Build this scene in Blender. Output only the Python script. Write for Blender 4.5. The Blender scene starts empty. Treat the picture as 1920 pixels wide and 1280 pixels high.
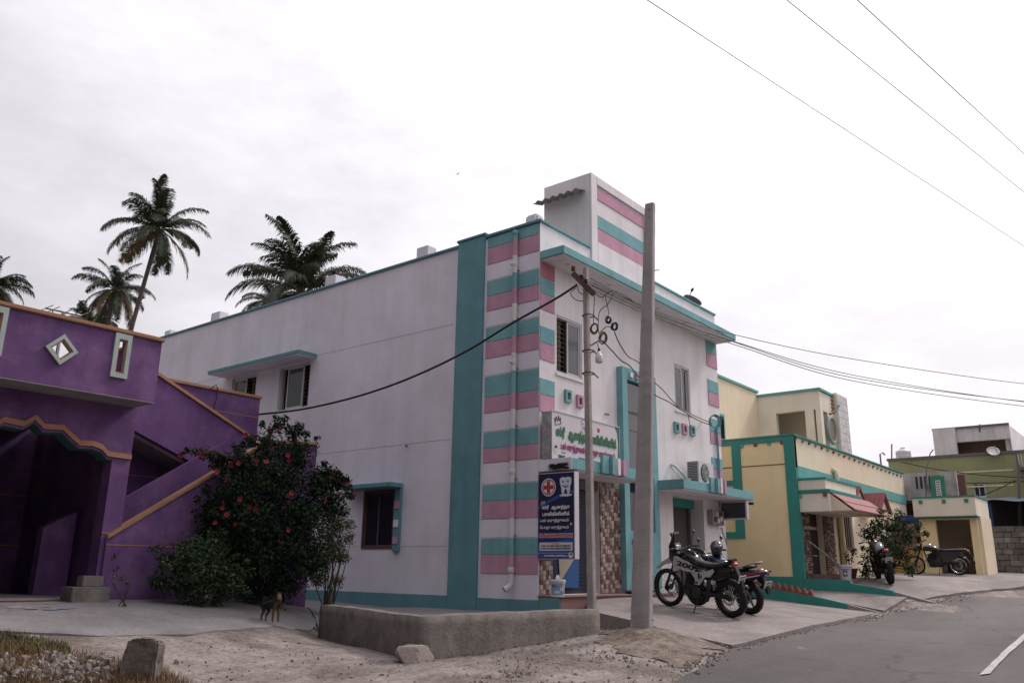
import bpy, bmesh, math, random
import numpy as np
from mathutils import Vector, Matrix, Euler, noise as mnoise
R = math.radians
rng = random.Random(7)
scene = bpy.context.scene
col = scene.collection

# ------------------------------------------------------------------ camera
FPX = 1544.1; YAW, PITCH, ROLL = R(39.026), R(15.391), R(0.8175)
CAM = Vector((-12.9915, -9.8047, 0.775))
_F = Vector((math.cos(PITCH)*math.cos(YAW), math.cos(PITCH)*math.sin(YAW), math.sin(PITCH)))
_r = Vector((math.sin(YAW), -math.cos(YAW), 0)); _u = _r.cross(_F)
_RT = math.cos(ROLL)*_r + math.sin(ROLL)*_u
_UP = -math.sin(ROLL)*_r + math.cos(ROLL)*_u
cd = bpy.data.cameras.new('camera'); cam = bpy.data.objects.new('camera', cd); col.objects.link(cam)
cd.sensor_width = 36; cd.lens = FPX/1920*36; cd.clip_start = 0.05; cd.clip_end = 3000
cam.matrix_world = Matrix(((_RT.x, _UP.x, -_F.x, CAM.x), (_RT.y, _UP.y, -_F.y, CAM.y), (_RT.z, _UP.z, -_F.z, CAM.z), (0, 0, 0, 1)))
scene.camera = cam

# ------------------------------------------------------------------ light
SUN_AZ, SUN_EL = R(-16), R(45)          # world angle measured from +X (along the clinic front)
SUN = Vector((math.cos(SUN_AZ)*math.cos(SUN_EL), math.sin(SUN_AZ)*math.cos(SUN_EL), math.sin(SUN_EL)))
w = bpy.data.worlds.new('World'); scene.world = w; w.use_nodes = True
nt = w.node_tree; nt.nodes.clear()
def wn(t, **k):
    n = nt.nodes.new(t)
    for a, b in k.items(): setattr(n, a, b)
    return n
def wmath(op, a, b=None, clamp=False):
    n = wn('ShaderNodeMath', operation=op); n.use_clamp = clamp
    for i, v in enumerate((a, b)):
        if v is None: continue
        if isinstance(v, (int, float)): n.inputs[i].default_value = v
        else: nt.links.new(v, n.inputs[i])
    return n.outputs[0]
out = wn('ShaderNodeOutputWorld'); bg1 = wn('ShaderNodeBackground'); bg2 = wn('ShaderNodeBackground'); mx = wn('ShaderNodeMixShader')
sky = wn('ShaderNodeTexSky', sky_type='NISHITA', sun_disc=False, sun_elevation=SUN_EL, sun_rotation=math.pi/2-SUN_AZ, dust_density=4.0, air_density=1.2)
nt.links.new(sky.outputs[0], bg1.inputs[0]); bg1.inputs[1].default_value = 0.09
tc = wn('ShaderNodeTexCoord')
nrm = wn('ShaderNodeVectorMath', operation='NORMALIZE'); nt.links.new(tc.outputs['Generated'], nrm.inputs[0])
dot = wn('ShaderNodeVectorMath', operation='DOT_PRODUCT'); nt.links.new(nrm.outputs[0], dot.inputs[0]); dot.inputs[1].default_value = SUN
lum = wmath('MAXIMUM', wmath('ADD', wmath('MULTIPLY', dot.outputs['Value'], 0.62), 0.615), 0.33)          # thin cloud is brighter towards the veiled sun
mp = wn('ShaderNodeMapping'); mp.inputs['Scale'].default_value = (1.5, 1.5, 3.6); mp.inputs['Location'].default_value = (-2.3, 5.1, 0.7); nt.links.new(nrm.outputs[0], mp.inputs[0])
cn = wn('ShaderNodeTexNoise'); cn.inputs['Scale'].default_value = 2.1; cn.inputs['Detail'].default_value = 8; cn.inputs['Roughness'].default_value = 0.62
nt.links.new(mp.outputs[0], cn.inputs[0])
cr = wn('ShaderNodeMapRange'); cr.inputs[1].default_value = 0.38; cr.inputs[2].default_value = 0.66; cr.inputs[3].default_value = 0.82; cr.inputs[4].default_value = 1.05
nt.links.new(cn.outputs[0], cr.inputs[0])
sepz = wn('ShaderNodeSeparateXYZ'); nt.links.new(nrm.outputs[0], sepz.inputs[0])
el_f = wmath('ADD', wmath('MULTIPLY', wmath('MAXIMUM', sepz.outputs[2], 0.0), 0.42), 0.80)   # overcast: the zenith outshines the horizon
lum2 = wmath('MULTIPLY', wmath('MULTIPLY', lum, el_f), cr.outputs[0])
cc = wn('ShaderNodeVectorMath', operation='SCALE'); cc.inputs[0].default_value = (1.0, 0.955, 1.015); nt.links.new(lum2, cc.inputs['Scale'])
nt.links.new(cc.outputs[0], bg2.inputs[0]); bg2.inputs[1].default_value = 1.0
mx.inputs[0].default_value = 0.93
nt.links.new(bg1.outputs[0], mx.inputs[1]); nt.links.new(bg2.outputs[0], mx.inputs[2]); nt.links.new(mx.outputs[0], out.inputs[0])
sd = bpy.data.lights.new('sun', 'SUN'); so = bpy.data.objects.new('sun', sd); col.objects.link(so)
sd.energy = 1.8; sd.angle = R(11); sd.color = (1.0, 0.93, 0.87)
so.rotation_euler = SUN.to_track_quat('Z', 'Y').to_euler(); so.location = (10, 4, 30)
scene.view_settings.view_transform = 'Standard'; scene.view_settings.look = 'None'
scene.view_settings.exposure = 0.28; scene.view_settings.gamma = 1.0
scene.cycles.max_bounces = 6; scene.cycles.diffuse_bounces = 2; scene.cycles.glossy_bounces = 3; scene.cycles.transparent_max_bounces = 6
scene.cycles.use_adaptive_sampling = True

# ------------------------------------------------------------------ pixel helpers
def ray(x, y):
    d = _F + _RT*((x-960)/FPX) - _UP*((y-640)/FPX)
    return d/math.hypot(d.x, d.y)
def pl(ax, val, x, y):                       # pixel -> point on an axis plane
    d = ray(x, y); return CAM + d*((val-CAM[ax])/d[ax])
def at(t, x, y): return CAM + ray(x, y)*t    # pixel -> point at horizontal distance t
def ppm(p):                                  # pixels per metre at p
    return FPX/((Vector(p)-CAM).dot(_F))

# ------------------------------------------------------------------ materials
MATS = {}
def mat(name, c, rough=0.85, var=0.10, vs=1.3, bump=0.12, bs=45.0, streak=0.0, metal=0.0, spec=0.35, emit=0.0, c2=None, c2s=3.0, c2t=(0.45, 0.62), stretch=None, coat=0.0, speck=0.0, specks=13.0, crack=0.0):
    m = bpy.data.materials.new(name); m.use_nodes = True; t = m.node_tree; b = t.nodes['Principled BSDF']
    b.inputs['Roughness'].default_value = rough; b.inputs['Metallic'].default_value = metal
    b.inputs['Specular IOR Level'].default_value = spec
    if coat: b.inputs['Coat Weight'].default_value = coat; b.inputs['Coat Roughness'].default_value = 0.08
    L = t.links.new
    geo = t.nodes.new('ShaderNodeNewGeometry')
    def noise(scale, detail=5, rgh=0.6, vec=None):
        n = t.nodes.new('ShaderNodeTexNoise'); n.inputs['Scale'].default_value = scale; n.inputs['Detail'].default_value = detail; n.inputs['Roughness'].default_value = rgh
        L(vec or geo.outputs['Position'], n.inputs['Vector']); return n.outputs[0]
    def rangeof(v, a, b_, lo, hi):
        n = t.nodes.new('ShaderNodeMapRange'); n.inputs[1].default_value = a; n.inputs[2].default_value = b_; n.inputs[3].default_value = lo; n.inputs[4].default_value = hi
        L(v, n.inputs[0]); return n.outputs[0]
    vec = geo.outputs['Position']
    if stretch:
        mpn = t.nodes.new('ShaderNodeMapping'); mpn.inputs['Scale'].default_value = stretch; L(vec, mpn.inputs[0]); svec = mpn.outputs[0]
    else: svec = vec
    rgb = t.nodes.new('ShaderNodeRGB'); rgb.outputs[0].default_value = (*c, 1); cur = rgb.outputs[0]
    if c2:
        mixn = t.nodes.new('ShaderNodeMix'); mixn.data_type = 'RGBA'
        L(rangeof(noise(c2s, 6, 0.65, svec), c2t[0], c2t[1], 0, 1), mixn.inputs[0]); L(cur, mixn.inputs[6]); mixn.inputs[7].default_value = (*c2, 1); cur = mixn.outputs[2]
    if var:
        f = rangeof(noise(vs, 7, 0.62, svec), 0.3, 0.7, 1-var, 1+var)
        s = t.nodes.new('ShaderNodeVectorMath'); s.operation = 'SCALE'; L(cur, s.inputs[0]); L(f, s.inputs['Scale']); cur = s.outputs[0]
    if speck:
        f = rangeof(noise(specks, 9, 0.85), 0.38, 0.53, 1-speck, 1.06)
        s = t.nodes.new('ShaderNodeVectorMath'); s.operation = 'SCALE'; L(cur, s.inputs[0]); L(f, s.inputs['Scale']); cur = s.outputs[0]
    if crack:
        wv = t.nodes.new('ShaderNodeVectorMath'); wv.operation = 'MULTIPLY_ADD'; nz = t.nodes.new('ShaderNodeTexNoise'); nz.inputs['Scale'].default_value = 2.5; nz.inputs['Detail'].default_value = 6; L(vec, nz.inputs['Vector'])
        L(nz.outputs['Color'], wv.inputs[0]); wv.inputs[1].default_value = (.55, .55, .55); L(vec, wv.inputs[2])
        vo = t.nodes.new('ShaderNodeTexVoronoi'); vo.feature = 'DISTANCE_TO_EDGE'; vo.inputs['Scale'].default_value = crack; L(wv.outputs[0], vo.inputs['Vector'])
        cf = t.nodes.new('ShaderNodeMath'); cf.operation = 'MAXIMUM'; L(rangeof(vo.outputs['Distance'], 0.002, 0.012, 0.68, 1.0), cf.inputs[0]); L(rangeof(noise(.7, 3), .45, .55, 0.4, 1.0), cf.inputs[1])
        s = t.nodes.new('ShaderNodeVectorMath'); s.operation = 'SCALE'; L(cur, s.inputs[0]); L(cf.outputs[0], s.inputs['Scale']); cur = s.outputs[0]
    if streak:
        mpn = t.nodes.new('ShaderNodeMapping'); mpn.inputs['Scale'].default_value = (2.6, 2.6, 0.16); L(vec, mpn.inputs[0])
        f = rangeof(noise(1.0, 6, 0.7, mpn.outputs[0]), 0.45, 0.80, 1.0, 1-streak*1.3)
        s = t.nodes.new('ShaderNodeVectorMath'); s.operation = 'SCALE'; L(cur, s.inputs[0]); L(f, s.inputs['Scale']); cur = s.outputs[0]
    L(cur, b.inputs['Base Color'])
    if bump:
        bn = t.nodes.new('ShaderNodeBump'); bn.inputs['Strength'].default_value = bump; bn.inputs['Distance'].default_value = 0.02
        L(noise(bs, 6, 0.7), bn.inputs['Height']); L(bn.outputs[0], b.inputs['Normal'])
    if emit:
        b.inputs['Emission Color'].default_value = (*c, 1); b.inputs['Emission Strength'].default_value = emit
    MATS[name] = m; return m

mat('wall_lilac', (0.745, 0.705, 0.785), 0.9, 0.08, 0.8, 0.35, 38, streak=0.09, c2=(0.66, 0.62, 0.69), c2s=0.6, c2t=(0.48, 0.72))
mat('wall_white', (0.80, 0.76, 0.775), 0.9, 0.08, 1.1, 0.25, 38, streak=0.14, c2=(0.72, 0.68, 0.69), c2s=0.6, c2t=(0.48, 0.68))
mat('teal', (0.125, 0.275, 0.315), 0.8, 0.12, 1.6, 0.15, 45, streak=0.12)
mat('teal_light', (0.18, 0.385, 0.41), 0.85, 0.13, 2.2, 0.2, 45, streak=0.15)
mat('pink', (0.52, 0.285, 0.385), 0.88, 0.13, 2.2, 0.2, 45, streak=0.15)
mat('pink_deep', (0.42, 0.17, 0.225), 0.85, 0.10, 2.2, 0.15, 45)
mat('purple', (0.125, 0.058, 0.170), 0.88, 0.2, 1.6, 0.35, 30, streak=0.22, c2=(0.18, 0.094, 0.22), c2s=1.4)
mat('purple_dark', (0.085, 0.03, 0.12), 0.88, 0.14, 1.6, 0.25, 30)
mat('orange', (0.33, 0.175, 0.105), 0.85, 0.14, 3, 0.15, 45)
mat('sea_green', (0.36, 0.42, 0.40), 0.85, 0.10, 3, 0.12, 45)
mat('dark_green', (0.04, 0.11, 0.09), 0.85, 0.10, 3, 0.12, 45)
mat('cement', (0.20, 0.178, 0.165), 0.92, 0.25, 2.6, 0.9, 22, streak=0.2, c2=(0.145, 0.125, 0.112), c2s=3.4)
mat('cement_light', (0.30, 0.275, 0.265), 0.92, 0.16, 2.5, 0.4, 30, streak=0.2)
mat('joint_line', (0.40, 0.37, 0.41), 0.95, 0.1, 3, 0)
mat('concrete_floor', (0.205, 0.19, 0.195), 0.85, 0.16, 0.8, 0.25, 30, c2=(0.17, 0.155, 0.155), c2s=0.9, speck=0.25, crack=0.5)
mat('concrete_slab', (0.255, 0.222, 0.21), 0.8, 0.16, 0.9, 0.3, 26, c2=(0.185, 0.158, 0.15), c2s=0.8, speck=0.25, crack=0.8)
mat('dirt', (0.285, 0.245, 0.226), 0.95, 0.28, 3.2, 1.0, 16, c2=(0.165, 0.132, 0.115), c2s=0.75, c2t=(0.45, 0.62), speck=0.55)
mat('earth', (0.225, 0.182, 0.155), 0.95, 0.3, 3.0, 1.0, 18, c2=(0.13, 0.09, 0.065), c2s=2.5, speck=0.6)
mat('asphalt', (0.135, 0.118, 0.117), 0.82, 0.26, 0.45, 1.0, 75, c2=(0.17, 0.15, 0.145), c2s=0.35, stretch=(0.35, 1, 1), speck=0.35, specks=45, crack=0.22)
mat('road_paint', (0.50, 0.46, 0.44), 0.8, 0.2, 4, 0.4, 50, c2=(0.24, 0.22, 0.21), c2s=14, c2t=(0.50, 0.66))
mat('rubble', (0.27, 0.24, 0.23), 0.95, 0.3, 9, 0.6, 30)
mat('rock', (0.35, 0.30, 0.275), 0.95, 0.25, 5, 0.8, 22, c2=(0.23, 0.19, 0.17), c2s=5)
mat('granite_post', (0.20, 0.165, 0.145), 0.95, 0.3, 6, 0.9, 26, c2=(0.11, 0.09, 0.08), c2s=7)
mat('step_stone', (0.25, 0.135, 0.13), 0.6, 0.15, 3, 0.15, 40)
mat('glass', (0.012, 0.014, 0.018), 0.06, 0, bump=0, spec=0.6)
mat('glass_grey', (0.05, 0.052, 0.06), 0.10, 0.1, 1.0, bump=0.01, bs=1.5, spec=0.7)
mat('aluminium', (0.55, 0.53, 0.53), 0.45, 0.05, 6, 0, spec=0.5)
mat('frame_brown', (0.10, 0.06, 0.05), 0.6, 0.1, 6, 0.05)
mat('frame_grey', (0.14, 0.13, 0.14), 0.6, 0.1, 6, 0.05)
mat('grille', (0.23, 0.185, 0.14), 0.6, 0.1, 8, 0.05)
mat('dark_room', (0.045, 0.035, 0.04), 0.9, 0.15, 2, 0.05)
mat('dark_panel', (0.10, 0.085, 0.08), 0.95, 0.2, 9, 0.1, stretch=(6, 6, 0.5))
mat('pvc', (0.62, 0.59, 0.60), 0.5, 0.06, 3, 0.05)
mat('tile_a', (0.30, 0.22, 0.19), 0.45, 0.2, 14, 0.15, 60)
mat('tile_b', (0.12, 0.06, 0.055), 0.45, 0.2, 14, 0.15, 60)
mat('tile_c', (0.42, 0.36, 0.33), 0.45, 0.2, 14, 0.15, 60)
mat('tile_d', (0.21, 0.13, 0.11), 0.45, 0.25, 20, 0.15, 60)
mat('sign_blue', (0.022, 0.028, 0.125), 0.5, 0, 1, 0, spec=0.4)
mat('sign_navy', (0.012, 0.014, 0.06), 0.5, 0, 1, 0, spec=0.4)
mat('sign_azure', (0.03, 0.085, 0.27), 0.5, 0, 1, 0, spec=0.4)
mat('sign_white', (0.60, 0.56, 0.60), 0.5, 0.04, 2, 0, spec=0.4)
mat('ink_white', (0.66, 0.62, 0.66), 0.6, 0, 1, 0)
mat('ink_red', (0.38, 0.035, 0.03), 0.6, 0, 1, 0)
mat('ink_green', (0.035, 0.15, 0.075), 0.6, 0, 1, 0)
mat('ink_magenta', (0.33, 0.05, 0.15), 0.6, 0, 1, 0)
mat('ink_black', (0.02, 0.02, 0.025), 0.6, 0, 1, 0)
mat('ink_grey', (0.12, 0.11, 0.15), 0.6, 0, 1, 0)
mat('ink_blue', (0.06, 0.17, 0.38), 0.6, 0, 1, 0)
mat('ink_violet', (0.10, 0.09, 0.26), 0.6, 0, 1, 0)
mat('tin', (0.36, 0.35, 0.36), 0.4, 0.25, 5, 0.5, 12, metal=0.6, c2=(0.5, 0.49, 0.5), c2s=6)
mat('asbestos', (0.30, 0.285, 0.275), 0.95, 0.2, 4, 0.3, 30)
mat('pole_concrete', (0.385, 0.35, 0.352), 0.92, 0.15, 2.2, 0.55, 30, streak=0.24)
mat('pole_old', (0.36, 0.325, 0.31), 0.92, 0.25, 3.0, 0.6, 35, streak=0.32)
mat('rust', (0.10, 0.05, 0.04), 0.9, 0.3, 12, 0.4, 40)
mat('steel', (0.30, 0.29, 0.29), 0.45, 0.1, 8, 0.1, metal=0.7)
mat('black_cable', (0.012, 0.011, 0.013), 0.6, 0, 1, 0)
mat('wire_copper', (0.17, 0.085, 0.05), 0.6, 0.1, 20, 0)
mat('wire_blue', (0.02, 0.035, 0.06), 0.6, 0, 1, 0)
mat('porcelain', (0.55, 0.53, 0.54), 0.3, 0.05, 5, 0)
mat('yellow', (0.87, 0.71, 0.42), 0.88, 0.07, 0.9, 0.2, 40, streak=0.06)
mat('cream', (0.80, 0.69, 0.52), 0.88, 0.08, 1.0, 0.2, 40, streak=0.08)
mat('cream_light', (0.82, 0.76, 0.64), 0.88, 0.08, 1.0, 0.2, 40, streak=0.08)
mat('yellow_deep', (0.50, 0.30, 0.07), 0.88, 0.08, 1.0, 0.2, 40)
mat('teal_vivid', (0.045, 0.25, 0.215), 0.75, 0.10, 2.0, 0.12, 45)
mat('teal_pale', (0.13, 0.37, 0.35), 0.8, 0.10, 2.0, 0.12, 45)
mat('tile_roof', (0.27, 0.09, 0.095), 0.7, 0.16, 4, 0.2, 40)
mat('brick_red', (0.26, 0.075, 0.055), 0.85, 0.2, 7, 0.3, 40)
mat('brick_a', (0.20, 0.125, 0.10), 0.8, 0.2, 12, 0.3, 40)
mat('brick_b', (0.12, 0.065, 0.05), 0.8, 0.2, 12, 0.3, 40)
mat('brick_c', (0.33, 0.25, 0.21), 0.8, 0.2, 12, 0.3, 40)
mat('green_wall', (0.31, 0.325, 0.17), 0.9, 0.10, 0.6, 0.1, 30, streak=0.12)
mat('grey_wall', (0.47, 0.44, 0.45), 0.95, 0.18, 1.2, 0.3, 20, streak=0.35, c2=(0.2, 0.18, 0.18), c2s=1.1, c2t=(0.5, 0.7))
mat('old_white', (0.68, 0.65, 0.66), 0.95, 0.14, 1.0, 0.2, 20, streak=0.3)
mat('block_a', (0.19, 0.17, 0.165), 0.95, 0.3, 3, 0.8, 18, c2=(0.10, 0.09, 0.09), c2s=1.3)
mat('block_b', (0.25, 0.23, 0.225), 0.95, 0.3, 3, 0.8, 18, c2=(0.16, 0.145, 0.14), c2s=1.6)
mat('block_brown', (0.30, 0.22, 0.17), 0.95, 0.25, 3, 0.6, 18)
mat('tarp_blue', (0.05, 0.09, 0.28), 0.6, 0.15, 4, 0.2, 12)
mat('sheet_roof', (0.05, 0.06, 0.085), 0.95, 0.2, 3, 0.1, 20)
mat('post_blue', (0.03, 0.06, 0.16), 0.6, 0.1, 5, 0.05)
mat('banner_green', (0.04, 0.20, 0.13), 0.6, 0.1, 3, 0.05)
mat('tank_white', (0.62, 0.60, 0.62), 0.5, 0.06, 2, 0.03)
mat('leaf', (0.036, 0.062, 0.030), 0.8, 0.6, 4, 0, spec=0.15)
mat('leaf_dark', (0.017, 0.031, 0.016), 0.8, 0.6, 4, 0, spec=0.15)
mat('leaf_olive', (0.075, 0.095, 0.04), 0.6, 0.5, 6, 0)
mat('leaf_yellow', (0.13, 0.12, 0.04), 0.6, 0.4, 6, 0)
mat('palm_leaf', (0.035, 0.048, 0.025), 0.5, 0.5, 1.2, 0, c2=(0.115, 0.085, 0.04), c2s=0.8, c2t=(0.56, 0.75))
mat('palm_dry', (0.14, 0.085, 0.045), 0.8, 0.4, 2, 0)
mat('palm_rib', (0.10, 0.10, 0.045), 0.6, 0.3, 3, 0)
mat('bark', (0.085, 0.068, 0.06), 0.95, 0.3, 3, 0.8, 14, stretch=(1, 1, 5))
mat('twig', (0.07, 0.055, 0.04), 0.95, 0.3, 8, 0.2)
mat('petal_red', (0.20, 0.012, 0.02), 0.6, 0.3, 30, 0)
mat('grass_dry', (0.17, 0.105, 0.05), 0.9, 0.4, 3, 0)
mat('grass_green', (0.085, 0.085, 0.035), 0.9, 0.4, 3, 0)
mat('rubber', (0.012, 0.011, 0.011), 0.75, 0.2, 20, 0.2, 80)
mat('black_plastic', (0.011, 0.011, 0.012), 0.45, 0.1, 9, 0, spec=0.4)
mat('black_gloss', (0.009, 0.009, 0.011), 0.16, 0, 1, 0, spec=0.6, coat=0.6)
mat('seat_vinyl', (0.012, 0.011, 0.012), 0.55, 0.1, 10, 0.1, 90, spec=0.5)
mat('bike_white', (0.44, 0.42, 0.44), 0.35, 0.06, 6, 0, coat=0.4)
mat('bike_blue', (0.016, 0.020, 0.055), 0.2, 0, 1, 0, coat=0.7)
mat('bike_grey', (0.085, 0.08, 0.09), 0.3, 0, 1, 0, metal=0.5, coat=0.5)
mat('engine_metal', (0.045, 0.043, 0.043), 0.5, 0.2, 12, 0.1, metal=0.5)
mat('chrome', (0.55, 0.54, 0.55), 0.18, 0.05, 8, 0, metal=1.0)
mat('tail_red', (0.55, 0.02, 0.02), 0.2, 0, 1, 0, spec=0.6, coat=0.5)
mat('rim_red', (0.09, 0.012, 0.012), 0.4, 0, 1, 0)
mat('plate_white', (0.55, 0.53, 0.52), 0.5, 0.1, 20, 0)
mat('bucket_white', (0.58, 0.57, 0.60), 0.45, 0.06, 6, 0.03)
mat('bucket_blue', (0.20, 0.33, 0.48), 0.45, 0.1, 12, 0)
mat('poster_blue', (0.02, 0.09, 0.25), 0.5, 0.1, 3, 0)
mat('poster_beige', (0.40, 0.36, 0.29), 0.5, 0.06, 3, 0)
mat('shutter_navy', (0.020, 0.020, 0.045), 0.5, 0.15, 5, 0.05)
mat('terracotta', (0.10, 0.045, 0.035), 0.85, 0.15, 7, 0.1)
mat('fur_black', (0.014, 0.012, 0.011), 0.9, 0.3, 25, 0.3, 90)
mat('fur_tan', (0.11, 0.065, 0.04), 0.9, 0.25, 25, 0.3, 90)
mat('mosaic', (0.66, 0.64, 0.64), 0.6, 0.2, 5, 0.3, 12, c2=(0.5, 0.49, 0.5), c2s=9)
mat('kolam_blue', (0.12, 0.16, 0.25), 0.9, 0.2, 12, 0.1, c2=(0.19, 0.175, 0.18), c2s=16, c2t=(0.38, 0.55))
mat('kolam_pink', (0.25, 0.17, 0.15), 0.9, 0.2, 12, 0.1, c2=(0.19, 0.175, 0.18), c2s=16, c2t=(0.38, 0.55))
mat('kolam_white', (0.30, 0.28, 0.28), 0.9, 0.2, 12, 0.1, c2=(0.19, 0.175, 0.18), c2s=16, c2t=(0.38, 0.55))
mat('lamp_glass', (0.62, 0.60, 0.55), 0.25, 0.05, 5, 0)
mat('ac_white', (0.58, 0.56, 0.56), 0.5, 0.05, 4, 0.03)
mat('roof_slab', (0.30, 0.28, 0.27), 0.95, 0.2, 2, 0.3, 20)
# ------------------------------------------------------------------ mesh builder
WORLD_ROOTS = set()
class MB:
    def __init__(s): s.v = []; s.f = []; s.mi = []; s.m = 0
    def add(s, vs, fs):
        o = len(s.v); s.v += [tuple(p) for p in vs]
        for f in fs: s.f.append([i+o for i in f]); s.mi.append(s.m)
        return s
    def box(s, x0, x1, y0, y1, z0, z1):
        x0, x1 = min(x0, x1), max(x0, x1); y0, y1 = min(y0, y1), max(y0, y1); z0, z1 = min(z0, z1), max(z0, z1)
        return s.add([(x, y, z) for z in (z0, z1) for y in (y0, y1) for x in (x0, x1)],
                     [(0, 2, 3, 1), (4, 5, 7, 6), (0, 1, 5, 4), (2, 6, 7, 3), (0, 4, 6, 2), (1, 3, 7, 5)])
    def obox(s, c, a, b, d):                     # oriented box: centre and three half-axes
        c, a, b, d = Vector(c), Vector(a), Vector(b), Vector(d)
        return s.add([c+a*i+b*j+d*k for k in (-1, 1) for j in (-1, 1) for i in (-1, 1)],
                     [(0, 2, 3, 1), (4, 5, 7, 6), (0, 1, 5, 4), (2, 6, 7, 3), (0, 4, 6, 2), (1, 3, 7, 5)])
    def prism(s, pts, d):                        # polygon extruded by d
        d = Vector(d); n = len(pts); P = [Vector(p) for p in pts]
        return s.add(P+[p+d for p in P], [list(range(n))[::-1], list(range(n, 2*n))]+[(i, (i+1) % n, n+(i+1) % n, n+i) for i in range(n)])
    def tube(s, path, r, n=8, caps=True):
        P = [Vector(p) for p in path]; k = len(P)
        rad = r if isinstance(r, (list, tuple)) else [r]*k
        T = [(P[min(i+1, k-1)]-P[max(i-1, 0)]).normalized() for i in range(k)]
        up = Vector((0, 0, 1)) if abs(T[0].z) < 0.9 else Vector((1, 0, 0))
        a = T[0].cross(up).normalized(); vs = []
        for i in range(k):
            a = (a-T[i]*a.dot(T[i])).normalized(); b = T[i].cross(a)
            for j in range(n):
                th = 2*math.pi*j/n; vs.append(P[i]+(a*math.cos(th)+b*math.sin(th))*rad[i])
        fs = [(i*n+j, i*n+(j+1) % n, (i+1)*n+(j+1) % n, (i+1)*n+j) for i in range(k-1) for j in range(n)]
        if caps: fs += [list(range(n))[::-1], list(range((k-1)*n, k*n))]
        return s.add(vs, fs)
    def lathe(s, prof, c, axis=(0, 0, 1), n=16, caps=True):
        c = Vector(c); ax = Vector(axis).normalized()
        a = ax.orthogonal().normalized(); b = ax.cross(a); vs = []
        for r, h in prof:
            for j in range(n):
                th = 2*math.pi*j/n; vs.append(c+ax*h+(a*math.cos(th)+b*math.sin(th))*r)
        k = len(prof)
        fs = [(i*n+j, i*n+(j+1) % n, (i+1)*n+(j+1) % n, (i+1)*n+j) for i in range(k-1) for j in range(n)]
        if caps: fs += [list(range(n))[::-1], list(range((k-1)*n, k*n))]
        return s.add(vs, fs)
    def torus(s, c, axis, Rr, r, n=32, m=10, flat=1.0):
        c = Vector(c); ax = Vector(axis).normalized(); a = ax.orthogonal().normalized(); b = ax.cross(a); vs = []
        for i in range(n):
            th = 2*math.pi*i/n; d = a*math.cos(th)+b*math.sin(th)
            for j in range(m):
                ph = 2*math.pi*j/m; vs.append(c+d*(Rr+r*math.cos(ph))+ax*(r*flat*math.sin(ph)))
        return s.add(vs, [(i*m+j, i*m+(j+1) % m, ((i+1) % n)*m+(j+1) % m, ((i+1) % n)*m+j) for i in range(n) for j in range(m)])
    def loft(s, secs, n=16, pw=2.4):              # sections (x, y, z, half-width y, half-height z), along x
        vs = []
        for (x, y, z, a, b) in secs:
            for j in range(n):
                th = 2*math.pi*j/n; cx, sx = math.cos(th), math.sin(th)
                vs.append((x, y+a*math.copysign(abs(cx)**(2/pw), cx), z+b*math.copysign(abs(sx)**(2/pw), sx)))
        k = len(secs)
        fs = [(i*n+j, i*n+(j+1) % n, (i+1)*n+(j+1) % n, (i+1)*n+j) for i in range(k-1) for j in range(n)]
        fs += [list(range(n))[::-1], list(range((k-1)*n, k*n))]
        return s.add(vs, fs)
    def mesh(s, name, mats, smooth=False, bevel=0.0, origin=None):
        me = bpy.data.meshes.new(name)
        o = Vector(origin) if origin is not None else Vector()
        me.from_pydata([(p[0]-o.x, p[1]-o.y, p[2]-o.z) for p in s.v], [], s.f)
        for m in (mats if isinstance(mats, (list, tuple)) else [mats]): me.materials.append(MATS[m] if isinstance(m, str) else m)
        if any(s.mi): me.polygons.foreach_set('material_index', s.mi)
        bm = bmesh.new(); bm.from_mesh(me)
        bmesh.ops.recalc_face_normals(bm, faces=bm.faces)
        if bevel:
            es = [e for e in bm.edges if len(e.link_faces) == 2 and e.calc_face_angle(0) > 0.6]
            bmesh.ops.bevel(bm, geom=es, offset=bevel, segments=2, affect='EDGES', clamp_overlap=True)
        bm.to_mesh(me); bm.free()
        if smooth: me.polygons.foreach_set('use_smooth', [True]*len(me.polygons))
        me.update(); return me
    def build(s, name, mats, parent=None, smooth=False, bevel=0.0):
        if parent is None:
            a = np.array(s.v); o = ((a[:, 0].min()+a[:, 0].max())/2, (a[:, 1].min()+a[:, 1].max())/2, a[:, 2].min())
            ob = bpy.data.objects.new(name, s.mesh(name, mats, smooth, bevel, o)); ob.location = o
        else:
            ob = bpy.data.objects.new(name, s.mesh(name, mats, smooth, bevel)); ob.parent = parent
            if parent.name in WORLD_ROOTS: ob.matrix_parent_inverse = parent.matrix_basis.inverted()
        col.objects.link(ob); return ob

def tag(o, label, cat, group=None):
    o['label'] = label; o['category'] = cat
    if group: o['group'] = group
    return o
def kind(o, k): o['kind'] = k; return o
def thing(name, label, cat, loc=(0, 0, 0), group=None, world=True, rot=(0, 0, 0)):
    o = bpy.data.objects.new(name, None); col.objects.link(o); o.empty_display_size = 0.2
    o.location = loc; o.rotation_euler = rot; o.matrix_basis = Matrix.LocRotScale(Vector(loc), Euler(rot), None)
    if world: WORLD_ROOTS.add(o.name)
    return tag(o, label, cat, group)
def put(me, name, M, parent):                      # shared mesh data, placed by a world matrix
    o = bpy.data.objects.new(name, me); o.parent = parent
    if parent is not None and parent.name in WORLD_ROOTS: o.matrix_parent_inverse = parent.matrix_basis.inverted()
    o.matrix_basis = M; col.objects.link(o); return o
def B(*a): return MB().box(*a)

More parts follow.
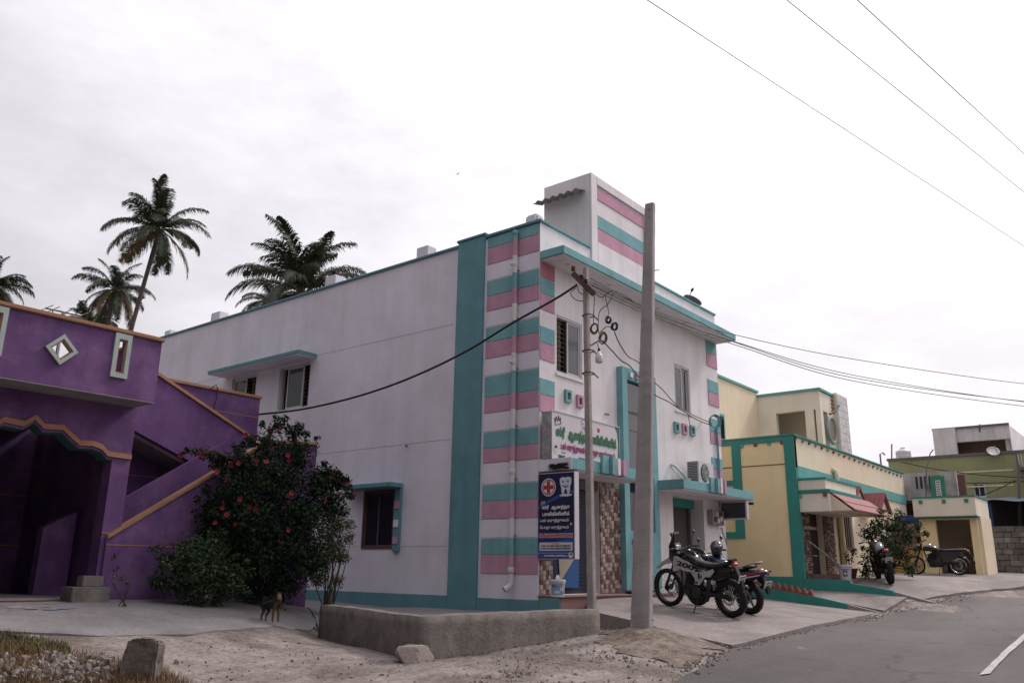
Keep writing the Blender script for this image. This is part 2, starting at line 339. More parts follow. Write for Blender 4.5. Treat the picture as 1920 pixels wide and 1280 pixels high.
def panel(mb, ax, face, thick, u0, u1, z0, z1, holes=()):
    """wall on an axis plane (ax 0: plane X=face, u runs along Y; ax 1: plane Y=face, u runs along X) with real openings and reveals"""
    us = sorted({u0, u1, *[h[0] for h in holes], *[h[1] for h in holes]}); zs = sorted({z0, z1, *[h[2] for h in holes], *[h[3] for h in holes]})
    us = [u for u in us if u0 <= u <= u1]; zs = [z for z in zs if z0 <= z <= z1]
    def pt(u, z, d): return (d, u, z) if ax == 0 else (u, d, z)
    f, b = face, face+thick
    solid = {}
    for i in range(len(us)-1):
        for j in range(len(zs)-1):
            cu, cz = (us[i]+us[i+1])/2, (zs[j]+zs[j+1])/2
            solid[i, j] = not any(h[0] < cu < h[1] and h[2] < cz < h[3] for h in holes)
    for (i, j), ok in solid.items():
        if not ok: continue
        a, c, e, g = us[i], us[i+1], zs[j], zs[j+1]
        mb.add([pt(a, e, f), pt(c, e, f), pt(c, g, f), pt(a, g, f)], [(0, 1, 2, 3)])
        mb.add([pt(a, e, b), pt(c, e, b), pt(c, g, b), pt(a, g, b)], [(3, 2, 1, 0)])
        for di, dj, q in ((-1, 0, (a, e, a, g)), (1, 0, (c, e, c, g)), (0, -1, (a, e, c, e)), (0, 1, (a, g, c, g))):
            if not solid.get((i+di, j+dj), False):
                mb.add([pt(q[0], q[1], f), pt(q[2], q[3], f), pt(q[2], q[3], b), pt(q[0], q[1], b)], [(0, 1, 2, 3)])
    return mb
def slabbox(mb, ax, face, u0, u1, z0, z1, proud, back=0.0):
    """flat box lying on an axis plane whose outside is the negative side"""
    if ax == 0: mb.box(face-proud, face+back, u0, u1, z0, z1)
    else: mb.box(u0, u1, face-proud, face+back, z0, z1)
    return mb
def pxrect(ax, face, x0, y0, x1, y1):
    a = pl(ax, face, x0, y0); b = pl(ax, face, x1, y1); k = 1-ax
    return min(a[k], b[k]), max(a[k], b[k]), min(a.z, b.z), max(a.z, b.z)

def text_mesh(mb, body, origin, right, up, height, width=None, bold=0.035, off=0.0, slant=0.0):
    """flat lettering added to mb as thin geometry; origin = left baseline"""
    c = bpy.data.curves.new('lettering', 'FONT'); c.body = body; c.size = 1.0; c.resolution_u = 3
    o = bpy.data.objects.new('lettering', c); col.objects.link(o)
    dg = bpy.context.evaluated_depsgraph_get(); dg.update()
    me = o.evaluated_get(dg).to_mesh()
    V = [v.co.copy() for v in me.vertices]; Fm = (V, [list(p.vertices) for p in me.polygons]); cnt = {}
    for p in me.polygons:
        q = list(p.vertices)
        for a, b in zip(q, q[1:]+q[:1]): cnt[min(a, b), max(a, b)] = cnt.get((min(a, b), max(a, b)), 0)+1
    o.evaluated_get(dg).to_mesh_clear()
    c.fill_mode = 'NONE' if False else 'FULL' if False else c.fill_mode; c.fill_mode = 'NONE'; c.extrude = 0.01
    dg = bpy.context.evaluated_depsgraph_get(); dg.update(); me = o.evaluated_get(dg).to_mesh()
    V2 = [v.co.copy() for v in me.vertices]
    Em = (V2, [tuple(e.vertices) for e in me.edges if V2[e.vertices[0]].z > .005 and V2[e.vertices[1]].z > .005])
    for v in V2: v.z = 0
    o.evaluated_get(dg).to_mesh_clear()
    if not Em[1]: Em = (V, [e for e, k in cnt.items() if k == 1])
    bpy.data.objects.remove(o); bpy.data.curves.remove(c)
    allx = [v.x for v in Fm[0]] or [0]; x0, x1 = min(allx), max(allx)
    sy = height/0.72; sx = sy if width is None else width/max(x1-x0, 1e-6)
    right, up, origin = Vector(right).normalized(), Vector(up).normalized(), Vector(origin); nrm = right.cross(up)
    def P(v, d): return origin+right*((v.x-x0)*sx+slant*v.y*sy)+up*(v.y*sy)+nrm*(off+d)
    mb.add([P(v, 0) for v in Fm[0]], Fm[1])
    if bold:
        vs, fs = [], []
        for a, b in Em[1]:
            A, Bv = Em[0][a], Em[0][b]; t = Bv-A
            if t.length < 1e-6: continue
            t.normalize(); p = Vector((-t.y, t.x, 0))*bold; e = t*bold*0.6; k = len(vs)
            vs += [P(q, 0.0005+k*1.5e-6) for q in (A-p-e, Bv-p+e, Bv+p+e, A+p-e)]; fs.append((k, k+1, k+2, k+3))
        mb.add(vs, fs)
    return mb
def disc(mb, c, right, up, r, ry=None, off=0.0, n=24):
    right, up, c = Vector(right), Vector(up), Vector(c); nr = right.cross(up).normalized(); ry = ry or r
    return mb.add([c+nr*off+right*r*math.cos(2*math.pi*i/n)+up*ry*math.sin(2*math.pi*i/n) for i in range(n)], [list(range(n))])
def poly(mb, c, right, up, pts, off=0.0):
    right, up, c = Vector(right), Vector(up), Vector(c); nr = right.cross(up).normalized()
    return mb.add([c+nr*off+right*a+up*b for a, b in pts], [list(range(len(pts)))])

# ------------------------------------------------------------------ terrain heights
def zroad(x): return -0.72+0.024*(x+13)
CP = [(-5.8, -3.9, -.46), (-8.9, -1.9, -.44), (-5.1, -2.1, -.37), (-3.96, 1.4, -.36), (-2.6, 3.6, -.02), (-4.85, 1.6, -.08), (-4.2, 2.9, .1), (-3.4, 3.3, .08), (-5.4, 3.0, .14),
      (-6.9, 3.3, .2), (-9.3, .25, -.13), (-8, .6, -.12), (-10, 3.3, .2), (-13, 3.3, .2), (-14, -2, -.45), (-1.2, -2.5, -.24), (0, 5.7, -.05), (0, 9, 0), (-3, 6, 0), (-6, 8, .1),
      (-11, -5, -.62), (-3, -4.2, -.40), (-1.9, -4.9, -.43), (-1.43, -3.05, -.12), (-.9, -3.7, -.2), (0, 2, -.2), (2, 2, 0), (-3, -1, -.35),
      (2, -3.2, -.08), (2, -1.6, .06), (5, -3, -.1), (5, -1, .08), (8.4, -.2, .1), (8.5, -3, -.12), (7, -4.4, -.26), (9.5, -3.9, -.05), (10.4, -3.9, .1), (9.5, -1.5, .1),
      (11, -3.6, .36), (11.6, -3.2, .48), (11.5, -1.8, .5), (14, -3, .58), (14, -4.8, .42), (17, -3.5, .70), (19, -3.5, .74), (20, -5, .72), (24, -5, .8), (24, 0, .9), (15, 2, .6), (10, 5, .3),
      (17, -6.4, .50), (21, -7.2, .62)]
for xx in (-30, -20, -13, -8, -4, 0, 4, 8, 12, 16, 20, 26, 34):
    dy = 0.0 if xx < 8 else -(xx-8)*0.20
    up_ = 0.0 if xx < 14 else (xx-14)*0.02
    CP += [(xx, -5.9+dy, zroad(xx)+up_), (xx, -8+dy, zroad(xx)+up_), (xx, -11+dy, zroad(xx)+up_)]
for a in range(0, 360, 30): CP.append((60*math.cos(R(a)), 60*math.sin(R(a)), 0.5 if math.cos(R(a)) > -.2 else -0.3))
_cp = np.array(CP); _n = len(_cp)
def _U(d2): return np.where(d2 > 1e-9, 0.5*d2*np.log(d2+1e-12), 0.0)
_K = _U(((_cp[:, None, :2]-_cp[None, :, :2])**2).sum(2))+np.eye(_n)*0.15
_A = np.zeros((_n+3, _n+3)); _A[:_n, :_n] = _K; _A[:_n, _n] = 1; _A[:_n, _n+1:] = _cp[:, :2]; _A[_n, :_n] = 1; _A[_n+1:, :_n] = _cp[:, :2].T
_wt = np.linalg.solve(_A, np.concatenate([_cp[:, 2], [0, 0, 0]]))
def hz_arr(P):
    P = np.asarray(P, float)
    K = _U(((P[:, None, :2]-_cp[None, :, :2])**2).sum(2))
    z = K@_wt[:_n]+_wt[_n]+P@_wt[_n+1:]
    return np.clip(z, -1.2, 1.4)
def hz(x, y): return float(hz_arr([(x, y)])[0])
def gpx(x, y, off=0.0):                     # pixel -> point on the terrain
    d = ray(x, y); ts = np.linspace(5, 60, 1100)
    P = np.array([[CAM.x+d.x*t, CAM.y+d.y*t] for t in ts]); h = hz_arr(P)+off; zz = CAM.z+d.z*ts
    i = int(np.argmax(zz < h)) if (zz < h).any() else len(ts)-1
    return Vector((P[i][0], P[i][1], h[i]))
def gpx_many(L, off=0.0):
    D = np.array([tuple(ray(x, y)) for x, y in L]); t = np.full(len(L), 12.0)
    for _ in range(14):
        P = np.array([CAM.x, CAM.y])+D[:, :2]*t[:, None]; z = hz_arr(P)+off
        t = np.clip(.5*t+.5*(z-CAM.z)/np.minimum(D[:, 2], -.01), 4, 60)
    P = np.array([CAM.x, CAM.y])+D[:, :2]*t[:, None]
    return [Vector((a, b, c)) for (a, b), c in zip(P, hz_arr(P)+off)]
def sheet(name, pts, off, step, mats, rough=0.0, skirt=0.25, jag=0.0, zfun=None, seed=0):
    """sheet draped on the terrain inside a polygon"""
    bm = bmesh.new(); Pn = []
    for i in range(len(pts)):
        a, b = Vector(pts[i][:2]), Vector(pts[(i+1) % len(pts)][:2]); L = (b-a).length; k = max(1, int(L/step)) if jag else 1
        for j in range(k):
            p = a.lerp(b, j/k); nrm = Vector((-(b-a).y, (b-a).x)).normalized() if L else Vector((0, 0))
            q = mnoise.noise(Vector((p.x*2.1, p.y*2.1, seed)))*jag+mnoise.noise(Vector((p.x*7, p.y*7, seed+5)))*jag*0.5 if jag else 0
            Pn.append(p+nrm*q)
    vs = [bm.verts.new((p.x, p.y, 0)) for p in Pn]; bm.faces.new(vs)
    xs = [p.x for p in Pn]; ys = [p.y for p in Pn]
    for axis, lo, hi in ((0, min(xs), max(xs)), (1, min(ys), max(ys))):
        k = int((hi-lo)/step)
        for i in range(1, k+1):
            c = lo+i*step
            if c >= hi: break
            pc = (c, 0, 0) if axis == 0 else (0, c, 0); pn = (1, 0, 0) if axis == 0 else (0, 1, 0)
            bmesh.ops.bisect_plane(bm, geom=bm.verts[:]+bm.edges[:]+bm.faces[:], plane_co=pc, plane_no=pn, dist=1e-5)
    bm.verts.ensure_lookup_table()
    P = [(v.co.x, v.co.y) for v in bm.verts]; H = hz_arr(P) if zfun is None else [zfun(*p) for p in P]
    for v, h in zip(bm.verts, H):
        v.co.z = h+off+(mnoise.noise(Vector((v.co.x*1.7, v.co.y*1.7, seed)))*rough+mnoise.noise(Vector((v.co.x*6, v.co.y*6, seed)))*rough*.4 if rough else 0)
    if skirt:
        be = [e for e in bm.edges if len(e.link_faces) == 1]
        r = bmesh.ops.extrude_edge_only(bm, edges=be)
        for g in r['geom']:
            if isinstance(g, bmesh.types.BMVert): g.co.z -= skirt
    bmesh.ops.recalc_face_normals(bm, faces=bm.faces)
    me = bpy.data.meshes.new(name); bm.to_mesh(me); bm.free()
    ob = bpy.data.objects.new(name, me); col.objects.link(ob); me.materials.append(MATS[mats]); ob['kind'] = 'structure'; return ob
# ================================================================== GROUND
POLE = at(13.4, 1201, 1174); MOUND = POLE.z-hz(POLE.x, POLE.y)
def axis_coords(lo, hi, step, far):
    c = list(np.arange(lo, hi+1e-6, step)); s = step
    a = lo; left = []
    while a > -far: s *= 1.35; a -= s; left.append(a)
    s = step; a = hi; right = []
    while a < far: s *= 1.35; a += s; right.append(a)
    return left[::-1]+c+right
gx = axis_coords(-13.5, 3.0, 0.085, 1500); gy = axis_coords(-8.5, 4.0, 0.085, 1500)
PG = np.array([(x, y) for y in gy for x in gx])
rad = np.hypot(PG[:, 0], PG[:, 1])
HG = np.where(rad < 55, hz_arr(np.where(rad[:, None] < 55, PG, 0)), 0.35)
near = (PG[:, 0] > -13.5) & (PG[:, 0] < 3) & (PG[:, 1] > -8.5) & (PG[:, 1] < 4)
for i in np.nonzero(near)[0]:
    x, y = PG[i]
    HG[i] += 0.030*mnoise.noise(Vector((x*0.9, y*0.9, 1)))+0.014*mnoise.noise(Vector((x*3.1, y*3.1, 2)))+0.008*mnoise.noise(Vector((x*9, y*9, 3)))
    e = math.exp(-((x-POLE.x)**2+(y-POLE.y)**2)/0.5); HG[i] += MOUND*e*(1+0.25*mnoise.noise(Vector((x*4, y*4, 9))))
nx = len(gx); me = bpy.data.meshes.new('ground')
me.from_pydata([(PG[i, 0], PG[i, 1], HG[i]) for i in range(len(PG))], [], [(j*nx+i, j*nx+i+1, (j+1)*nx+i+1, (j+1)*nx+i) for j in range(len(gy)-1) for i in range(nx-1)])
me.polygons.foreach_set('use_smooth', [True]*len(me.polygons))
go = bpy.data.objects.new('ground', me); col.objects.link(go); me.materials.append(MATS['dirt']); go['kind'] = 'structure'

def zslab(x, y): return 0.13+0.09*(y+1.75)+(0.045*(x-1.9) if x < 1.9 else -0.015*(x-1.9))
def surfpx(zf, x, y):
    d = ray(x, y)
    t = 15.0
    for _ in range(60):
        p = CAM+d*t; t = (zf(p.x, p.y)-CAM.z)/d.z*0.5+t*0.5
    p = CAM+d*t; return Vector((p.x, p.y, zf(p.x, p.y)))
redge = [gpx(x, y, .02) for x, y in ((1290, 1262), (1345, 1232), (1380, 1214), (1440, 1198), (1506, 1182), (1537, 1174), (1595, 1164), (1659, 1150), (1709, 1141), (1755, 1130), (1820, 1118))]
sh = [p.xy for p in redge]
far_e = [(17, -7.6), (24, -9.3), (40, -13), (70, -21)]
road_pts = [(-60, -5.2), (-12, -5.6), (-7, -5.7)]+[tuple(p) for p in sh]+far_e+[(70, -26), (40, -17.5), (24, -13.6), (12, -10.9), (4, -9.3), (-8, -8.8), (-60, -8.6)]
sheet('road', road_pts, 0.02, 0.35, 'asphalt', rough=0.010, skirt=0.2, jag=0.05, seed=3)
ln = [gpx(x, y, .024) for x, y in ((1837, 1266), (1856, 1247), (1874, 1229), (1897, 1208), (1920, 1188))]
lr = [gpx(x, y, .024) for x, y in ((1857, 1264), (1871, 1247), (1887, 1230), (1907, 1213), (1920, 1200))]
dl = (ln[-1]-ln[-2]).normalized(); ext = [ln[-1]+Vector((4, -.15, 0)), ln[-1]+Vector((10, -1.1, 0))]
extr = [p+Vector((.05, -.13, 0)) for p in ext]
sheet('road_edge_line', [p.xy for p in ln+ext]+[p.xy for p in (lr+extr)[::-1]], 0.036, 0.3, 'road_paint', rough=0.010, skirt=0.0, jag=0.006, seed=3)

cb = [gpx(x, y) for x, y in ((590, 1177), (520, 1178), (450, 1182), (360, 1191), (250, 1196), (120, 1193), (0, 1187))]
sheet('courtyard_pavement', [(0.1, 16.2), (0.1, 2.9), (-2.55, 3.5), (-3.75, 1.75)]+[tuple(p.xy) for p in cb]+[(-15, -0.1), (-16, 4), (-7, 16.2)], 0.022, 0.3, 'concrete_floor', rough=0.008, skirt=0.12, jag=0.2, seed=11)
Lw, Cw, Rw = Vector((-3.96, 1.47)), Vector((-5.13, -1.97)), Vector((-1.17, -2.13))
def zin(x, y):
    a, b = Vector((-3.9, 1.5)), Vector((-2.5, 3.7)); d = abs((b-a).x*(y-a.y)-(b-a).y*(x-a.x))/(b-a).length
    k = max(0, min(1, 1-d/1.6)); k = k*k*(3-2*k)
    return (1-k)*(-0.035)+k*(hz(x, y)+.035)
sheet('corner_pavement', [(-3.87, 1.5), (-5.0, -1.83), (-1.3, -2.0), (0.1, -0.55), (0.1, 3.2), (-2.5, 3.7)], 0.0, 0.3, 'concrete_floor', rough=0.006, skirt=0.5, zfun=zin, seed=4)
sl = [surfpx(zslab, x, y).xy for x, y in ((1114, 1146), (1200, 1166), (1290, 1190), (1374, 1209))]
slr = [surfpx(zslab, x, y).xy for x, y in ((1440, 1192), (1506, 1176), (1537, 1169), (1595, 1158), (1640, 1149))]
sheet('driveway_slab', [tuple(p) for p in sl]+[tuple(p) for p in slr]+[(8.72, -3.4), (8.72, 0.1), (0.9, 0.1), (0.9, -.56)], 0.0, 0.4, 'concrete_slab', rough=0.006, skirt=0.3, jag=0.02, zfun=lambda x, y: max(zslab(x, y), hz(x, y)+.025), seed=6)
def zramp(x, y):
    a = min(.42, .40+.16*(y+.79)); b = .30+.03*(y+1.12); k = (x-8.8)/1.6
    return a+(b-a)*max(0, min(1, k))
sheet('ramp_pavement', [(8.8, -3.75), (10.45, -3.9), (10.45, 4.0), (8.8, 4.0)], 0.0, 0.4, 'concrete_slab', rough=0.008, skirt=0.3, zfun=lambda x, y: max(zramp(x, y), hz(x, y)+.02), seed=8)
fr = [gpx(x, y, .05) for x, y in ((1700, 1128), (1740, 1122), (1790, 1112), (1850, 1105))]
sheet('forecourt_pavement', [(10.62, -1.2), (10.62, -3.55)]+[tuple(p.xy) for p in fr]+[(19, -6.6), (25, -7.4), (25, 0), (22, -1.2)], 0.05, 0.4, 'concrete_slab', rough=0.012, skirt=0.2, jag=0.06, seed=9)

def zmound(x, y):
    e = math.exp(-((x-POLE.x)**2+(y-POLE.y)**2)/0.5); return hz(x, y)+MOUND*e+.03*mnoise.noise(Vector((x*.9, y*.9, 1)))+.014*mnoise.noise(Vector((x*3.1, y*3.1, 2)))+.012+.02*mnoise.noise(Vector((x*5, y*5, 4)))
ep = gpx_many([(1128, 1185), (1190, 1180), (1240, 1186), (1300, 1200), (1362, 1216), (1325, 1238), (1290, 1252), (1235, 1240), (1180, 1225), (1120, 1205)])
sheet('earth_patch', [tuple(p.xy) for p in ep], 0.0, 0.1, 'earth', skirt=0.06, jag=0.3, zfun=zmound, seed=14)
# crumbled concrete edge along the road
mb = MB(); mb2 = MB()
def stone(mb, c, r, q=0.5, seed=0):
    vs, fs = ICO; k = len(mb.v)
    M_ = Euler((rng.random()*6, rng.random()*6, rng.random()*6)).to_matrix()
    sc = Vector((1, rng.uniform(.6, 1), rng.uniform(.45, .8)))
    o = rng.random()*50
    pts = []
    for v in vs:
        d = v*(1+q*mnoise.noise(v*1.3+Vector((o, seed, 0))))
        d = M_@Vector((d.x*sc.x, d.y*sc.y, d.z*sc.z)); pts.append(Vector(c)+d*r)
    mb.add(pts, fs)
_b = bmesh.new(); bmesh.ops.create_icosphere(_b, subdivisions=1, radius=1); _b.verts.ensure_lookup_table()
ICO = ([v.co.copy() for v in _b.verts], [[v.index for v in f.verts] for f in _b.faces]); _b.free()
_b = bmesh.new(); bmesh.ops.create_icosphere(_b, subdivisions=3, radius=1); _b.verts.ensure_lookup_table()
ICO3 = ([v.co.copy() for v in _b.verts], [[v.index for v in f.verts] for f in _b.faces]); _b.free()
for i in range(len(sh)-1):
    a, b = Vector(sh[i]), Vector(sh[i+1]); L = (b-a).length
    for _ in range(int(L*46)):
        p = a.lerp(b, rng.random())+Vector((rng.gauss(0, .05), rng.gauss(0.03, .09)))
        stone(mb, (p.x, p.y, hz(p.x, p.y)+.03), rng.uniform(.008, .026))
kind(mb.build('road_edge_rubble', 'rubble'), 'stuff')
# pebbles on the dirt
mb = MB()
for _ in range(1100):
    x, y = rng.uniform(900, 1330) if rng.random() < .5 else rng.uniform(330, 1330), 0
    y = rng.uniform(1195, 1285)
    p = gpx(x, y) if False else None
    P = gpx_many([(x, y)])[0]
    if P.y > -1.6 and P.x > -5.3 and P.x < -1: continue
    r = rng.choice([.006, .008, .01, .014, .02]) * rng.uniform(.7, 1.3)
    stone(mb, (P.x, P.y, hz(P.x, P.y)+r*.3), r)
for _ in range(160):
    p = Vector((rng.uniform(-6.0, -2.0), -3.55+rng.gauss(0, .25)))
    r = rng.uniform(.008, .028); stone(mb, (p.x, p.y, hz(p.x, p.y)+r*.3), r)
kind(mb.build('pebbles', 'rubble'), 'stuff')
# dark leaf litter and scraps along the wall foot and on the dirt
mb = MB()
for _ in range(900):
    u = rng.random()
    if u < .45: p = Cw.lerp(Rw, rng.random())+Vector((0, -abs(rng.gauss(.05, .12))))
    elif u < .7: p = Lw.lerp(Cw, rng.random())+Vector((-abs(rng.gauss(.06, .12)), 0))
    else:
        p = gpx_many([(rng.uniform(330, 1300), rng.uniform(1185, 1275))])[0].xy
        if p.y > -1.9 and p.x > -5: continue
    s = rng.uniform(.008, .03); a = rng.random()*6.3
    c = Vector((p.x, p.y, hz(p.x, p.y)+.012+rng.random()*.02)); e = Vector((math.cos(a), math.sin(a), rng.uniform(-.3, .3)))*s; g = Vector((-math.sin(a), math.cos(a), rng.uniform(-.2, .2)))*s*.35
    mb.add([c-e, c-g, c+e, c+g], [(0, 1, 2, 3)])
kind(mb.build('leaf_litter', 'twig'), 'stuff')

# low cement retaining wall
def inset(a, b, d): n = Vector(((b-a).y, -(b-a).x)).normalized(); return n*d
n1 = Vector((Cw-Lw)); n1 = Vector((-n1.y, n1.x)).normalized()*0.2; n2 = Vector(Rw-Cw); n2 = Vector((-n2.y, n2.x)).normalized()*0.2
Ci = Vector((Cw.x+0.26, Cw.y+0.21))
ring = [Lw, Cw, Rw, Rw+n2, Ci, Lw+n1]
bm = bmesh.new()
zt = [.165, .17, .16, .165, .175, .17]
bot = [bm.verts.new((p.x-(.03 if i < 3 else 0), p.y-(.03 if i < 3 else 0), -.75)) for i, p in enumerate(ring)]
top = [bm.verts.new((p.x, p.y, zt[i])) for i, p in enumerate(ring)]
bm.faces.new((top[0], top[1], top[4], top[5])); bm.faces.new((top[1], top[2], top[3], top[4]))
for i in range(6): bm.faces.new((bot[i], bot[(i+1) % 6], top[(i+1) % 6], top[i]))
es = [e for e in bm.edges if e.calc_face_angle(0) > .5 and len(e.link_faces) == 2]
bmesh.ops.bevel(bm, geom=es, offset=.02, segments=2, affect='EDGES')
for _ in range(4): bmesh.ops.subdivide_edges(bm, edges=[e for e in bm.edges if e.calc_length() > .12], cuts=1, use_grid_fill=True)
bmesh.ops.recalc_face_normals(bm, faces=bm.faces); bm.normal_update()
for v in bm.verts:
    v.co += v.normal*(0.012*mnoise.noise(v.co*2.2)+0.006*mnoise.noise(v.co*8)+.003*mnoise.noise(v.co*22))
me = bpy.data.meshes.new('retaining_wall'); bm.to_mesh(me); bm.free(); me.materials.append(MATS['cement'])
me.polygons.foreach_set('use_smooth', [True]*len(me.polygons))
ob = bpy.data.objects.new('retaining_wall', me); col.objects.link(ob)
tag(ob, 'low bent cement wall on the dirt in front of the striped building corner', 'wall')

def bigrock(name, c, r, sc, matn, label, cat, seed, q=.35, rot=0, cut=None):
    mb = MB(); vs, fs = ICO3; pts = []
    for v in vs:
        d = v*(1+q*mnoise.noise(v*1.1+Vector((seed, 0, 0)))+q*.4*mnoise.noise(v*2.7+Vector((seed, 3, 0)))+.05*mnoise.noise(v*8+Vector((seed, 0, 0))))
        if cut:
            for n_, k in cut:
                n_ = Vector(n_).normalized(); e = d.dot(n_)-k
                if e > 0: d -= n_*e*.93
        d = Vector((d.x*sc[0], d.y*sc[1], d.z*sc[2]))*r; d.rotate(Euler((0, 0, rot))); pts.append(Vector(c)+d)
    mb.add(pts, fs); o = mb.build(name, matn); return tag(o, label, cat)
p = gpx(779, 1240); bigrock('boulder', p+Vector((0, 0, .10)), .28, (1.0, .75, .62), 'rock', 'pale rough boulder lying at the bend of the low cement wall', 'boulder', 3.2, .35, .3, [((0, 0, 1), .55), ((1, -.3, .6), .6), ((-1, -.5, .3), .65), ((-.2, -1, .2), .6)])
p = gpx(1215, 1176, .03); bigrock('stone_block', p+Vector((0, 0, .08)), .17, (.85, .7, .75), 'rock', 'broken concrete lump against the foot of the thick bare pole', 'stone', 8.1, .15, .9, [((0, 0, 1), .7), ((1, 0, 0), .7), ((-1, 0, .1), .7), ((0, -1, 0), .65), ((0, 1, 0), .7)])
p = gpx(1177, 1166, .03); bigrock('stone_block', p+Vector((0, 0, .04)), .10, (.8, .8, .9), 'rock', 'small cement lump on the left of the thick bare pole foot', 'stone', 1.1, .2, .2, [((0, 0, 1), .7)])
p = gpx(331, 1243); bigrock('small_stone', p+Vector((0, 0, .012)), .04, (.9, .8, .9), 'rubble', 'small dark stone alone on the dirt beside the upright stone post', 'stone', 5.1, .3)
for k, (x, y, lab) in enumerate(((1080, 1268, 'dark pebble on the dirt beside the asphalt edge'), (1180, 1250, 'single grey pebble on the dirt below the cement wall end'))):
    p = gpx(x, y); bigrock('small_stone', p+Vector((0, 0, .01)), .035, (1, .8, .8), 'rubble', lab, 'stone', 9+k, .3)
# upright stone post
mb = MB(); c = gpx(262, 1274); c.z -= .1
pts2 = [(-.205, .0), (-.2, .30), (-.16, .50), (-.14, .535), (-.02, .555), (.01, .53), (.04, .545), (.17, .535), (.2, .50), (.195, .28), (.205, 0)]
bm = bmesh.new(); rt = _RT.copy(); rt.z = 0; rt.normalize(); fw = Vector((-rt.y, rt.x, 0))
A = [bm.verts.new(c+rt*a*.9+Vector((0, 0, b*.93))-fw*.10) for a, b in pts2]; f0 = bm.faces.new(A)
ex = bmesh.ops.extrude_face_region(bm, geom=[f0])
for g in ex['geom']:
    if isinstance(g, bmesh.types.BMVert): g.co += fw*.22+Vector((0, 0, -.02))
bmesh.ops.recalc_face_normals(bm, faces=bm.faces)
bmesh.ops.triangulate(bm, faces=[f for f in bm.faces if len(f.verts) > 4])
bmesh.ops.bevel(bm, geom=[e for e in bm.edges if e.calc_face_angle(0) > .7], offset=.018, segments=2, affect='EDGES')
for _ in range(3): bmesh.ops.subdivide_edges(bm, edges=[e for e in bm.edges if e.calc_length() > .04], cuts=1)
bmesh.ops.triangulate(bm, faces=bm.faces); bm.normal_update()
for v in bm.verts: v.co += v.normal*(.022*mnoise.noise(v.co*5)+.010*mnoise.noise(v.co*15))
me = bpy.data.meshes.new('stone_post'); bm.to_mesh(me); bm.free(); me.materials.append(MATS['granite_post'])
ob = bpy.data.objects.new('stone_post', me); col.objects.link(ob); tag(ob, 'rough upright granite boundary stone standing in dry grass', 'stone post')

# gravel heap and grass, bottom left
mb = MB()
for _ in range(620):
    x = rng.gauss(110, 75); y = rng.gauss(1262, 18)
    if x < -60 or x > 215 or y < 1236: continue
    p = gpx_many([(x, y)])[0]; r = rng.uniform(.02, .06); stone(mb, (p.x, p.y, p.z+r*.3+rng.random()*.05), r, .45)
mb.mi = [rng.choice((0, 0, 1, 2)) for _ in range(len(mb.f)//20) for _k in range(20)]
kind(mb.build('gravel_heap', ['rubble', 'granite_post', 'cement']), 'stuff')
def blades(n, reg, lens, spread=.5):
    mb = MB(); PP = gpx_many([reg() for _ in range(n)])
    for _ in range(n):
        P = PP[_]; z = P.z
        L = rng.uniform(*lens); a = rng.random()*6.28; ln_ = rng.uniform(.1, spread)*L; wd = rng.uniform(.002, .0045)
        b = Vector((P.x, P.y, z-.01)); e = Vector((math.cos(a), math.sin(a), 0)); s_ = Vector((-e.y, e.x, 0))*wd
        m_ = b+e*ln_*.35+Vector((0, 0, L*.6)); tp = b+e*ln_+Vector((0, 0, L))
        mb.add([b-s_, b+s_, m_+s_*.8, m_-s_*.8, tp], [(0, 1, 2, 3), (3, 2, 4)])
    return mb
def reg_dry():
    while True:
        x = rng.uniform(-80, 400); y = rng.uniform(1200, 1310)
        lim = 1214+max(0, x-20)*.16+rng.gauss(0, 6)
        if x > 240: lim = 1225+(x-240)*.55+rng.gauss(0, 5)
        if y > lim: return x, y
def reg_green():
    while True:
        x = rng.uniform(-60, 130); y = rng.uniform(1184, 1226)
        if y > 1186+max(0, x)*.2+rng.gauss(0, 3) and y < 1222+rng.gauss(0, 4): return x, y
kind(blades(11000, reg_dry, (.04, .15), .9).build('dry_grass', 'grass_dry'), 'stuff')
kind(blades(3500, reg_green, (.03, .09), .8).build('green_grass', 'grass_green'), 'stuff')
mbw = MB()
for _ in range(500):
    p = gpx(1200, 1180)+Vector((rng.gauss(0, .45), rng.gauss(0, .35), 0)); p.z = hz(p.x, p.y)+.05
    a = rng.random()*6.3; L = rng.uniform(.03, .09); s_ = Vector((math.cos(a), math.sin(a), 0))*.004
    mbw.add([p-s_, p+s_, p+Vector((math.cos(a+1), math.sin(a+1), 1))*L*.7], [(0, 1, 2)])
kind(mbw.build('weeds_at_pole', 'leaf_olive'), 'stuff')
# faded chalk pattern on the courtyard
for k, (x, y, rx, ry, m_) in enumerate(((48, 1137, 34, 3.2, 'kolam_white'), (78, 1136, 22, 2.4, 'kolam_pink'), (118, 1139, 26, 2.6, 'kolam_blue'), (95, 1142, 16, 1.6, 'kolam_blue'), (60, 1141, 14, 1.5, 'kolam_pink'))):
    pp = [gpx(x+rx*math.cos(2*math.pi*i/16), y+ry*math.sin(2*math.pi*i/16), .03).xy for i in range(16)]
    o = sheet('chalk_drawing', [tuple(q) for q in pp], .0265+.002*k, .2, m_, rough=.008, skirt=0, seed=11)
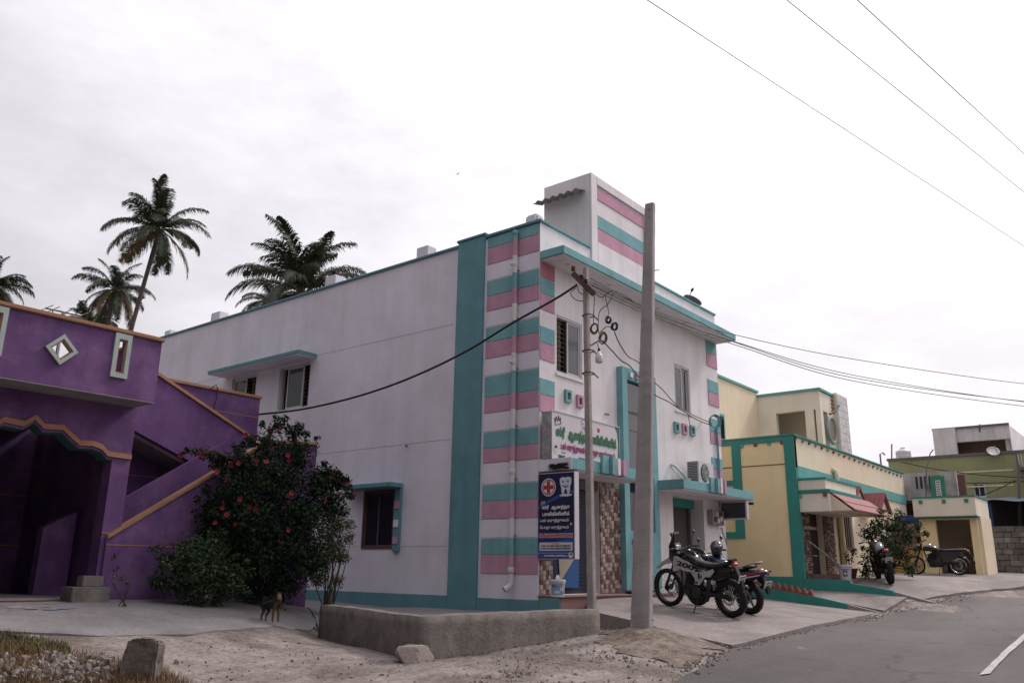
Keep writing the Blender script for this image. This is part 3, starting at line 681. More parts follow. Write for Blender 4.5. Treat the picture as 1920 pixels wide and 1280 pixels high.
# ================================================================== CLINIC
clinic = thing('clinic_building', 'two-storey lilac and white building with teal and pink painted bands', 'building', (4.2, 4, 0))
WX, WY, WTOP = 8.38, 15.6, 7.95
side_holes = [(7.51, 8.84, 4.73, 5.93), (9.9, 11.1, 4.73, 5.93), (4.01, 5.09, 1.16, 2.47)]
mb = MB(); panel(mb, 0, 0.0, .22, 0.0, WY, -.3, 7.86, side_holes); mb.build('side_wall', 'wall_lilac', clinic)
front_holes = [(.58, 1.54, 4.73, 5.99), (5.78, 6.63, 4.75, 5.97), (.42, 2.14, .30, 2.62), (5.45, 7.1, .18, 2.56)]
mb = MB(); panel(mb, 1, -.004, .224, .22, WX, -.3, 7.90, front_holes); mb.box(0, .22, -.004, 0.0, .2, 7.9); mb.build('front_wall', 'wall_white', clinic)
mb = MB(); mb.box(WX-.22, WX-.002, .22, WY, -.3, 7.86); mb.box(.22, WX-.22, WY-.22, WY, -.3, 7.86); mb.build('rear_wall', 'wall_white', clinic)
mb = MB(); mb.box(.22, WX-.22, .22, WY-.22, 6.9, 7.08); mb.build('roof_slab', 'roof_slab', clinic)
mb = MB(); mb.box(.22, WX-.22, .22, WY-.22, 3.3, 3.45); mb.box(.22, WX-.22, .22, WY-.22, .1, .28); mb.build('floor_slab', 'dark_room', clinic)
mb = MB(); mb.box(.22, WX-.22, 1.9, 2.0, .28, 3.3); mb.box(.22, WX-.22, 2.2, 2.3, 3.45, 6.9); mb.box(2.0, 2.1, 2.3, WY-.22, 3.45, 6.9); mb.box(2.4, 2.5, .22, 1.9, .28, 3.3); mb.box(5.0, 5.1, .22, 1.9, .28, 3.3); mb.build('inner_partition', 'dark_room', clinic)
# plinth, corner column, copings
mb = MB(); mb.box(-.03, .0, 2.33, WY, -.3, .22); mb.build('plinth', 'teal', clinic, bevel=.008)
mb = MB(); mb.box(-.034, .0, -.034, 1.52, -.3, .205); mb.box(-.034, 0, -.52, -.034, -.3, .262); mb.build('plinth', 'teal', clinic, bevel=.008)
mb = MB(); mb.box(-.04, .22, 1.52, 2.33, -.3, 7.97); mb.build('teal_column', 'teal', clinic, bevel=.01)
mb = MB(); mb.box(-.05, .26, 2.33, WY+.04, 7.86, 7.925); mb.build('coping', 'teal', clinic, bevel=.012)
mb = MB(); mb.box(-.065, .28, 1.49, 2.36, 7.97, 8.03); mb.build('coping', 'teal', clinic, bevel=.012)
mb = MB(); mb.box(-.055, .27, -.05, 1.49, 7.90, 7.965); mb.build('coping', 'teal', clinic, bevel=.012)
mb = MB(); mb.box(.27, 1.9, -.05, .25, 7.90, 7.955); mb.build('coping', 'teal_light', clinic, bevel=.012)
mb = MB(); mb.box(4.68, WX+.03, -.05, .25, 7.90, 7.955); mb.build('coping', 'teal_light', clinic, bevel=.012)
mb = MB(); mb.box(WX-.24, WX+.03, .25, WY, 7.86, 7.925); mb.build('coping', 'teal', clinic, bevel=.012)
mb = MB(); mb.box(WX-.02, WX+.012, .02, .22, 7.2, 7.9); mb.build('wall_return', 'wall_white', clinic)
# painted plaster bands on the side face
ys = [417, 439, 471, 503, 533, 562, 594, 623, 655, 689.5, 731, 762, 799, 831.5, 860, 902, 935, 970, 1007, 1040, 1077]
zs = [pl(0, 0, 1010.5, y).z for y in ys]; zs[0] = 7.895
cols3 = ['teal_light', 'pink', None]
bandcol = []
for i in range(len(zs)-1):
    c = cols3[i % 3]; z1, z0 = zs[i], zs[i+1]; bandcol.append((z0, z1, c))
    if c: MB().box(-.014, 0, .012, 1.45, z0+.01, z1-.01).build('painted_band', c, clinic, bevel=.004)
    elif i: 
        MB().box(-.009, 0, .012, 1.45, z0+.012, z1-.012).build('plaster_band', 'wall_lilac', clinic, bevel=.004)
# bands on the front corner
ysf = [(487.5, 518, 'pink_deep'), (518, 548, 'teal_light'), (548, 579, 'pink'), (609, 640, 'teal_light'), (640, 673, 'pink'), (707, 738, 'teal_light'), (738, 771, 'pink')]
for a, b, c in ysf:
    z1, z0 = pl(1, 0, 1011.5, a).z, pl(1, 0, 1011.5, b).z
    MB().box(.004, .51, -.02, -.004, z0+.01, min(z1, 7.04)-.01).build('painted_band', c, clinic, bevel=.004)
ysr = [635, 658, 684, 708, 731, 756, 780, 805, 828, 853, 875, 897]
for i in range(len(ysr)-1):
    c = cols3[i % 3]
    z1, z0 = pl(1, 0, 1322, ysr[i]).z, pl(1, 0, 1322, ysr[i+1]).z
    if c: MB().box(7.72, WX-.004, -.02, -.004, z0+.008, min(z1, 7.04)-.008).build('painted_band', c, clinic, bevel=.004)
# plaster joints
for z, a, b in ((6.06, 2.4, 7.25), (6.06, 11.6, WY), (3.46, 2.4, WY), (1.21, 2.4, 3.78), (1.21, 5.15, WY)):
    MB().box(-.003, 0, a, b, z-.005, z+.005).build('plaster_joint', 'joint_line', clinic)
# roof column stubs
for a, b in ((3.39, 3.77), (6.8, 7.22), (12.23, 12.7)):
    MB().box(.03, .34, a, b, 7.93, 8.22).build('column_stub', 'wall_lilac', clinic, bevel=.015)
MB().box(.3, .58, .32, .66, 7.96, 8.33).build('column_stub', 'wall_lilac', clinic, bevel=.05)
MB().box(WX-.34, WX-.04, .5, .85, 7.93, 8.15).build('column_stub', 'cement_light', clinic, bevel=.04)
MB().tube([(WX-.2, .65, 8.15), (WX-.2, .65, 8.42)], .012, 6).build('rebar', 'rust', clinic)
MB().box(.1, .34, WY-.4, WY-.05, 7.93, 8.15).build('column_stub', 'wall_lilac', clinic, bevel=.015)

def window(parent, ax, face, u0, u1, z0, z1, open_left=0, leaf='aluminium', grille=True, rec=.1, dirn=1, n_sash=2, pane='glass_grey'):
    """sliding window set in an opening: outer frame, sashes with panes, iron grille behind"""
    def bx(mb, a, b, e, g, d0, d1):
        if ax == 0: mb.box(face+d0, face+d1, a, b, e, g)
        else: mb.box(a, b, face+d0, face+d1, e, g)
        return mb
    t = .045; mb = MB()
    bx(mb, u0, u1, z0, z0+t, rec-.05, rec+.05); bx(mb, u0, u1, z1-t, z1, rec-.05, rec+.05); bx(mb, u0, u0+t, z0+t, z1-t, rec-.05, rec+.05); bx(mb, u1-t, u1, z0+t, z1-t, rec-.05, rec+.05)
    win = mb.build('window', leaf, parent, bevel=.005)
    mid = (u0+u1)/2
    sashes = [(u0+t, mid+.03, rec-.025)] if open_left == 1 else ([(mid-.03, u1-t, rec-.025)] if open_left == 2 else [(u0+t, mid+.03, rec-.035), (mid-.03, u1-t, rec+.005)])
    if open_left == 3: sashes = [(u0+t+.22*(u1-u0), u0+t+.74*(u1-u0), rec-.035)]
    for a, b, d in sashes:
        s = MB(); w_ = .04
        bx(s, a, b, z0+t, z0+t+w_, d, d+.03); bx(s, a, b, z1-t-w_, z1-t, d, d+.03); bx(s, a, a+w_, z0+t+w_, z1-t-w_, d, d+.03); bx(s, b-w_, b, z0+t+w_, z1-t-w_, d, d+.03)
        s.build('sash', leaf, win)
        p = MB(); bx(p, a+w_, b-w_, z0+t+w_, z1-t-w_, d+.010, d+.018); p.build('pane', pane, win)
    if grille:
        g = MB(); k = int((z1-z0)/.1)
        for i in range(1, k): z = z0+(z1-z0)*i/k; bx(g, u0+t, u1-t, z-.006, z+.006, rec+.06, rec+.072)
        for f_ in (.12, .3, .34, .5, .66, .7, .88): u = u0+(u1-u0)*f_; bx(g, u-.006, u+.006, z0+t, z1-t, rec+.073, rec+.085)
        for f_ in (.32, .68):
            u = u0+(u1-u0)*f_
            for q in (.3, .55, .8):
                z = z0+(z1-z0)*q; pts = []
                for i in range(13):
                    th = 2*math.pi*i/12; du, dz = .045*math.cos(th), .09*math.sin(th)
                    pts.append((face+rec+.08, u+du, z+dz) if ax == 0 else (u+du, face+rec+.08, z+dz))
                g.tube(pts, .006, 5, False)
        g.build('grille', 'grille', win)
    c = MB(); bx(c, u0, u1, z0, z1, rec+.22, rec+.23); c.build('dark_panel', 'dark_room', win)  # dark sheet behind the grille standing in for the unlit room
    return win
window(clinic, 0, 0, 7.51, 8.84, 4.73, 5.93, 3, 'aluminium')
window(clinic, 0, 0, 9.9, 11.1, 4.73, 5.93, 2, 'aluminium')
window(clinic, 0, 0, 4.01, 5.09, 1.16, 2.47, 0, 'frame_brown', True, .03, pane='glass')
window(clinic, 1, 0, .58, 1.54, 4.73, 5.99, 2, 'aluminium', True, .06)
window(clinic, 1, 0, 5.78, 6.63, 4.75, 5.97, 0, 'aluminium', False, .06)
MB().box(.55, 1.58, -.03, -.004, 4.66, 4.73).build('sill', 'wall_white', clinic, bevel=.006)
MB().box(5.75, 6.67, -.03, -.004, 4.69, 4.75).build('sill', 'wall_white', clinic, bevel=.006)
# sunshades
mb = MB(); mb.box(-.6, 0, 7.27, 11.45, 6.0, 6.10); s1 = mb.build('sunshade', 'teal', clinic, bevel=.012)
MB().box(-.585, -.004, 7.285, 11.435, 5.988, 5.999).build('soffit', 'wall_lilac', s1)
mb = MB(); mb.box(-.4, 0, 3.8, 5.5, 2.48, 2.58); mb.build('sunshade', 'teal', clinic, bevel=.012)
mb = MB(); mb.box(-.07, 0, 3.8, 4.0, 1.1, 2.48); fin = mb.build('window_fin', 'teal', clinic, bevel=.008)
for k, (a, b) in enumerate(((2.20, 2.02), (1.78, 1.62), (1.42, 1.26))):
    MB().box(-.085, -.07, 3.83, 3.98, b, a).build('inset_square', 'pink' if k != 1 else 'wall_white', fin, bevel=.003)
# main canopy over the front
mb = MB(); mb.box(-.01, WX+.01, -.62, -.004, 7.05, 7.235); cm = mb.build('canopy', 'teal_light', clinic, bevel=.015)
MB().box(.02, WX-.02, -.59, -.006, 7.035, 7.049).build('soffit', 'wall_white', cm)
for u in (.55, 2.2, 4.4, 5.9, 7.3):
    MB().lathe([(.06, 0), (.06, -.012), (.045, -.016)], (u, -.32, 7.036), n=14).build('downlight', 'aluminium', cm)
# stair tower
tw = MB(); tw.box(1.93, 4.66, .0, 1.34, 7.09, 9.84)
tower = tw.build('stair_tower', 'wall_white', clinic, bevel=.01)
mb = MB(); mb.box(1.93, 2.19, -.045, -.004, 7.24, 9.84); mb.box(2.19, 4.42, -.045, -.004, 9.62, 9.84); mb.box(4.42, 4.66, -.045, -.004, 7.24, 9.84); mb.box(2.19, 4.42, -.045, -.004, 7.24, 8.16); mb.build('panel_border', 'wall_white', tower, bevel=.01)
tz = [pl(1, 0, 1117, y).z for y in (350, 373, 401.5, 426.5, 453)]
for i, c in ((0, 'pink'), (2, 'teal_light'), (3, 'pink')):
    MB().box(2.19, 4.42, -.018, 0, tz[i+1]+.006, tz[i]-.006).build('painted_band', c, tower, bevel=.004)
# corrugated asbestos sheet on the tower
mb = MB(); n = 36; vs = []; fs = []
for j, (dx, z) in enumerate(((0, 9.42), (-.34, 9.33))):
    for i in range(n+1):
        y = .12+1.32*i/n; vs.append((1.93+dx, y, z+.03*math.sin(i*2*math.pi/6)))
for i in range(n): fs.append((i, i+1, n+2+i, n+1+i))
mb.add(vs, fs); mb.add([(a, b, c-.012) for a, b, c in vs], fs); mb.build('corrugated_sheet', 'asbestos', tower)

# entrance canopy
mb = MB(); mb.box(.03, 2.78, -.78, -.004, 2.62, 2.84); c1 = mb.build('canopy', 'teal_light', clinic, bevel=.012)
MB().box(.0, .03, -.785, -.004, 2.60, 2.85).build('end_face', 'wall_lilac', c1, bevel=.008)
MB().box(.05, 2.76, -.76, -.006, 2.606, 2.619).build('soffit', 'wall_white', c1)
for a, b, z1, d, c in ((1.0, 1.26, 3.0, .06, 'teal_light'), (1.27, 1.36, 3.0, .13, 'teal_light'), (1.48, 1.58, 2.97, .13, 'wall_white'), (1.68, 1.82, 2.97, .13, 'pink')):
    MB().box(a, b, -.78-d, -.781+(.1 if False else 0), 2.63, z1).build('fin', c, c1, bevel=.008)
# right canopy
mb = MB(); mb.box(4.45, 8.42, -.83, -.004, 2.61, 2.83); c2 = mb.build('canopy', 'teal_light', clinic, bevel=.012)
MB().box(4.47, 8.40, -.81, -.006, 2.596, 2.609).build('soffit', 'wall_white', c2)
for a, b, z1, d, c in ((5.76, 5.98, 2.98, .06, 'teal_light'), (5.99, 6.08, 2.98, .13, 'teal_light'), (6.18, 6.27, 2.98, .13, 'wall_white'), (6.38, 6.5, 2.98, .13, 'pink')):
    MB().box(a, b, -.83-d, -.831, 2.62, z1).build('fin', c, c2, bevel=.008)
# stair glazing with teal surround
mb = MB(); panel(mb, 1, -.16, .156, 2.95, 4.5, .36, 5.31, [(3.17, 4.28, 3.0, 5.04), (3.17, 4.28, 1.62, 2.85), (3.2, 3.55, .40, .56), (3.2, 3.55, .86, 1.06), (3.2, 3.55, 1.2, 1.42)])
gf = mb.build('glazing_surround', 'teal_light', clinic, bevel=.008)
MB().box(3.17, 4.28, -.05, -.03, 3.9, 5.04).build('pane', 'glass_grey', gf)
MB().box(3.17, 4.28, -.05, -.03, 3.0, 3.88).build('pane', 'glass_grey', gf)
MB().box(3.17, 4.28, -.055, -.025, 3.88, 3.9).build('glazing_bar', 'frame_brown', gf)
MB().box(3.17, 4.28, -.05, -.03, 1.62, 2.85).build('pane', 'glass', gf)
for z0, z1, c in ((.40, .56, 'pink'), (.86, 1.06, 'wall_white'), (1.2, 1.42, 'pink')): MB().box(3.2, 3.55, -.03, -.005, z0, z1).build('inset_square', c, gf)
for u, c in ((3.26, 'wall_white'), (3.52, 'pink')): MB().box(u, u+.12, -.2, -.16, 5.1, 5.22).build('inset_square', c, gf, bevel=.004)
# small square niches
def niche(u, z, c, w=.22, h=.26):
    mb = MB(); panel(mb, 1, -.06, .056, u, u+w, z-h, z, [(u+.055, u+w-.055, z-h+.055, z-.055)]); o = mb.build('niche_frame', c, clinic, bevel=.005)
    MB().box(u+.055, u+w-.055, -.012, -.005, z-h+.055, z-.055).build('niche_back', 'cement', o)  # grey panel stands in for the shade inside the open niche
niche(.86, 4.41, 'teal_light'); niche(1.29, 4.37, 'pink')
for x, c in ((1262, 'teal_light'), (1277, 'pink'), (1292, 'teal_light')):
    a = pl(1, 0, x, 790+(x-1262)*.22); niche(a.x, a.z, c, .24, .27)
# entrance: granite step, tiled jambs, shutter, poster
mb = MB(); mb.box(0.0, 4.5, -.52, -.006, -.3, .26); st = mb.build('entrance_step', 'step_stone', clinic, bevel=.01)
MB().box(-.036, 4.52, -.545, -.006, .264, .292).build('tread', 'step_stone', st, bevel=.006)
def tilewall(name, u0, u1, z0, z1, seed):
    r_ = random.Random(seed); mb = MB(); s = .088; z = z0; row = 0
    while z < z1-.01:
        u = u0; k = 0
        while u < u1-.01:
            wdt = min(s*(1 if (k+row*3) % 5 else 1), u1-u); h = min(s*(1.0), z1-z)
            ptn = [[0, 2, 1, 3], [2, 1, 0, 2], [1, 3, 2, 0], [3, 2, 1, 1]][row % 4][k % 4]
            mb.m = ptn if r_.random() > .2 else r_.randrange(4)
            mb.box(u+.003, u+wdt-.003, -.03-r_.random()*.010, -.005, z+.003, z+h-.003); u += wdt; k += 1
        z += s; row += 1
    mb.m = 0
    o = mb.build(name, ['tile_a', 'tile_b', 'tile_c', 'tile_d'], clinic); return kind(o, 'stuff')
tilewall('tile_cladding', .02, .42, .31, 2.6, 1); tilewall('tile_cladding', 2.14, 2.93, .31, 2.6, 2)
# folded blue boards and dark roller shutter in the doorway
mb = MB(); z = .31
while z < 2.6: mb.box(.42, 2.14, .13, .15+.0, z, z+.062); mb.box(.42, 2.14, .145, .16, z+.062, z+.075); z += .075
sh_ = mb.build('roller_shutter', 'shutter_navy', clinic)
MB().box(.42, 2.14, .02, .12, 2.40, 2.6).build('shutter_box', 'frame_grey', sh_)
mb = MB(); mb.box(.50, .86, .05, .075, .34, 1.25); mb.build('notice_board', 'sign_navy', clinic)
bd = MB().box(.86, 1.42, .04, .07, .42, 1.5).build('notice_board', 'poster_blue', clinic)
MB().add([pl(1, .035, *q) for q in ((1047, 1030), (1050, 1092), (1087, 1030))], [(0, 1, 2)]).build('board_print', 'poster_beige', bd)
mb = MB(); text_mesh(mb, 'US', (.62, .045, .98), (1, 0, 0), (0, 0, 1), .06, bold=.05); mb.build('board_lettering', 'ink_black', bd)
# doorway on the right
mb = MB(); mb.box(5.45, 7.1, .22, .5, 2.56, 2.7); mb.box(5.3, 5.45, .22, .5, .18, 2.56); mb.box(7.1, 7.25, .22, .5, .18, 2.56); mb.build('doorway_lining', 'wall_white', clinic)
mb = MB(); mb.box(5.45, 7.1, .26, .5, 2.34, 2.56); mb.build('shutter_box', 'teal_vivid', clinic, bevel=.01)
mb = MB(); mb.box(6.92, 6.97, .3, .35, .2, 2.34); mb.box(5.5, 5.55, .3, .35, .2, 2.34); mb.build('shutter_guide', 'frame_grey', clinic)
MB().box(5.45, 7.1, .40, .45, .2, 2.5).build('door', 'dark_panel', clinic)
# rain pipe painted with the bands
mb = MB(); py, px_ = .60, -.085
mb.m = 0
for z0, z1, c in bandcol:
    mb.m = {'teal_light': 0, 'pink': 1, None: 2}[c]
    mb.tube([(px_, py, z0), (px_, py, min(z1, 7.80))], .056, 12, False)
mb.m = 2; zb = bandcol[-1][0]
mb.tube([(px_, py, zb), (px_, py, .52), (px_-.01, py+.01, .46), (px_-.05, py+.04, .41), (px_-.11, py+.08, .38)], .06, 12, False)
wz = [(a+b)/2 for a, b, c in bandcol if c is None]
for z in wz[::2]+[.75]: mb.lathe([(.061, -.05), (.064, -.04), (.064, .04), (.061, .05)], (px_, py, z), n=12)
for z in wz[:3:2]: mb.tube([(px_-.04, py+.02, z), (px_-.09, py+.05, z)], .035, 8)
mb.m = 0; mb.lathe([(.056, 0), (.066, .03), (.066, .1), (.05, .11)], (px_, py, 7.72), n=12)
rp = mb.build('rain_pipe', ['teal_light', 'pink', 'pvc'], clinic, smooth=True)
for z in wz: MB().box(-.09, -.0, py-.07, py+.07, z-.14, z-.127).build('pipe_clip', 'cement_light', rp)
# small fittings
MB().tube([(-.02, 3.72, 3.42), (-.07, 3.72, 3.40)], .02, 8).build('outlet_pipe', 'rust', clinic)
for u in (2.42, 2.52): MB().tube([(u, -.02, 4.12), (u, -.05, 4.12)], .02, 6).build('wall_anchor', 'rust', clinic)
MB().tube([(5.05, .1, 7.95), (5.05, .1, 8.25), (5.08, .06, 8.33), (5.16, -.02, 8.35)], .018, 8).build('vent_pipe', 'pvc', clinic, smooth=True)
# cables down the right pillar, brackets
mb = MB()
for q in (0, .06, .1): mb.tube([(8.0+q, -.04, 4.6), (8.01+q, -.05, 3.6), (8.0+q, -.04, 2.84)], .012, 6)
mb.build('pillar_cable', 'teal', clinic)
mb = MB(); mb.tube([(8.05, -.04, 2.6), (8.05, -.1, 2.3)], .012, 6); mb.tube([(8.14, -.04, 2.6), (8.14, -.1, 2.3)], .012, 6); mb.tube([(7.9, -.1, 1.9), (8.1, -.15, 1.45)], .02, 6); mb.build('conduit', 'steel', clinic)

# ---------------- things fixed to the clinic
# projecting light-box sign
zA, zB = 2.565, .955; y0, y1 = .05, -.88
s = thing('projecting_sign', 'dark blue upright clinic light box with red cross and smiling tooth', 'sign', (-.02, -.4, zB))
MB().box(-.05, .10, y1, y0-.07, zB, zA).build('case', 'sign_white', s, bevel=.006)
W_ = abs(y1-y0)-.07; H_ = zA-zB; O = Vector((-.052, y0-.07, zB)); rt, up = Vector((0, -1, 0)), Vector((0, 0, 1))
def sp(u, v, d=0): return O+rt*(u*W_)+up*(v*H_)+Vector((-d, 0, 0))
def sbox(mb, u0, u1, v0, v1, d): a = sp(u0, v0, 0); b = sp(u1, v1, d); mb.box(a.x, b.x, a.y, b.y, a.z, b.z); return mb
sbox(MB(), .015, .985, .008, .992, .003).build('face_panel', 'sign_navy', s)
mb = MB(); poly(mb, sp(0, 0, .0042), rt*W_, up*H_, [(.015, .01), (.985, .01), (.985, .40), (.7, .33), (.4, .29), (.015, .33)]); mb.build('printed_ground', 'sign_blue', s)
mb = MB(); poly(mb, sp(0, 0, .0048), rt*W_, up*H_, [(.015, .01), (.985, .01), (.985, .25), (.6, .21), (.3, .17), (.015, .15)]); mb.build('printed_ground', 'sign_azure', s)
mb = MB(); poly(mb, sp(0, 0, .0048), rt*W_, up*H_, [(.015, .60), (.3, .68), (.6, .74), (.985, .79), (.985, .74), (.6, .70), (.3, .645), (.015, .575)]); mb.build('printed_ground', 'sign_azure', s)
mb = MB(); disc(mb, sp(.30, .83, .0055), rt, up, .20*W_); mb.build('emblem_disc', 'ink_white', s)
mb = MB(); disc(mb, sp(.30, .83, .0062), rt, up, .178*W_); mb.build('emblem_ring', 'ink_red', s)
mb = MB(); disc(mb, sp(.30, .83, .0068), rt, up, .152*W_); mb.build('emblem_disc', 'ink_white', s)
mb = MB(); r_ = .14*W_; q = .045*W_; c0 = sp(.30, .83, .0075); poly(mb, c0, rt, up, [(-q, -r_), (q, -r_), (q, -q), (r_, -q), (r_, q), (q, q), (q, r_), (-q, r_), (-q, q), (-r_, q), (-r_, -q), (-q, -q)]); mb.build('emblem_cross', 'ink_red', s)
TOOTH = [(-.5, .75), (-.38, .95), (-.15, .98), (0, .9), (.15, .98), (.38, .95), (.5, .75), (.48, .3), (.38, -.1), (.36, -.6), (.28, -.9), (.16, -.85), (.1, -.5), (0, -.25), (-.1, -.5), (-.16, -.85), (-.28, -.9), (-.36, -.6), (-.38, -.1), (-.48, .3)]
def tooth(par, c, rt, up, sx, sy, fillm, lm, outline=None, d=.0055):
    nr = rt.cross(up).normalized(); k = -1 if False else 1
    mb = MB(); 
    if outline: poly(mb, c, rt*sx*1.1, up*sy*1.07, TOOTH, d-.0006); mb.build('tooth_outline', outline, par); mb = MB()
    poly(mb, c, rt*sx, up*sy, TOOTH, d); mb.build('tooth_print', fillm, par)
    mb = MB()
    for e in (-.22, .2): disc(mb, c+rt*sx*e+up*sy*.5, rt, up, sx*.12, sy*.13, d+.0008, 12)
    poly(mb, c, rt*sx, up*sy, [(-.3, .15), (.28, .15), (.24, -.02), (.1, -.2), (-.06, -.22), (-.2, -.12), (-.27, .02)], d+.0008); mb.build('face_print', lm, par)
    mb = MB(); poly(mb, c, rt*sx, up*sy, [(-.25, .11), (.23, .11), (.2, .02), (-.22, .02)], d+.0014); mb.build('teeth_print', fillm, par)
    mb = MB(); disc(mb, c+rt*sx*(-.2)+up*sy*.53, rt, up, sx*.04, sy*.05, d+.0014, 8); disc(mb, c+rt*sx*(.22)+up*sy*.53, rt, up, sx*.04, sy*.05, d+.0014, 8); mb.build('glint_print', fillm, par)
mb = MB(); disc(mb, sp(.77, .728, .0055), rt, up, .17*W_, .014*H_); mb.build('tooth_shadow_print', 'ink_white', s)
tooth(s, sp(.77, .835, 0), rt, up, .31*W_, .105*H_, 'ink_white', 'ink_blue', 'ink_blue', .006)
def line(txt, u, v, h, wdt, m_, bold=.03, par=None, d=.0072):
    mb = MB(); text_mesh(mb, txt, sp(u, v, d), rt, up, h*H_, wdt*W_, bold); return mb.build('lettering', m_, par or s)
mb = MB()
for a, b in (((.09, .655), (.105, .625)), ((.105, .625), (.19, .64)), ((.19, .64), (.2, .67)), ((.09, .655), (.125, .645)), ((.125, .645), (.14, .672)), ((.14, .672), (.155, .648)), ((.155, .648), (.2, .67))): mb.tube([sp(*a, .007), sp(*b, .007)], .004, 4)
mb.build('crown_print', 'ink_white', s)
line('ஸ்ரீ', .13, .578, .034, .18, 'ink_white', .05); line('ஆனந்தா', .38, .578, .034, .50, 'ink_white', .05)
line('பாலிகிளினிக்', .14, .498, .036, .73, 'ink_white', .05)
line('பல் மருத்துவம்', .07, .428, .030, .78, 'ink_white', .035)
line('ெபாது மருத்துவம்', .07, .348, .030, .78, 'ink_white', .035)
line('&', .88, .385, .03, .065, 'ink_white', .02)
line('SRI ANANDHA POLYCLINIC', .055, .248, .040, .90, 'ink_white', .13, d=.0066); line('SRI ANANDHA POLYCLINIC', .055, .248, .040, .90, 'ink_red', .05, d=.0078)
sbox(MB(), .055, .945, .095, .19, .0065).build('hours_box', 'sign_white', s)
line('பார்ைவ ேநரம்', .40, .171, .010, .2, 'ink_red', .03, d=.0078)
line('காைல : 9.00 மணி முதல் 2.00 மணி வைர', .10, .145, .013, .8, 'ink_black', .04, d=.0078)
line('மாைல : 4.00 மணி முதல் 8.00 மணி வைர', .10, .115, .013, .8, 'ink_black', .04, d=.0078)
mb = MB(); sbox(mb, .015, .985, .068, .071, .0065); mb.build('rule_print', 'ink_white', s)
mb = MB(); disc(mb, sp(.90, .045, .0075), rt, up, .062*W_); mb.build('logo_print', 'ink_white', s)
mb = MB(); disc(mb, sp(.885, .055, .0082), rt, up, .018*W_); disc(mb, sp(.925, .058, .0082), rt, up, .02*W_); mb.build('logo_mark', 'ink_black', s)
mb = MB(); x_ = .14
disc(mb, sp(.13, .04, .0075), rt, up, .015*W_); mb.build('pin_print', 'ink_magenta', s)
mb = MB(); u = .18
while u < .78: k = rng.uniform(.02, .05); sbox(mb, u, u+k, .032, .032+rng.uniform(.010, .016), .0072); u += k+.012
mb.build('address_print', 'ink_white', s)
mb = MB(); mb.box(-.02, .06, -.75, -.1, 2.6, 2.64) if False else mb.box(-.03, .08, -.86, -.02, 2.57, 2.605); mb.build('bracket', 'rust', s)
mb = MB()
for q in range(26):
    mb.tube([(-.03-rng.random()*.03, -.25-rng.random()*.5, 2.62+rng.random()*.12) for _ in range(4)], .007, 5)
mb.build('wiring_tangle', 'black_cable', s)

# long front sign on the entrance canopy
y_ = -.33; xa, xb = -.02, 2.47; za, zb2 = 2.85, 3.79
s = thing('name_board', 'long white clinic name board with green lettering on the entrance canopy', 'sign', (1.2, -.2, za))
MB().box(xa+.02, xb, y_+.004, -.07, za, zb2).build('case', 'tin', s, bevel=.006)
mb = MB(); 
vs = []; nn = 8
for i in range(nn+1):
    for j in range(nn+1):
        vs.append((xa+.018-.012*abs(mnoise.noise(Vector((i*.9, j*.9, 3)))), y_+.01+(.25*i/nn), za+(zb2-za)*j/nn))
mb.add(vs, [(i*(nn+1)+j, (i+1)*(nn+1)+j, (i+1)*(nn+1)+j+1, i*(nn+1)+j+1) for i in range(nn) for j in range(nn)]); mb.build('crumpled_side', 'tin', s)
MB().box(xa, xb, y_, y_+.004, za, zb2).build('face_panel', 'sign_white', s)
mb = MB(); mb.box(xa-.01, xb+.01, y_-.012, y_+.004, zb2, zb2+.02); mb.box(xa-.012, xa, y_-.012, y_+.004, za, zb2); mb.box(xb, xb+.012, y_-.012, y_+.004, za, zb2); mb.build('edge_trim', 'aluminium', s)
W_ = xb-xa; H_ = zb2-za; O = Vector((xa, y_, za)); rt = Vector((1, 0, 0))
def sp(u, v, d=0): return O+rt*(u*W_)+up*(v*H_)+Vector((0, -d, 0))
mb = MB(); poly(mb, sp(0, 0, .003), rt*W_, up*H_, [(1.0, 1.0), (.93, 1.0), (.97, .85), (.985, .6), (.975, .3), (.94, 0), (1.0, 0)]); mb.build('green_print', 'ink_green', s)
mb = MB(); poly(mb, sp(0, 0, .003), rt*W_, up*H_, [(.37, 0.0), (.80, 0.0), (.80, .1), (.37, .13)]); mb.build('grey_print', 'ink_grey', s)
line('ஸ்ரீ', .055, .50, .17, .12, 'ink_green', .06, d=.005); line('ஆனந்தா பாலிகிளினிக்', .225, .50, .17, .72, 'ink_green', .06, d=.005)
line('பல் மருத்துவம் & ெபாது மருத்துவம்', .12, .24, .115, .80, 'ink_magenta', .045, d=.005)
line('Contact :-', .125, .145, .045, .075, 'ink_black', .01, d=.005); line('78682', .085, .03, .075, .09, 'ink_black', .04, d=.005)
tooth(s, sp(.455, .80, 0), rt, up, .075*W_, .16*H_, 'sign_white', 'ink_violet', 'ink_violet', .004)
mb = MB(); sbox(mb, .655, .69, .78, .86, .004); mb.build('red_print', 'ink_red', s)
mb = MB(); disc(mb, sp(.05, .22, .004), rt, up, .03*W_, .1*H_); mb.build('logo_print', 'plate_white', s)
mb = MB(); disc(mb, sp(.043, .25, .005), rt, up, .009*W_, .03*H_, 0, 10); disc(mb, sp(.06, .26, .005), rt, up, .009*W_, .035*H_, 0, 10); mb.build('logo_mark', 'ink_black', s)
mb = MB()
cpts = [(.035, .86), (.045, .72), (.12, .76), (.115, .9), (.10, .82), (.088, .93), (.075, .80), (.055, .90), (.045, .78), (.035, .86)]
for a, b in zip(cpts[:-1], cpts[1:]): mb.tube([sp(*a, .004), sp(*b, .004)], .007, 4)
mb.build('crown_print', 'ink_black', s)

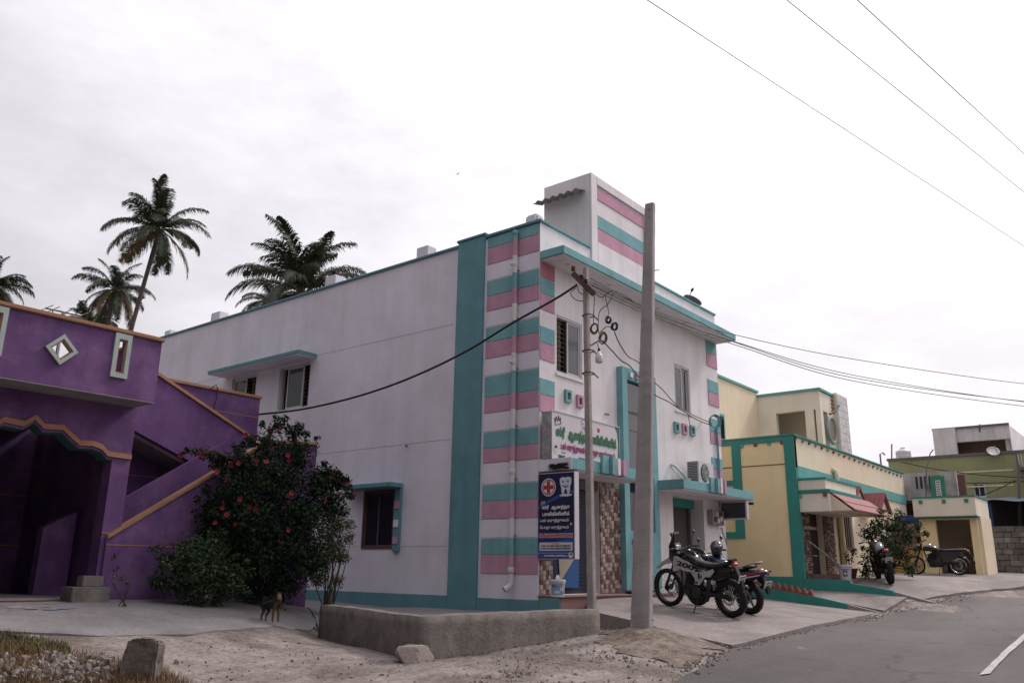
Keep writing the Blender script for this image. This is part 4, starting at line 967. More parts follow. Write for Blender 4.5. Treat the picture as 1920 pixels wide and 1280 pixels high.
# air conditioner on the right canopy
s = thing('air_conditioner', 'white outdoor air conditioner unit on the right teal canopy', 'air conditioner', (6.6, -.35, 2.835))
ax0, ax1, ay0, ay1, az0, az1 = 5.88, 6.72, -.52, -.20, 2.87, 3.42
MB().box(ax0, ax1, ay0, ay1, az0, az1).build('housing', 'ac_white', s, bevel=.012)
for k in range(12): MB().box(ax0-.008, ax0, ay0+.03, ay1-.03, az0+.06+k*.04, az0+.08+k*.04).build('louvre', 'black_plastic', s)
c = (ax0+.34, ay0, (az0+az1)/2); MB().lathe([(.225, .0), (.225, .012), (.2, .014)], (c[0], c[1]+.002, c[2]), (0, -1, 0), 28).build('fan_recess', 'black_plastic', s)
mb = MB()
for k in range(1, 8): mb.torus((c[0], c[1]-.022, c[2]), (0, 1, 0), .028*k, .004, 24, 4)
for k in range(10): th = k*math.pi/5; mb.tube([(c[0], c[1]-.024, c[2]), (c[0]+.21*math.cos(th), c[1]-.024, c[2]+.21*math.sin(th))], .004, 4)
mb.build('fan_guard', 'ac_white', s)
for u in (ax0+.1, ax1-.14): MB().box(u, u+.06, ay0, ay1, 2.832, 2.87).build('foot', 'black_plastic', s)
mb = MB(); mb.tube([(5.35, -.03, 3.3), (5.4, -.12, 3.27), (5.6, -.22, 3.1), (5.75, -.25, 2.95), (5.88, -.3, 2.98)], .035, 8); mb.tube([(5.36, -.03, 3.25), (5.5, -.14, 3.05), (5.7, -.3, 2.87), (5.87, -.4, 2.9)], .02, 8); mb.build('insulated_pipe', 'pvc', s, smooth=True)
# meter box and hanging display box at the right end
s = thing('meter_box', 'grey electric meter box on the right end of the clinic front', 'meter box', (7.85, -.1, 1.95))
MB().box(7.30, 7.99, -.16, -.006, 1.95, 2.32).build('housing', 'cement_light', s, bevel=.01)
for u, z in ((7.38, 2.03), (7.55, 2.0), (7.72, 2.05), (7.45, 2.17), (7.7, 2.18)): MB().box(u, u+.13, -.19, -.16, z, z+.11).build('switch', rng.choice(['frame_brown', 'grey_wall', 'wall_white']), s, bevel=.006)
s = thing('display_box', 'dark glass-fronted display box hung under the right canopy', 'display box', (8.15, -.45, 2.05))
MB().box(8.0, 8.14, -.80, -.05, 2.1, 2.58).build('case', 'aluminium', s, bevel=.008)
MB().box(7.994, 8.0, -.76, -.09, 2.14, 2.54).build('pane', 'glass_grey', s)
s = thing('security_camera', 'small black camera under the outer corner of the right canopy', 'camera', (8.33, -.72, 2.45))
MB().tube([(8.3, -.86, 2.52), (8.33, -.7, 2.53)], .035, 10).build('body', 'black_plastic', s); MB().tube([(8.33, -.7, 2.53), (8.33, -.7, 2.6)], .012, 6).build('mount', 'black_plastic', s)
# satellite dish on the roof
s = thing('satellite_dish', 'dark satellite dish on the clinic roof behind the front parapet', 'satellite dish', (6.7, .4, 7.09))
nd = Vector((.3, -.35, .85)).normalized(); c = pl(1, .35, 1297, 566)
MB().lathe([(.0, 0.0), (.12, .008), (.2, .03), (.27, .06), (.28, .064), (.27, .068), (.2, .042), (.12, .022), (.0, .012)], c, nd, 28, False).build('dish', 'frame_grey', s, smooth=True)
MB().tube([c, c-Vector((0, 0, .3)), (c.x, c.y, 7.09)], .02, 8).build('mast', 'steel', s)
MB().tube([c-Vector((.3, 0, .05)), c+nd*.3+Vector((-.28, 0, 0))], .012, 6).build('feed_arm', 'frame_grey', s)
MB().lathe([(.03, 0), (.04, .05), (.03, .1)], c+nd*.3+Vector((-.30, 0, -.02)), nd, 10).build('receiver', 'black_plastic', s)
# paint bucket on the step
def bucket(name, c, r, h, label, prints, body='bucket_white', lid=False):
    s = thing(name, label, 'bucket', c); c = Vector(c)
    MB().lathe([(r*.80, 0), (r*.97, h*.86), (r*1.0, h*.87), (r*1.06, h*.88), (r*1.06, h*.94), (r*1.0, h*.95), (r*1.0, h), (r*.9, h)], c, n=24).build('tub', body, s, smooth=False)
    mb = MB(); n = 22
    for j, (a0, a1, h0, h1, m_) in enumerate(prints):
        mb = MB(); vs = []; k = 10
        for i in range(k+1):
            th = a0+(a1-a0)*i/k
            for hh in (h0, h1):
                rr = r*(.80+.17*hh/.86)+.003+.001*j; vs.append(c+Vector((math.cos(th)*rr, math.sin(th)*rr, hh*h)))
        mb.add(vs, [(2*i, 2*i+2, 2*i+3, 2*i+1) for i in range(k)]); mb.build('label_print', m_, s)
    mb = MB(); mb.tube([c+Vector((math.cos(t_)*r*1.04, math.sin(t_)*r*1.04, h*.9-abs(math.sin(t_-2.2))*h*.25)) for t_ in np.linspace(2.2, 2.2+math.pi, 9)], .004, 5); mb.build('handle', 'steel', s)
    return s
va = math.atan2(CAM.y+.5, CAM.x-1.1)
b_ = bucket('paint_bucket', (pl(2, .294, 1046, 1118).x, pl(2, .294, 1046, 1118).y, .294), .135, .30, 'white paint bucket with blue printed label on the clinic step', [(va-1.2, va+1.2, .12, .78, 'bucket_blue'), (va-.9, va-.2, .55, .7, 'ink_blue'), (va-.5, va+.3, .2, .36, 'bucket_white'), (va+.35, va+.9, .35, .7, 'bucket_white'), (va+.45, va+.7, .55, .72, 'ink_magenta')])
MB().tube([Vector(b_.location)+Vector(q) for q in ((-.05, 0, .30), (0, 0, .335), (.05, 0, .30))], [.02, .05, .02], 6).build('rag', 'bucket_white', b_)
# doormat and sandals at the glazing
mb = MB(); p_ = []
for i in range(9): mb.tube([(2.7+i*.06, -.48, .31), (2.75+i*.06, -.28-.05*(i % 3), .315)], [.03, .035], 6)
o = mb.build('doormat', 'black_plastic'); tag(o, 'dark crumpled doormat on the red step by the tiled jamb', 'doormat')
# ================================================================== PURPLE HOUSE
house = thing('purple_house', 'single-storey purple house with scalloped arch and orange trim', 'house', (-9, 6, .2))
PX0, PXR, PY, WYP = -14.0, -6.45, 2.9, 3.55
# parapet with diamond and slot openings
dc = (-7.985, 3.82); dr = .185
holes = [(dc[0]-dr, dc[0]+dr, dc[1]-dr, dc[1]+dr)]
slots = [(-7.165, -7.03, 3.63, 4.17), (-8.98, -8.84, 3.63, 4.17), (-10.8, -10.66, 3.63, 4.17)]
mb = MB(); panel(mb, 1, PY, .13, PX0, PXR, 3.27, 4.27, holes+slots)
a, b, c, d = dc[0]-dr, dc[0]+dr, dc[1]-dr, dc[1]+dr
for tri in (((a, c), (dc[0], c), (a, dc[1])), ((b, c), (b, dc[1]), (dc[0], c)), ((a, d), (a, dc[1]), (dc[0], d)), ((b, d), (dc[0], d), (b, dc[1]))):
    mb.prism([(x, PY, z) for x, z in tri], (0, .13, 0))
par = mb.build('parapet', 'purple', house)
def ringpts(mb, outer, inner, y0, y1):
    n = len(outer)
    for i in range(n):
        j = (i+1) % n; P = [outer[i], outer[j], inner[j], inner[i]]
        mb.prism([(x, y0, z) for x, z in P], (0, y1-y0, 0))
def dia(r): return [(dc[0]-r, dc[1]), (dc[0], dc[1]-r), (dc[0]+r, dc[1]), (dc[0], dc[1]+r)]
mb = MB(); ringpts(mb, dia(.235), dia(.165), PY-.045, PY-.001); mb.build('diamond_frame', 'sea_green', par)
mb = MB(); ringpts(mb, dia(.165), dia(.135), PY-.02, PY+.03); mb.build('diamond_trim', 'orange', par)
for x0, x1, z0, z1 in slots:
    O_ = [(x0-.065, z0-.075), (x1+.065, z0-.075), (x1+.065, z1+.09), (x0-.065, z1+.09)]; I_ = [(x0, z0), (x1, z0), (x1, z1), (x0, z1)]; J_ = [(x0+.022, z0+.022), (x1-.022, z0+.022), (x1-.022, z1-.022), (x0+.022, z1-.022)]
    mb = MB(); ringpts(mb, O_, I_, PY-.045, PY-.001); mb.build('slot_frame', 'sea_green', par)
    mb = MB(); ringpts(mb, I_, J_, PY-.02, PY+.03); mb.build('slot_trim', 'orange', par)
MB().box(PX0, PXR+.03, PY-.05, PY+.18, 4.275, 4.34).build('coping', 'orange', house, bevel=.012)
mb = MB(); mb.box(PXR-.13, PXR, PY+.13, 5.5, 3.27, 4.27); mb.build('parapet_return', 'purple', house)
MB().box(PXR-.16, PXR+.03, PY+.18, 5.5, 4.275, 4.33).build('coping', 'orange', house, bevel=.012)
mb = MB(); mb.box(PX0, PXR-.12, PY+.12, 12, 3.29, 3.42); mb.build('roof_slab', 'roof_slab', house)
MB().box(PX0, PXR, PY+.002, 3.86, 3.255, 3.289).build('soffit', 'cement_light', house)
# arched front
archpx = [(66, 782), (82, 799), (98, 800), (118, 801), (132, 815), (149, 830), (174, 831), (191, 838), (201, 850), (222, 853)]
half = [pl(1, WYP, x, y) for x, y in archpx]
x0p = half[0].x
right = [(p.x, p.z) for p in half]
left = [(2*x0p-x, z) for x, z in right][::-1]
arch = left[:-1]+right
jr, jl = -6.69, 2*x0p+6.69
low = [(x, z-.085) for x, z in arch]
opening = [(jl, .2), (jl, low[0][1])]+[q for q in low if jl < q[0] < jr]+[(jr, low[-1][1]), (jr, .2)]
outline = [(PX0, 3.256), (PX0, .1), (jl, .1)]+opening+[(jr, .1), (-6.39, .1), (-6.39, 3.256)]
mb = MB(); mb.prism([(x, WYP, z) for x, z in outline], (0, .3, 0)); wl = mb.build('arched_wall', 'purple', house)
mb = MB()
ax_ = [(jl, arch[0][1])]+[q for q in arch if jl < q[0] < jr]+[(jr, arch[-1][1]), (-6.39, arch[-1][1]-.01)]
for (xa, za), (xb, zb) in zip(ax_[:-1], ax_[1:]):
    mb.prism([(xa, WYP-.03, za-.04), (xb, WYP-.03, zb-.04), (xb, WYP-.03, zb+.04), (xa, WYP-.03, za+.04)], (0, .029, 0))
mb.build('arch_trim', 'orange', wl)
mb = MB(); op = [q for q in opening]
for (xa, za), (xb, zb) in zip(op[1:-2], op[2:-1]):
    mb.prism([(xa, WYP+.02, za-.012), (xb, WYP+.02, zb-.012), (xb, WYP+.02, zb-.002), (xa, WYP+.02, za-.002)], (0, .28, 0))
mb.build('arch_lining', 'dark_green', wl)
MB().box(-6.69, -6.385, WYP-.006, WYP+.1, 1.22, 1.235).build('trim_line', 'orange', wl)
# porch inside
MB().box(-6.47, -6.36, WYP+.3, 7.3, .1, 3.285).build('porch_end_wall', 'purple', house); MB().box(PX0, PX0+.2, WYP+.3, 7.2, .1, 3.295).build('porch_end_wall', 'purple', house)
mb = MB(); mb.box(PX0, -6.0, 7.2, 7.4, .1, 3.30); mb.box(-6.2, -6.0, 5.7, 7.2, .1, 3.29); mb.build('porch_wall', 'purple', house)
mb = MB(); mb.box(PX0, -5.8, 12, 12.2, .1, 4.2); mb.build('rear_wall', 'purple', house)
MB().box(PX0, -6.2, 7.18, 7.2, 1.95, 1.97).build('trim_line', 'orange', house)
MB().box(PX0, -6.2, 7.18, 7.2, 1.05, 1.07).build('trim_line', 'orange', house)
mb = MB(); mb.box(PX0, -6.75, 3.3, 7.2, -.1, .235); mb.build('porch_floor', 'terracotta', house, bevel=.01)
mb = MB(); mb.box(PX0, -6.9, 3.22, 3.3, -.1, .20); mb.build('porch_kerb', 'cement', house, bevel=.012)
mb = MB(); mb.box(-7.2, -6.63, 3.12, 3.5, -.1, .42); mb.box(-6.98, -6.66, 3.32, 3.52, .42, .58); mb.build('porch_steps', 'cement', house, bevel=.012)
mb = MB(); mb.prism([(-7.1, 4.7, .2), (-6.6, 4.7, .2), (-6.6, 4.7, 1.6), (-7.1, 4.7, 1.3)], (0, .2, 0)); mb.build('stair_cheek', 'purple', house)
# stair: front wall, upper flight, landing, back wall
SY = 3.5
e1 = pl(1, SY, 595, 834); L1 = [(-6.62, 0.0), (-6.62, 1.14), (-3.86, 2.98), (e1.x, e1.z), (e1.x, 0.0)]
mb = MB(); mb.prism([(x, SY, z) for x, z in L1], (0, .14, 0)); sw = mb.build('stair_wall', 'purple', house)
def cap(mb, pts, y0, y1, t=.055):
    for (xa, za), (xb, zb) in zip(pts[:-1], pts[1:]): mb.prism([(xa, y0, za), (xb, y0, zb), (xb, y0, zb+t), (xa, y0, za+t)], (0, y1-y0, 0))
    return mb
cap(MB(), L1[1:4], SY-.04, SY+.17).build('coping', 'orange', sw)
MB().box(-6.62, -4.5, SY-.006, SY, 1.04, 1.055).build('trim_line', 'orange', sw)
mb = MB(); mb.prism([(-6.3, 4.45, .4), (-6.3, 4.45, 1.62), (-4.0, 4.45, 3.15), (-4.0, 4.45, .4)], (0, .12, 0)); mb.build('stair_inner_wall', 'purple', house)
mb = MB()
for k in range(10): mb.box(-6.4+k*.27, -6.4+(k+1)*.27, 3.64, 4.45, 0, .3+k*.175)
mb.build('stair_flight', 'cement', house)
UY = 4.6
U = [pl(1, UY, x, y) for x, y in ((262, 690), (297, 705), (470, 822))]
top = [(-5.9, U[1].z+.10), (U[1].x, U[1].z), (U[2].x, U[2].z)]
bb = [(U[2].x, 2.1), (-4.72, 2.62), (-5.9, 3.06)]
mb = MB(); mb.prism([(x, UY, z) for x, z in top+bb], (0, .14, 0)); uw = mb.build('upper_stair_wall', 'purple', house)
cap(MB(), top, UY-.04, UY+.17, .06).build('coping', 'orange', uw)
mb = MB(); mb.prism([(-5.9, UY+.14, 3.0), (-5.9, UY+.14, 3.06), (U[2].x, UY+.14, 2.2), (U[2].x, UY+.14, 2.1)], (0, .9, 0)); mb.build('stair_soffit', 'cement_light', house)
mb = MB(); mb.box(-3.6, e1.x-.05, SY+.14, 5.5, 1.85, 2.0); mb.build('stair_landing', 'cement', house)
T1 = pl(1, 5.5, 488, 748)
mb = MB(); mb.box(-6.1, T1.x, 5.5, 5.64, 0, T1.z); bw = mb.build('stair_back_wall', 'purple', house)
MB().box(-6.1, T1.x+.03, 5.46, 5.68, T1.z, T1.z+.065).build('coping', 'orange', bw, bevel=.012)
MB().box(-6.1, T1.x, 5.494, 5.5, T1.z-.42, T1.z-.405).build('trim_line', 'orange', bw)
mb = MB(); mb.box(T1.x-.14, T1.x, 5.64, 9, 0, T1.z); mb.build('stair_side_wall', 'purple', house)
for z in (2.35, 1.95, 1.5): MB().box(-6.1, -4.5, 5.492, 5.5, z, z+.015).build('trim_line', 'orange', bw)
mb = MB(); p1 = pl(1, 5.44, 408, 728); p2 = pl(1, 5.44, 400, 768)
mb.tube([p1+Vector((-.15, 0, -.02)), p1+Vector((-.05, -.02, .07)), p1, p1.lerp(p2, .5)+Vector((.02, 0, 0)), p2], .01, 6); mb.build('hanging_cable', 'black_cable', house)
# metal rack on the roof
s = thing('roof_antenna', 'old grey metal antenna frame on the purple house roof', 'antenna', (-7.6, 4.6, 3.42))
A1, A2 = pl(1, 4.4, 86, 577), pl(1, 4.4, 153, 592)
MB().tube([A1, A2], .022, 6).build('boom', 'tin', s)
M1 = A1.lerp(A2, .50); MB().tube([(M1.x, M1.y, 3.42), M1], .03, 8).build('mast', 'tin', s)
MB().tube([A1.lerp(A2, .16), A1.lerp(A2, .42)-Vector((0, 0, .22))], .015, 6).build('stay', 'tin', s)
for q in (.02, .2, .55, .8, .97): c = A1.lerp(A2, q); MB().tube([c-Vector((0, .25, 0)), c+Vector((0, .25, 0))], .008, 5).build('element', 'tin', s)

# ================================================================== PALMS
def frond_mesh(name, L, e0, droop, seed, dry=0):
    r_ = random.Random(seed); mb = MB(); n = 22; P = []; p = Vector((0, 0, 0)); e = e0
    for i in range(n+1):
        P.append(p.copy()); st = L/n
        p = p+Vector((math.cos(e), 0, math.sin(e)))*st; e -= droop/n*(.4+1.4*i/n)
    mb.m = 1; mb.tube(P[::2], [.045*(1-.9*i/12)*L/4 for i in range(12)], 5)
    mb.m = 0; k = 92
    for i in range(k):
        f = .12+.88*(i/(k-1)); q = f*n; a = min(int(q), n-1); c = P[a].lerp(P[a+1], q-a); T = (P[a+1]-P[a]).normalized(); U_ = Vector((-T.z, 0, T.x))
        ll = L*.235*(math.sin(math.pi*min(1, f*.92+.08))**.6*.9+.15)*r_.uniform(.8, 1.1)
        for sd_ in (-1, 1):
            if r_.random() < .05: continue
            d = (T*r_.uniform(.55, .75)+Vector((0, sd_, 0))*.75+U_*r_.uniform(-.05, .22)).normalized()
            hang = r_.uniform(.35, .75)*(1.0+.5*f)
            m1 = c+d*ll*.5-Vector((0, 0, ll*.10*hang)); tp = c+d*ll*.82-Vector((0, 0, ll*.62*hang))
            wv = T*.030*L/4; wv2 = T*.027*L/4
            mb.add([c-wv, c+wv, m1+wv2, m1-wv2, tp], [(0, 1, 2, 3), (3, 2, 4)])
    return mb.mesh(name, ['palm_dry' if dry else 'palm_leaf', 'palm_rib'])
FR = {}
for k, (e, dr_) in enumerate(((80, 55), (62, 80), (40, 85), (18, 85), (-5, 75), (-35, 60))):
    FR[k] = [frond_mesh('frond', 4.0, R(e), R(dr_), 10+k*3+j, 1 if (k == 5 and j == 1) else 0) for j in range(2)]
def palm(label, crown, base, r0, scale, spec, seed, trunk=True, nuts=6):
    r_ = random.Random(seed); crown, base = Vector(crown), Vector(base)
    t = thing('palm_tree', label, 'palm tree', base, 'coconut palms behind the houses')
    n = 14; P = []
    for i in range(n+1):
        f = i/n; p = base.lerp(crown, f); p += Vector((crown.x-base.x, crown.y-base.y, 0))*(-.22*math.sin(math.pi*f)); P.append(p)
    MB().tube(P, [r0*(1.35-.6*min(1, i/n*1.4))+.012*(i % 2) for i in range(n+1)], 10).build('trunk', 'bark', t, smooth=True)
    for (k, cnt) in spec:
        for i in range(cnt):
            th = (i+r_.uniform(-.3, .3))/cnt*2*math.pi+k*.7+seed; s_ = scale*r_.uniform(.85, 1.1)
            M_ = Matrix.Translation(crown+Vector((0, 0, .05*k)))@Matrix.Rotation(th, 4, 'Z')@Matrix.Rotation(r_.uniform(-.15, .15), 4, 'Y')@Matrix.Rotation(r_.uniform(-.5, .5), 4, 'X')@Matrix.Scale(s_, 4)
            put(FR[k][r_.randrange(2)], 'frond', M_, t)
    for i in range(nuts):
        th = r_.random()*6.28; c = crown+Vector((math.cos(th)*.3, math.sin(th)*.3, -.2-r_.random()*.2))*1
        MB().lathe([(.02, -.14), (.09, -.09), (.115, 0), (.09, .09), (.02, .14)], c, (0, 0, 1), 8).build('coconut', 'palm_dry', t, smooth=True)
    return t
full = [(0, 3), (1, 5), (2, 6), (3, 6), (4, 6), (5, 5)]
c = at(48, 298, 436); b0 = at(48, 243, 640); dz = (c-b0); base = b0-dz*(b0.z/ dz.z)*.55; base.z = 0
palm('tallest coconut palm with a bare leaning trunk above the purple roof', c, base, .15, .82, full, 1)
c = at(36, 568, 556); palm('broad coconut palm rising behind the long white side wall', c, (c.x+.6, c.y+.3, 0), .2, .93, [(0, 5), (1, 8), (2, 6), (3, 5), (4, 5), (5, 6)], 2)
c = at(56, 214, 548); palm('thin coconut palm under the tallest one with hanging dry fronds', c, (c.x-.5, c.y, 0), .16, .68, [(0, 2), (1, 4), (2, 5), (3, 4), (4, 4), (5, 9)], 3)
c = at(48, -14, 540); palm('coconut palm at the far end of the purple parapet', c, (c.x-1, c.y, 0), .16, .5, full, 4)
c = at(60, 168, 612); palm('short young coconut palm showing only its crown over the purple parapet', c, (c.x, c.y+.3, 0), .15, .55, [(0, 3), (1, 5), (2, 5), (3, 4)], 5, nuts=0)
c = at(42, 512, 572); palm('half-hidden palm crown beside the broad palm behind the white wall', c, (c.x, c.y+.3, 0), .14, .48, [(1, 4), (2, 5), (3, 5), (4, 5), (5, 4)], 6, nuts=0)

# ================================================================== SHRUBS
def leafy(mb, blobs, dens, size, r_, mats=1, shell=.55):
    for (c, r, sq) in blobs:
        n = int(dens*r*r*(1+r))
        for _ in range(n):
            d = Vector((r_.gauss(0, 1), r_.gauss(0, 1), r_.gauss(0, 1))).normalized(); q = (shell+(1-shell)*r_.random())
            if r_.random() < .25: q *= r_.random()
            w_ = 1+.35*mnoise.noise(d*2.2+Vector(c))
            p = Vector(c)+Vector((d.x, d.y, d.z*sq))*r*q*w_
            s_ = size*r_.uniform(.6, 1.25); nrm_ = (d*.5+Vector((r_.gauss(0, .6), r_.gauss(0, .6), r_.gauss(0.5, .6)))).normalized()
            a = nrm_.orthogonal().normalized(); a.rotate(Matrix.Rotation(r_.random()*6.28, 3, nrm_)); b = nrm_.cross(a)
            mb.m = 0 if r_.random() > .12 or mats == 1 else 1
            mb.add([p-a*s_, p+b*s_*.45+nrm_*s_*.12, p+a*s_, p-b*s_*.45+nrm_*s_*.12], [(0, 1, 2, 3)])
    mb.m = 0
def flower_mesh(size):
    mb = MB()
    for k in range(5):
        a = k*2*math.pi/5; d = Vector((math.cos(a), math.sin(a), .35)); s_ = Vector((-math.sin(a), math.cos(a), 0))
        mb.add([(0, 0, 0), d*size*.6+s_*size*.42, d*size*1.05+Vector((0, 0, size*.1)), d*size*.6-s_*size*.42], [(0, 1, 2, 3)])
    mb.tube([(0, 0, 0), (0, 0, size*.9)], size*.08, 5)
    return mb.mesh('flower', 'petal_red')
FL = flower_mesh(.048); FLs = flower_mesh(.036)
def shrub(name, label, base, blobs_px, dist, depth, dens, size, mats, seed, flowers=(), fl=None, stems=6, shell=.5, cat='shrub', sr=.028):
    r_ = random.Random(seed); base = Vector(base); t = thing(name, label, cat, base)
    blobs = []
    for (x, y, r, dd) in blobs_px:
        c = at(dist+dd*depth, x, y); blobs.append((c, r/ppm(c), .95))
    spr = []
    for (c, r, sq) in blobs:
        for _ in range(4 if r > .25 else 0):
            d = Vector((r_.gauss(0, 1), r_.gauss(0, 1), r_.gauss(.3, 1))).normalized(); spr.append((Vector(c)+d*r*r_.uniform(.95, 1.15), r*r_.uniform(.14, .26), 1.0))
    mb = MB(); leafy(mb, [(c, r*.9, sq) for c, r, sq in blobs]+spr, dens, size, r_, len(mats), shell); mb.build('foliage', mats, t)
    mb = MB()
    for i, (c, r, sq) in enumerate(blobs):
        st = base+Vector((r_.gauss(0, 4*sr), r_.gauss(0, 4*sr), 0))
        if r < .25 and cat == 'shrub':
            bigs = [q for q in blobs if q[1] > .3]
            if bigs: st = Vector(min(bigs, key=lambda q: (Vector(q[0])-Vector(c)).length)[0])
        mid = st.lerp(Vector(c), .5)+Vector((r_.gauss(0, .1), r_.gauss(0, .1), .12))
        if i % max(1, len(blobs)//max(stems, 1)) == 0 or r < .25: mb.tube([st, mid, Vector(c)], [sr, sr*.65, sr*.22], 6)
    if mb.v: mb.build('stem', 'twig', t)
    for (x, y) in flowers:
        p = at(dist-depth*1.0-.25*r_.random(), x, y)
        d = (CAM-p).normalized()+Vector((r_.gauss(0, .35), r_.gauss(0, .35), r_.gauss(0, .35)))
        put(fl, 'flower', Matrix.Translation(p)@d.to_track_quat('Z', 'Y').to_matrix().to_4x4()@Matrix.Scale(r_.uniform(.8, 1.15), 4), t)
    return t
hib = [(395, 857, 12, 0), (365, 846, 9, 0), (342, 850, 8, 0), (405, 872, 16, 0), (425, 878, 18, 0), (610, 888, 16, 0), (638, 897, 12, -.2), (652, 912, 9, -.2), (660, 930, 8, -.2), (618, 930, 14, -.3), (608, 943, 10, -.3), (640, 935, 9, 0), (532, 786, 12, 0), (516, 783, 9, 0), (560, 800, 14, 0), (568, 812, 10, 0), (470, 825, 16, 0), (455, 832, 10, 0), (440, 838, 9, 0), (520, 800, 18, 0), (545, 808, 20, .2), (500, 835, 35, 0), (555, 850, 45, .3), (455, 870, 40, -.2), (415, 862, 22, 0), (380, 850, 16, .2), (350, 843, 10, .2), (520, 900, 70, 0), (440, 915, 50, -.6), (600, 905, 48, .2), (635, 905, 22, .2), (655, 925, 14, 0), (460, 970, 75, -.5), (560, 975, 75, 0), (615, 950, 40, .4), (400, 960, 40, -.3), (500, 1040, 75, 0), (575, 1050, 55, .3), (440, 1050, 45, .2), (530, 1095, 45, .3), (480, 1100, 40, .3), (395, 1010, 35, .4), (620, 890, 20, 0), (645, 905, 12, 0)]
fpx = [(338, 853), (379, 853), (406, 884), (426, 900), (447, 868), (480, 863), (498, 866), (434, 871), (505, 806), (527, 801), (480, 822), (540, 853), (543, 862), (624, 885), (651, 907), (609, 938), (663, 922), (547, 925), (540, 928), (450, 936), (467, 950), (480, 953), (416, 951), (406, 959), (425, 965), (403, 979), (440, 981), (532, 950), (540, 993), (460, 815)]
shrub('hibiscus_bush', 'large dark hibiscus bush with red flowers before the purple stair', (-4.15, 2.95, hz(-4.15, 2.95)), hib, 15.35, .5, 6200, .037, ['leaf_dark', 'leaf'], 21, fpx, FL, 9, .35)
shrub('round_bush', 'low dense green bush at the foot of the purple stair wall', (at(14.6, 385, 1128).x, at(14.6, 385, 1128).y, hz(*at(14.6, 385, 1128).xy)), [(380, 1060, 62, 0), (330, 1085, 42, .2), (425, 1085, 45, .1), (360, 1030, 38, 0), (400, 1035, 36, 0), (310, 1050, 22, .2), (295, 1090, 20, .2), (370, 1105, 45, 0), (290, 1030, 14, .1)], 14.6, .4, 6500, .033, ['leaf', 'leaf_olive'], 22, stems=4)
shrub('slender_shrub', 'thin olive shrub against the lilac side wall', (at(15.9, 615, 1130).x, at(15.9, 615, 1130).y, hz(*at(15.9, 615, 1130).xy)), [(630, 985, 30, 0), (645, 960, 18, 0), (655, 985, 16, 0), (625, 1030, 30, 0), (590, 1030, 24, 0), (615, 1010, 30, .2), (650, 1010, 18, .1), (605, 1050, 28, .2), (640, 1045, 22, 0), (600, 1085, 24, .2), (630, 1090, 20, 0), (660, 1005, 9, 0), (632, 955, 10, 0)], 15.9, .4, 6000, .030, ['leaf_olive', 'leaf_yellow'], 23, stems=9, shell=.3, sr=.014)
shrub('rose_seedling', 'spindly plant growing by the corner of the purple stair wall', (at(13.9, 230, 1122).x, at(13.9, 230, 1122).y, hz(*at(13.9, 230, 1122).xy)), [(212, 1045, 8, 0), (218, 1065, 8, 0), (228, 1085, 9, 0), (215, 1080, 6, 0), (238, 1095, 6, 0)], 13.9, .2, 4000, .03, ['leaf', 'leaf_olive'], 24, stems=5, cat='plant', sr=.008)

# ================================================================== DOG
def skin_mesh(name, V, E, Rd, root, sub=2):
    me = bpy.data.meshes.new(name); me.from_pydata(V, E, []); o = bpy.data.objects.new(name, me); col.objects.link(o)
    sk = o.modifiers.new('skin', 'SKIN'); sk.use_smooth_shade = True
    for i, r_ in enumerate(Rd): me.skin_vertices[0].data[i].radius = (r_, r_) if isinstance(r_, float) else r_
    for i in range(len(V)): me.skin_vertices[0].data[i].use_root = (i == root)
    su = o.modifiers.new('sub', 'SUBSURF'); su.levels = sub; su.render_levels = sub
    dg = bpy.context.evaluated_depsgraph_get(); dg.update(); out_ = bpy.data.meshes.new_from_object(o.evaluated_get(dg)); bpy.data.objects.remove(o); return out_
V = [(-.14, 0, .275), (0, 0, .27), (.13, 0, .275), (.185, 0, .325), (.212, -.012, .385), (.265, -.05, .374), (.295, -.075, .362),
     (.145, -.045, .23), (.15, -.05, .125), (.14, -.05, .02), (.16, -.055, .008), (.145, .045, .23), (.16, .05, .125), (.155, .05, .02), (.175, .05, .008),
     (-.145, -.05, .24), (-.10, -.055, .16), (-.165, -.055, .10), (-.155, -.055, .02), (-.13, -.055, .008), (-.145, .05, .24), (-.11, .055, .16), (-.185, .055, .10), (-.18, .055, .02), (-.155, .055, .008),
     (-.19, 0, .28), (-.235, .01, .235), (-.25, .01, .17), (.185, .035, .475), (.225, -.055, .478)]
E_ = [(0, 1), (1, 2), (2, 3), (3, 4), (4, 5), (5, 6), (2, 7), (7, 8), (8, 9), (9, 10), (2, 11), (11, 12), (12, 13), (13, 14), (0, 15), (15, 16), (16, 17), (17, 18), (18, 19), (0, 20), (20, 21), (21, 22), (22, 23), (23, 24), (0, 25), (25, 26), (26, 27), (4, 28), (4, 29)]
Rd = [(.062, .065), (.058, .068), (.062, .082), (.048, .052), (.064, .062), (.042, .038), (.026, .024), .034, .02, .016, .014, .034, .02, .016, .014, .042, .03, .017, .015, .014, .042, .03, .017, .015, .014, .022, .016, .008, .017, .017]
dm = skin_mesh('dog', V, E_, Rd, 1)
dm.materials.clear(); dm.materials.append(MATS['fur_black']); dm.materials.append(MATS['fur_tan'])
for p_ in dm.polygons:
    c = p_.center
    tan = c.z < .17 or (c.x > .245) or (c.z < .22 and c.x > .1) or (c.x > .17 and c.z < .33 and c.y < -.0)
    p_.material_index = 1 if tan else 0
dp = at(13.9, 506, 1158); rt_ = _RT.copy(); rt_.z = 0; ang = math.atan2(rt_.y, rt_.x)
dog = bpy.data.objects.new('dog', dm); col.objects.link(dog); dog.location = (dp.x, dp.y, hz(dp.x, dp.y)+.033); dog.rotation_euler = (0, 0, ang-R(38)); dog.scale = (.92, .92, .94)
tag(dog, 'small black and tan dog standing on the pavement facing the viewer', 'dog')
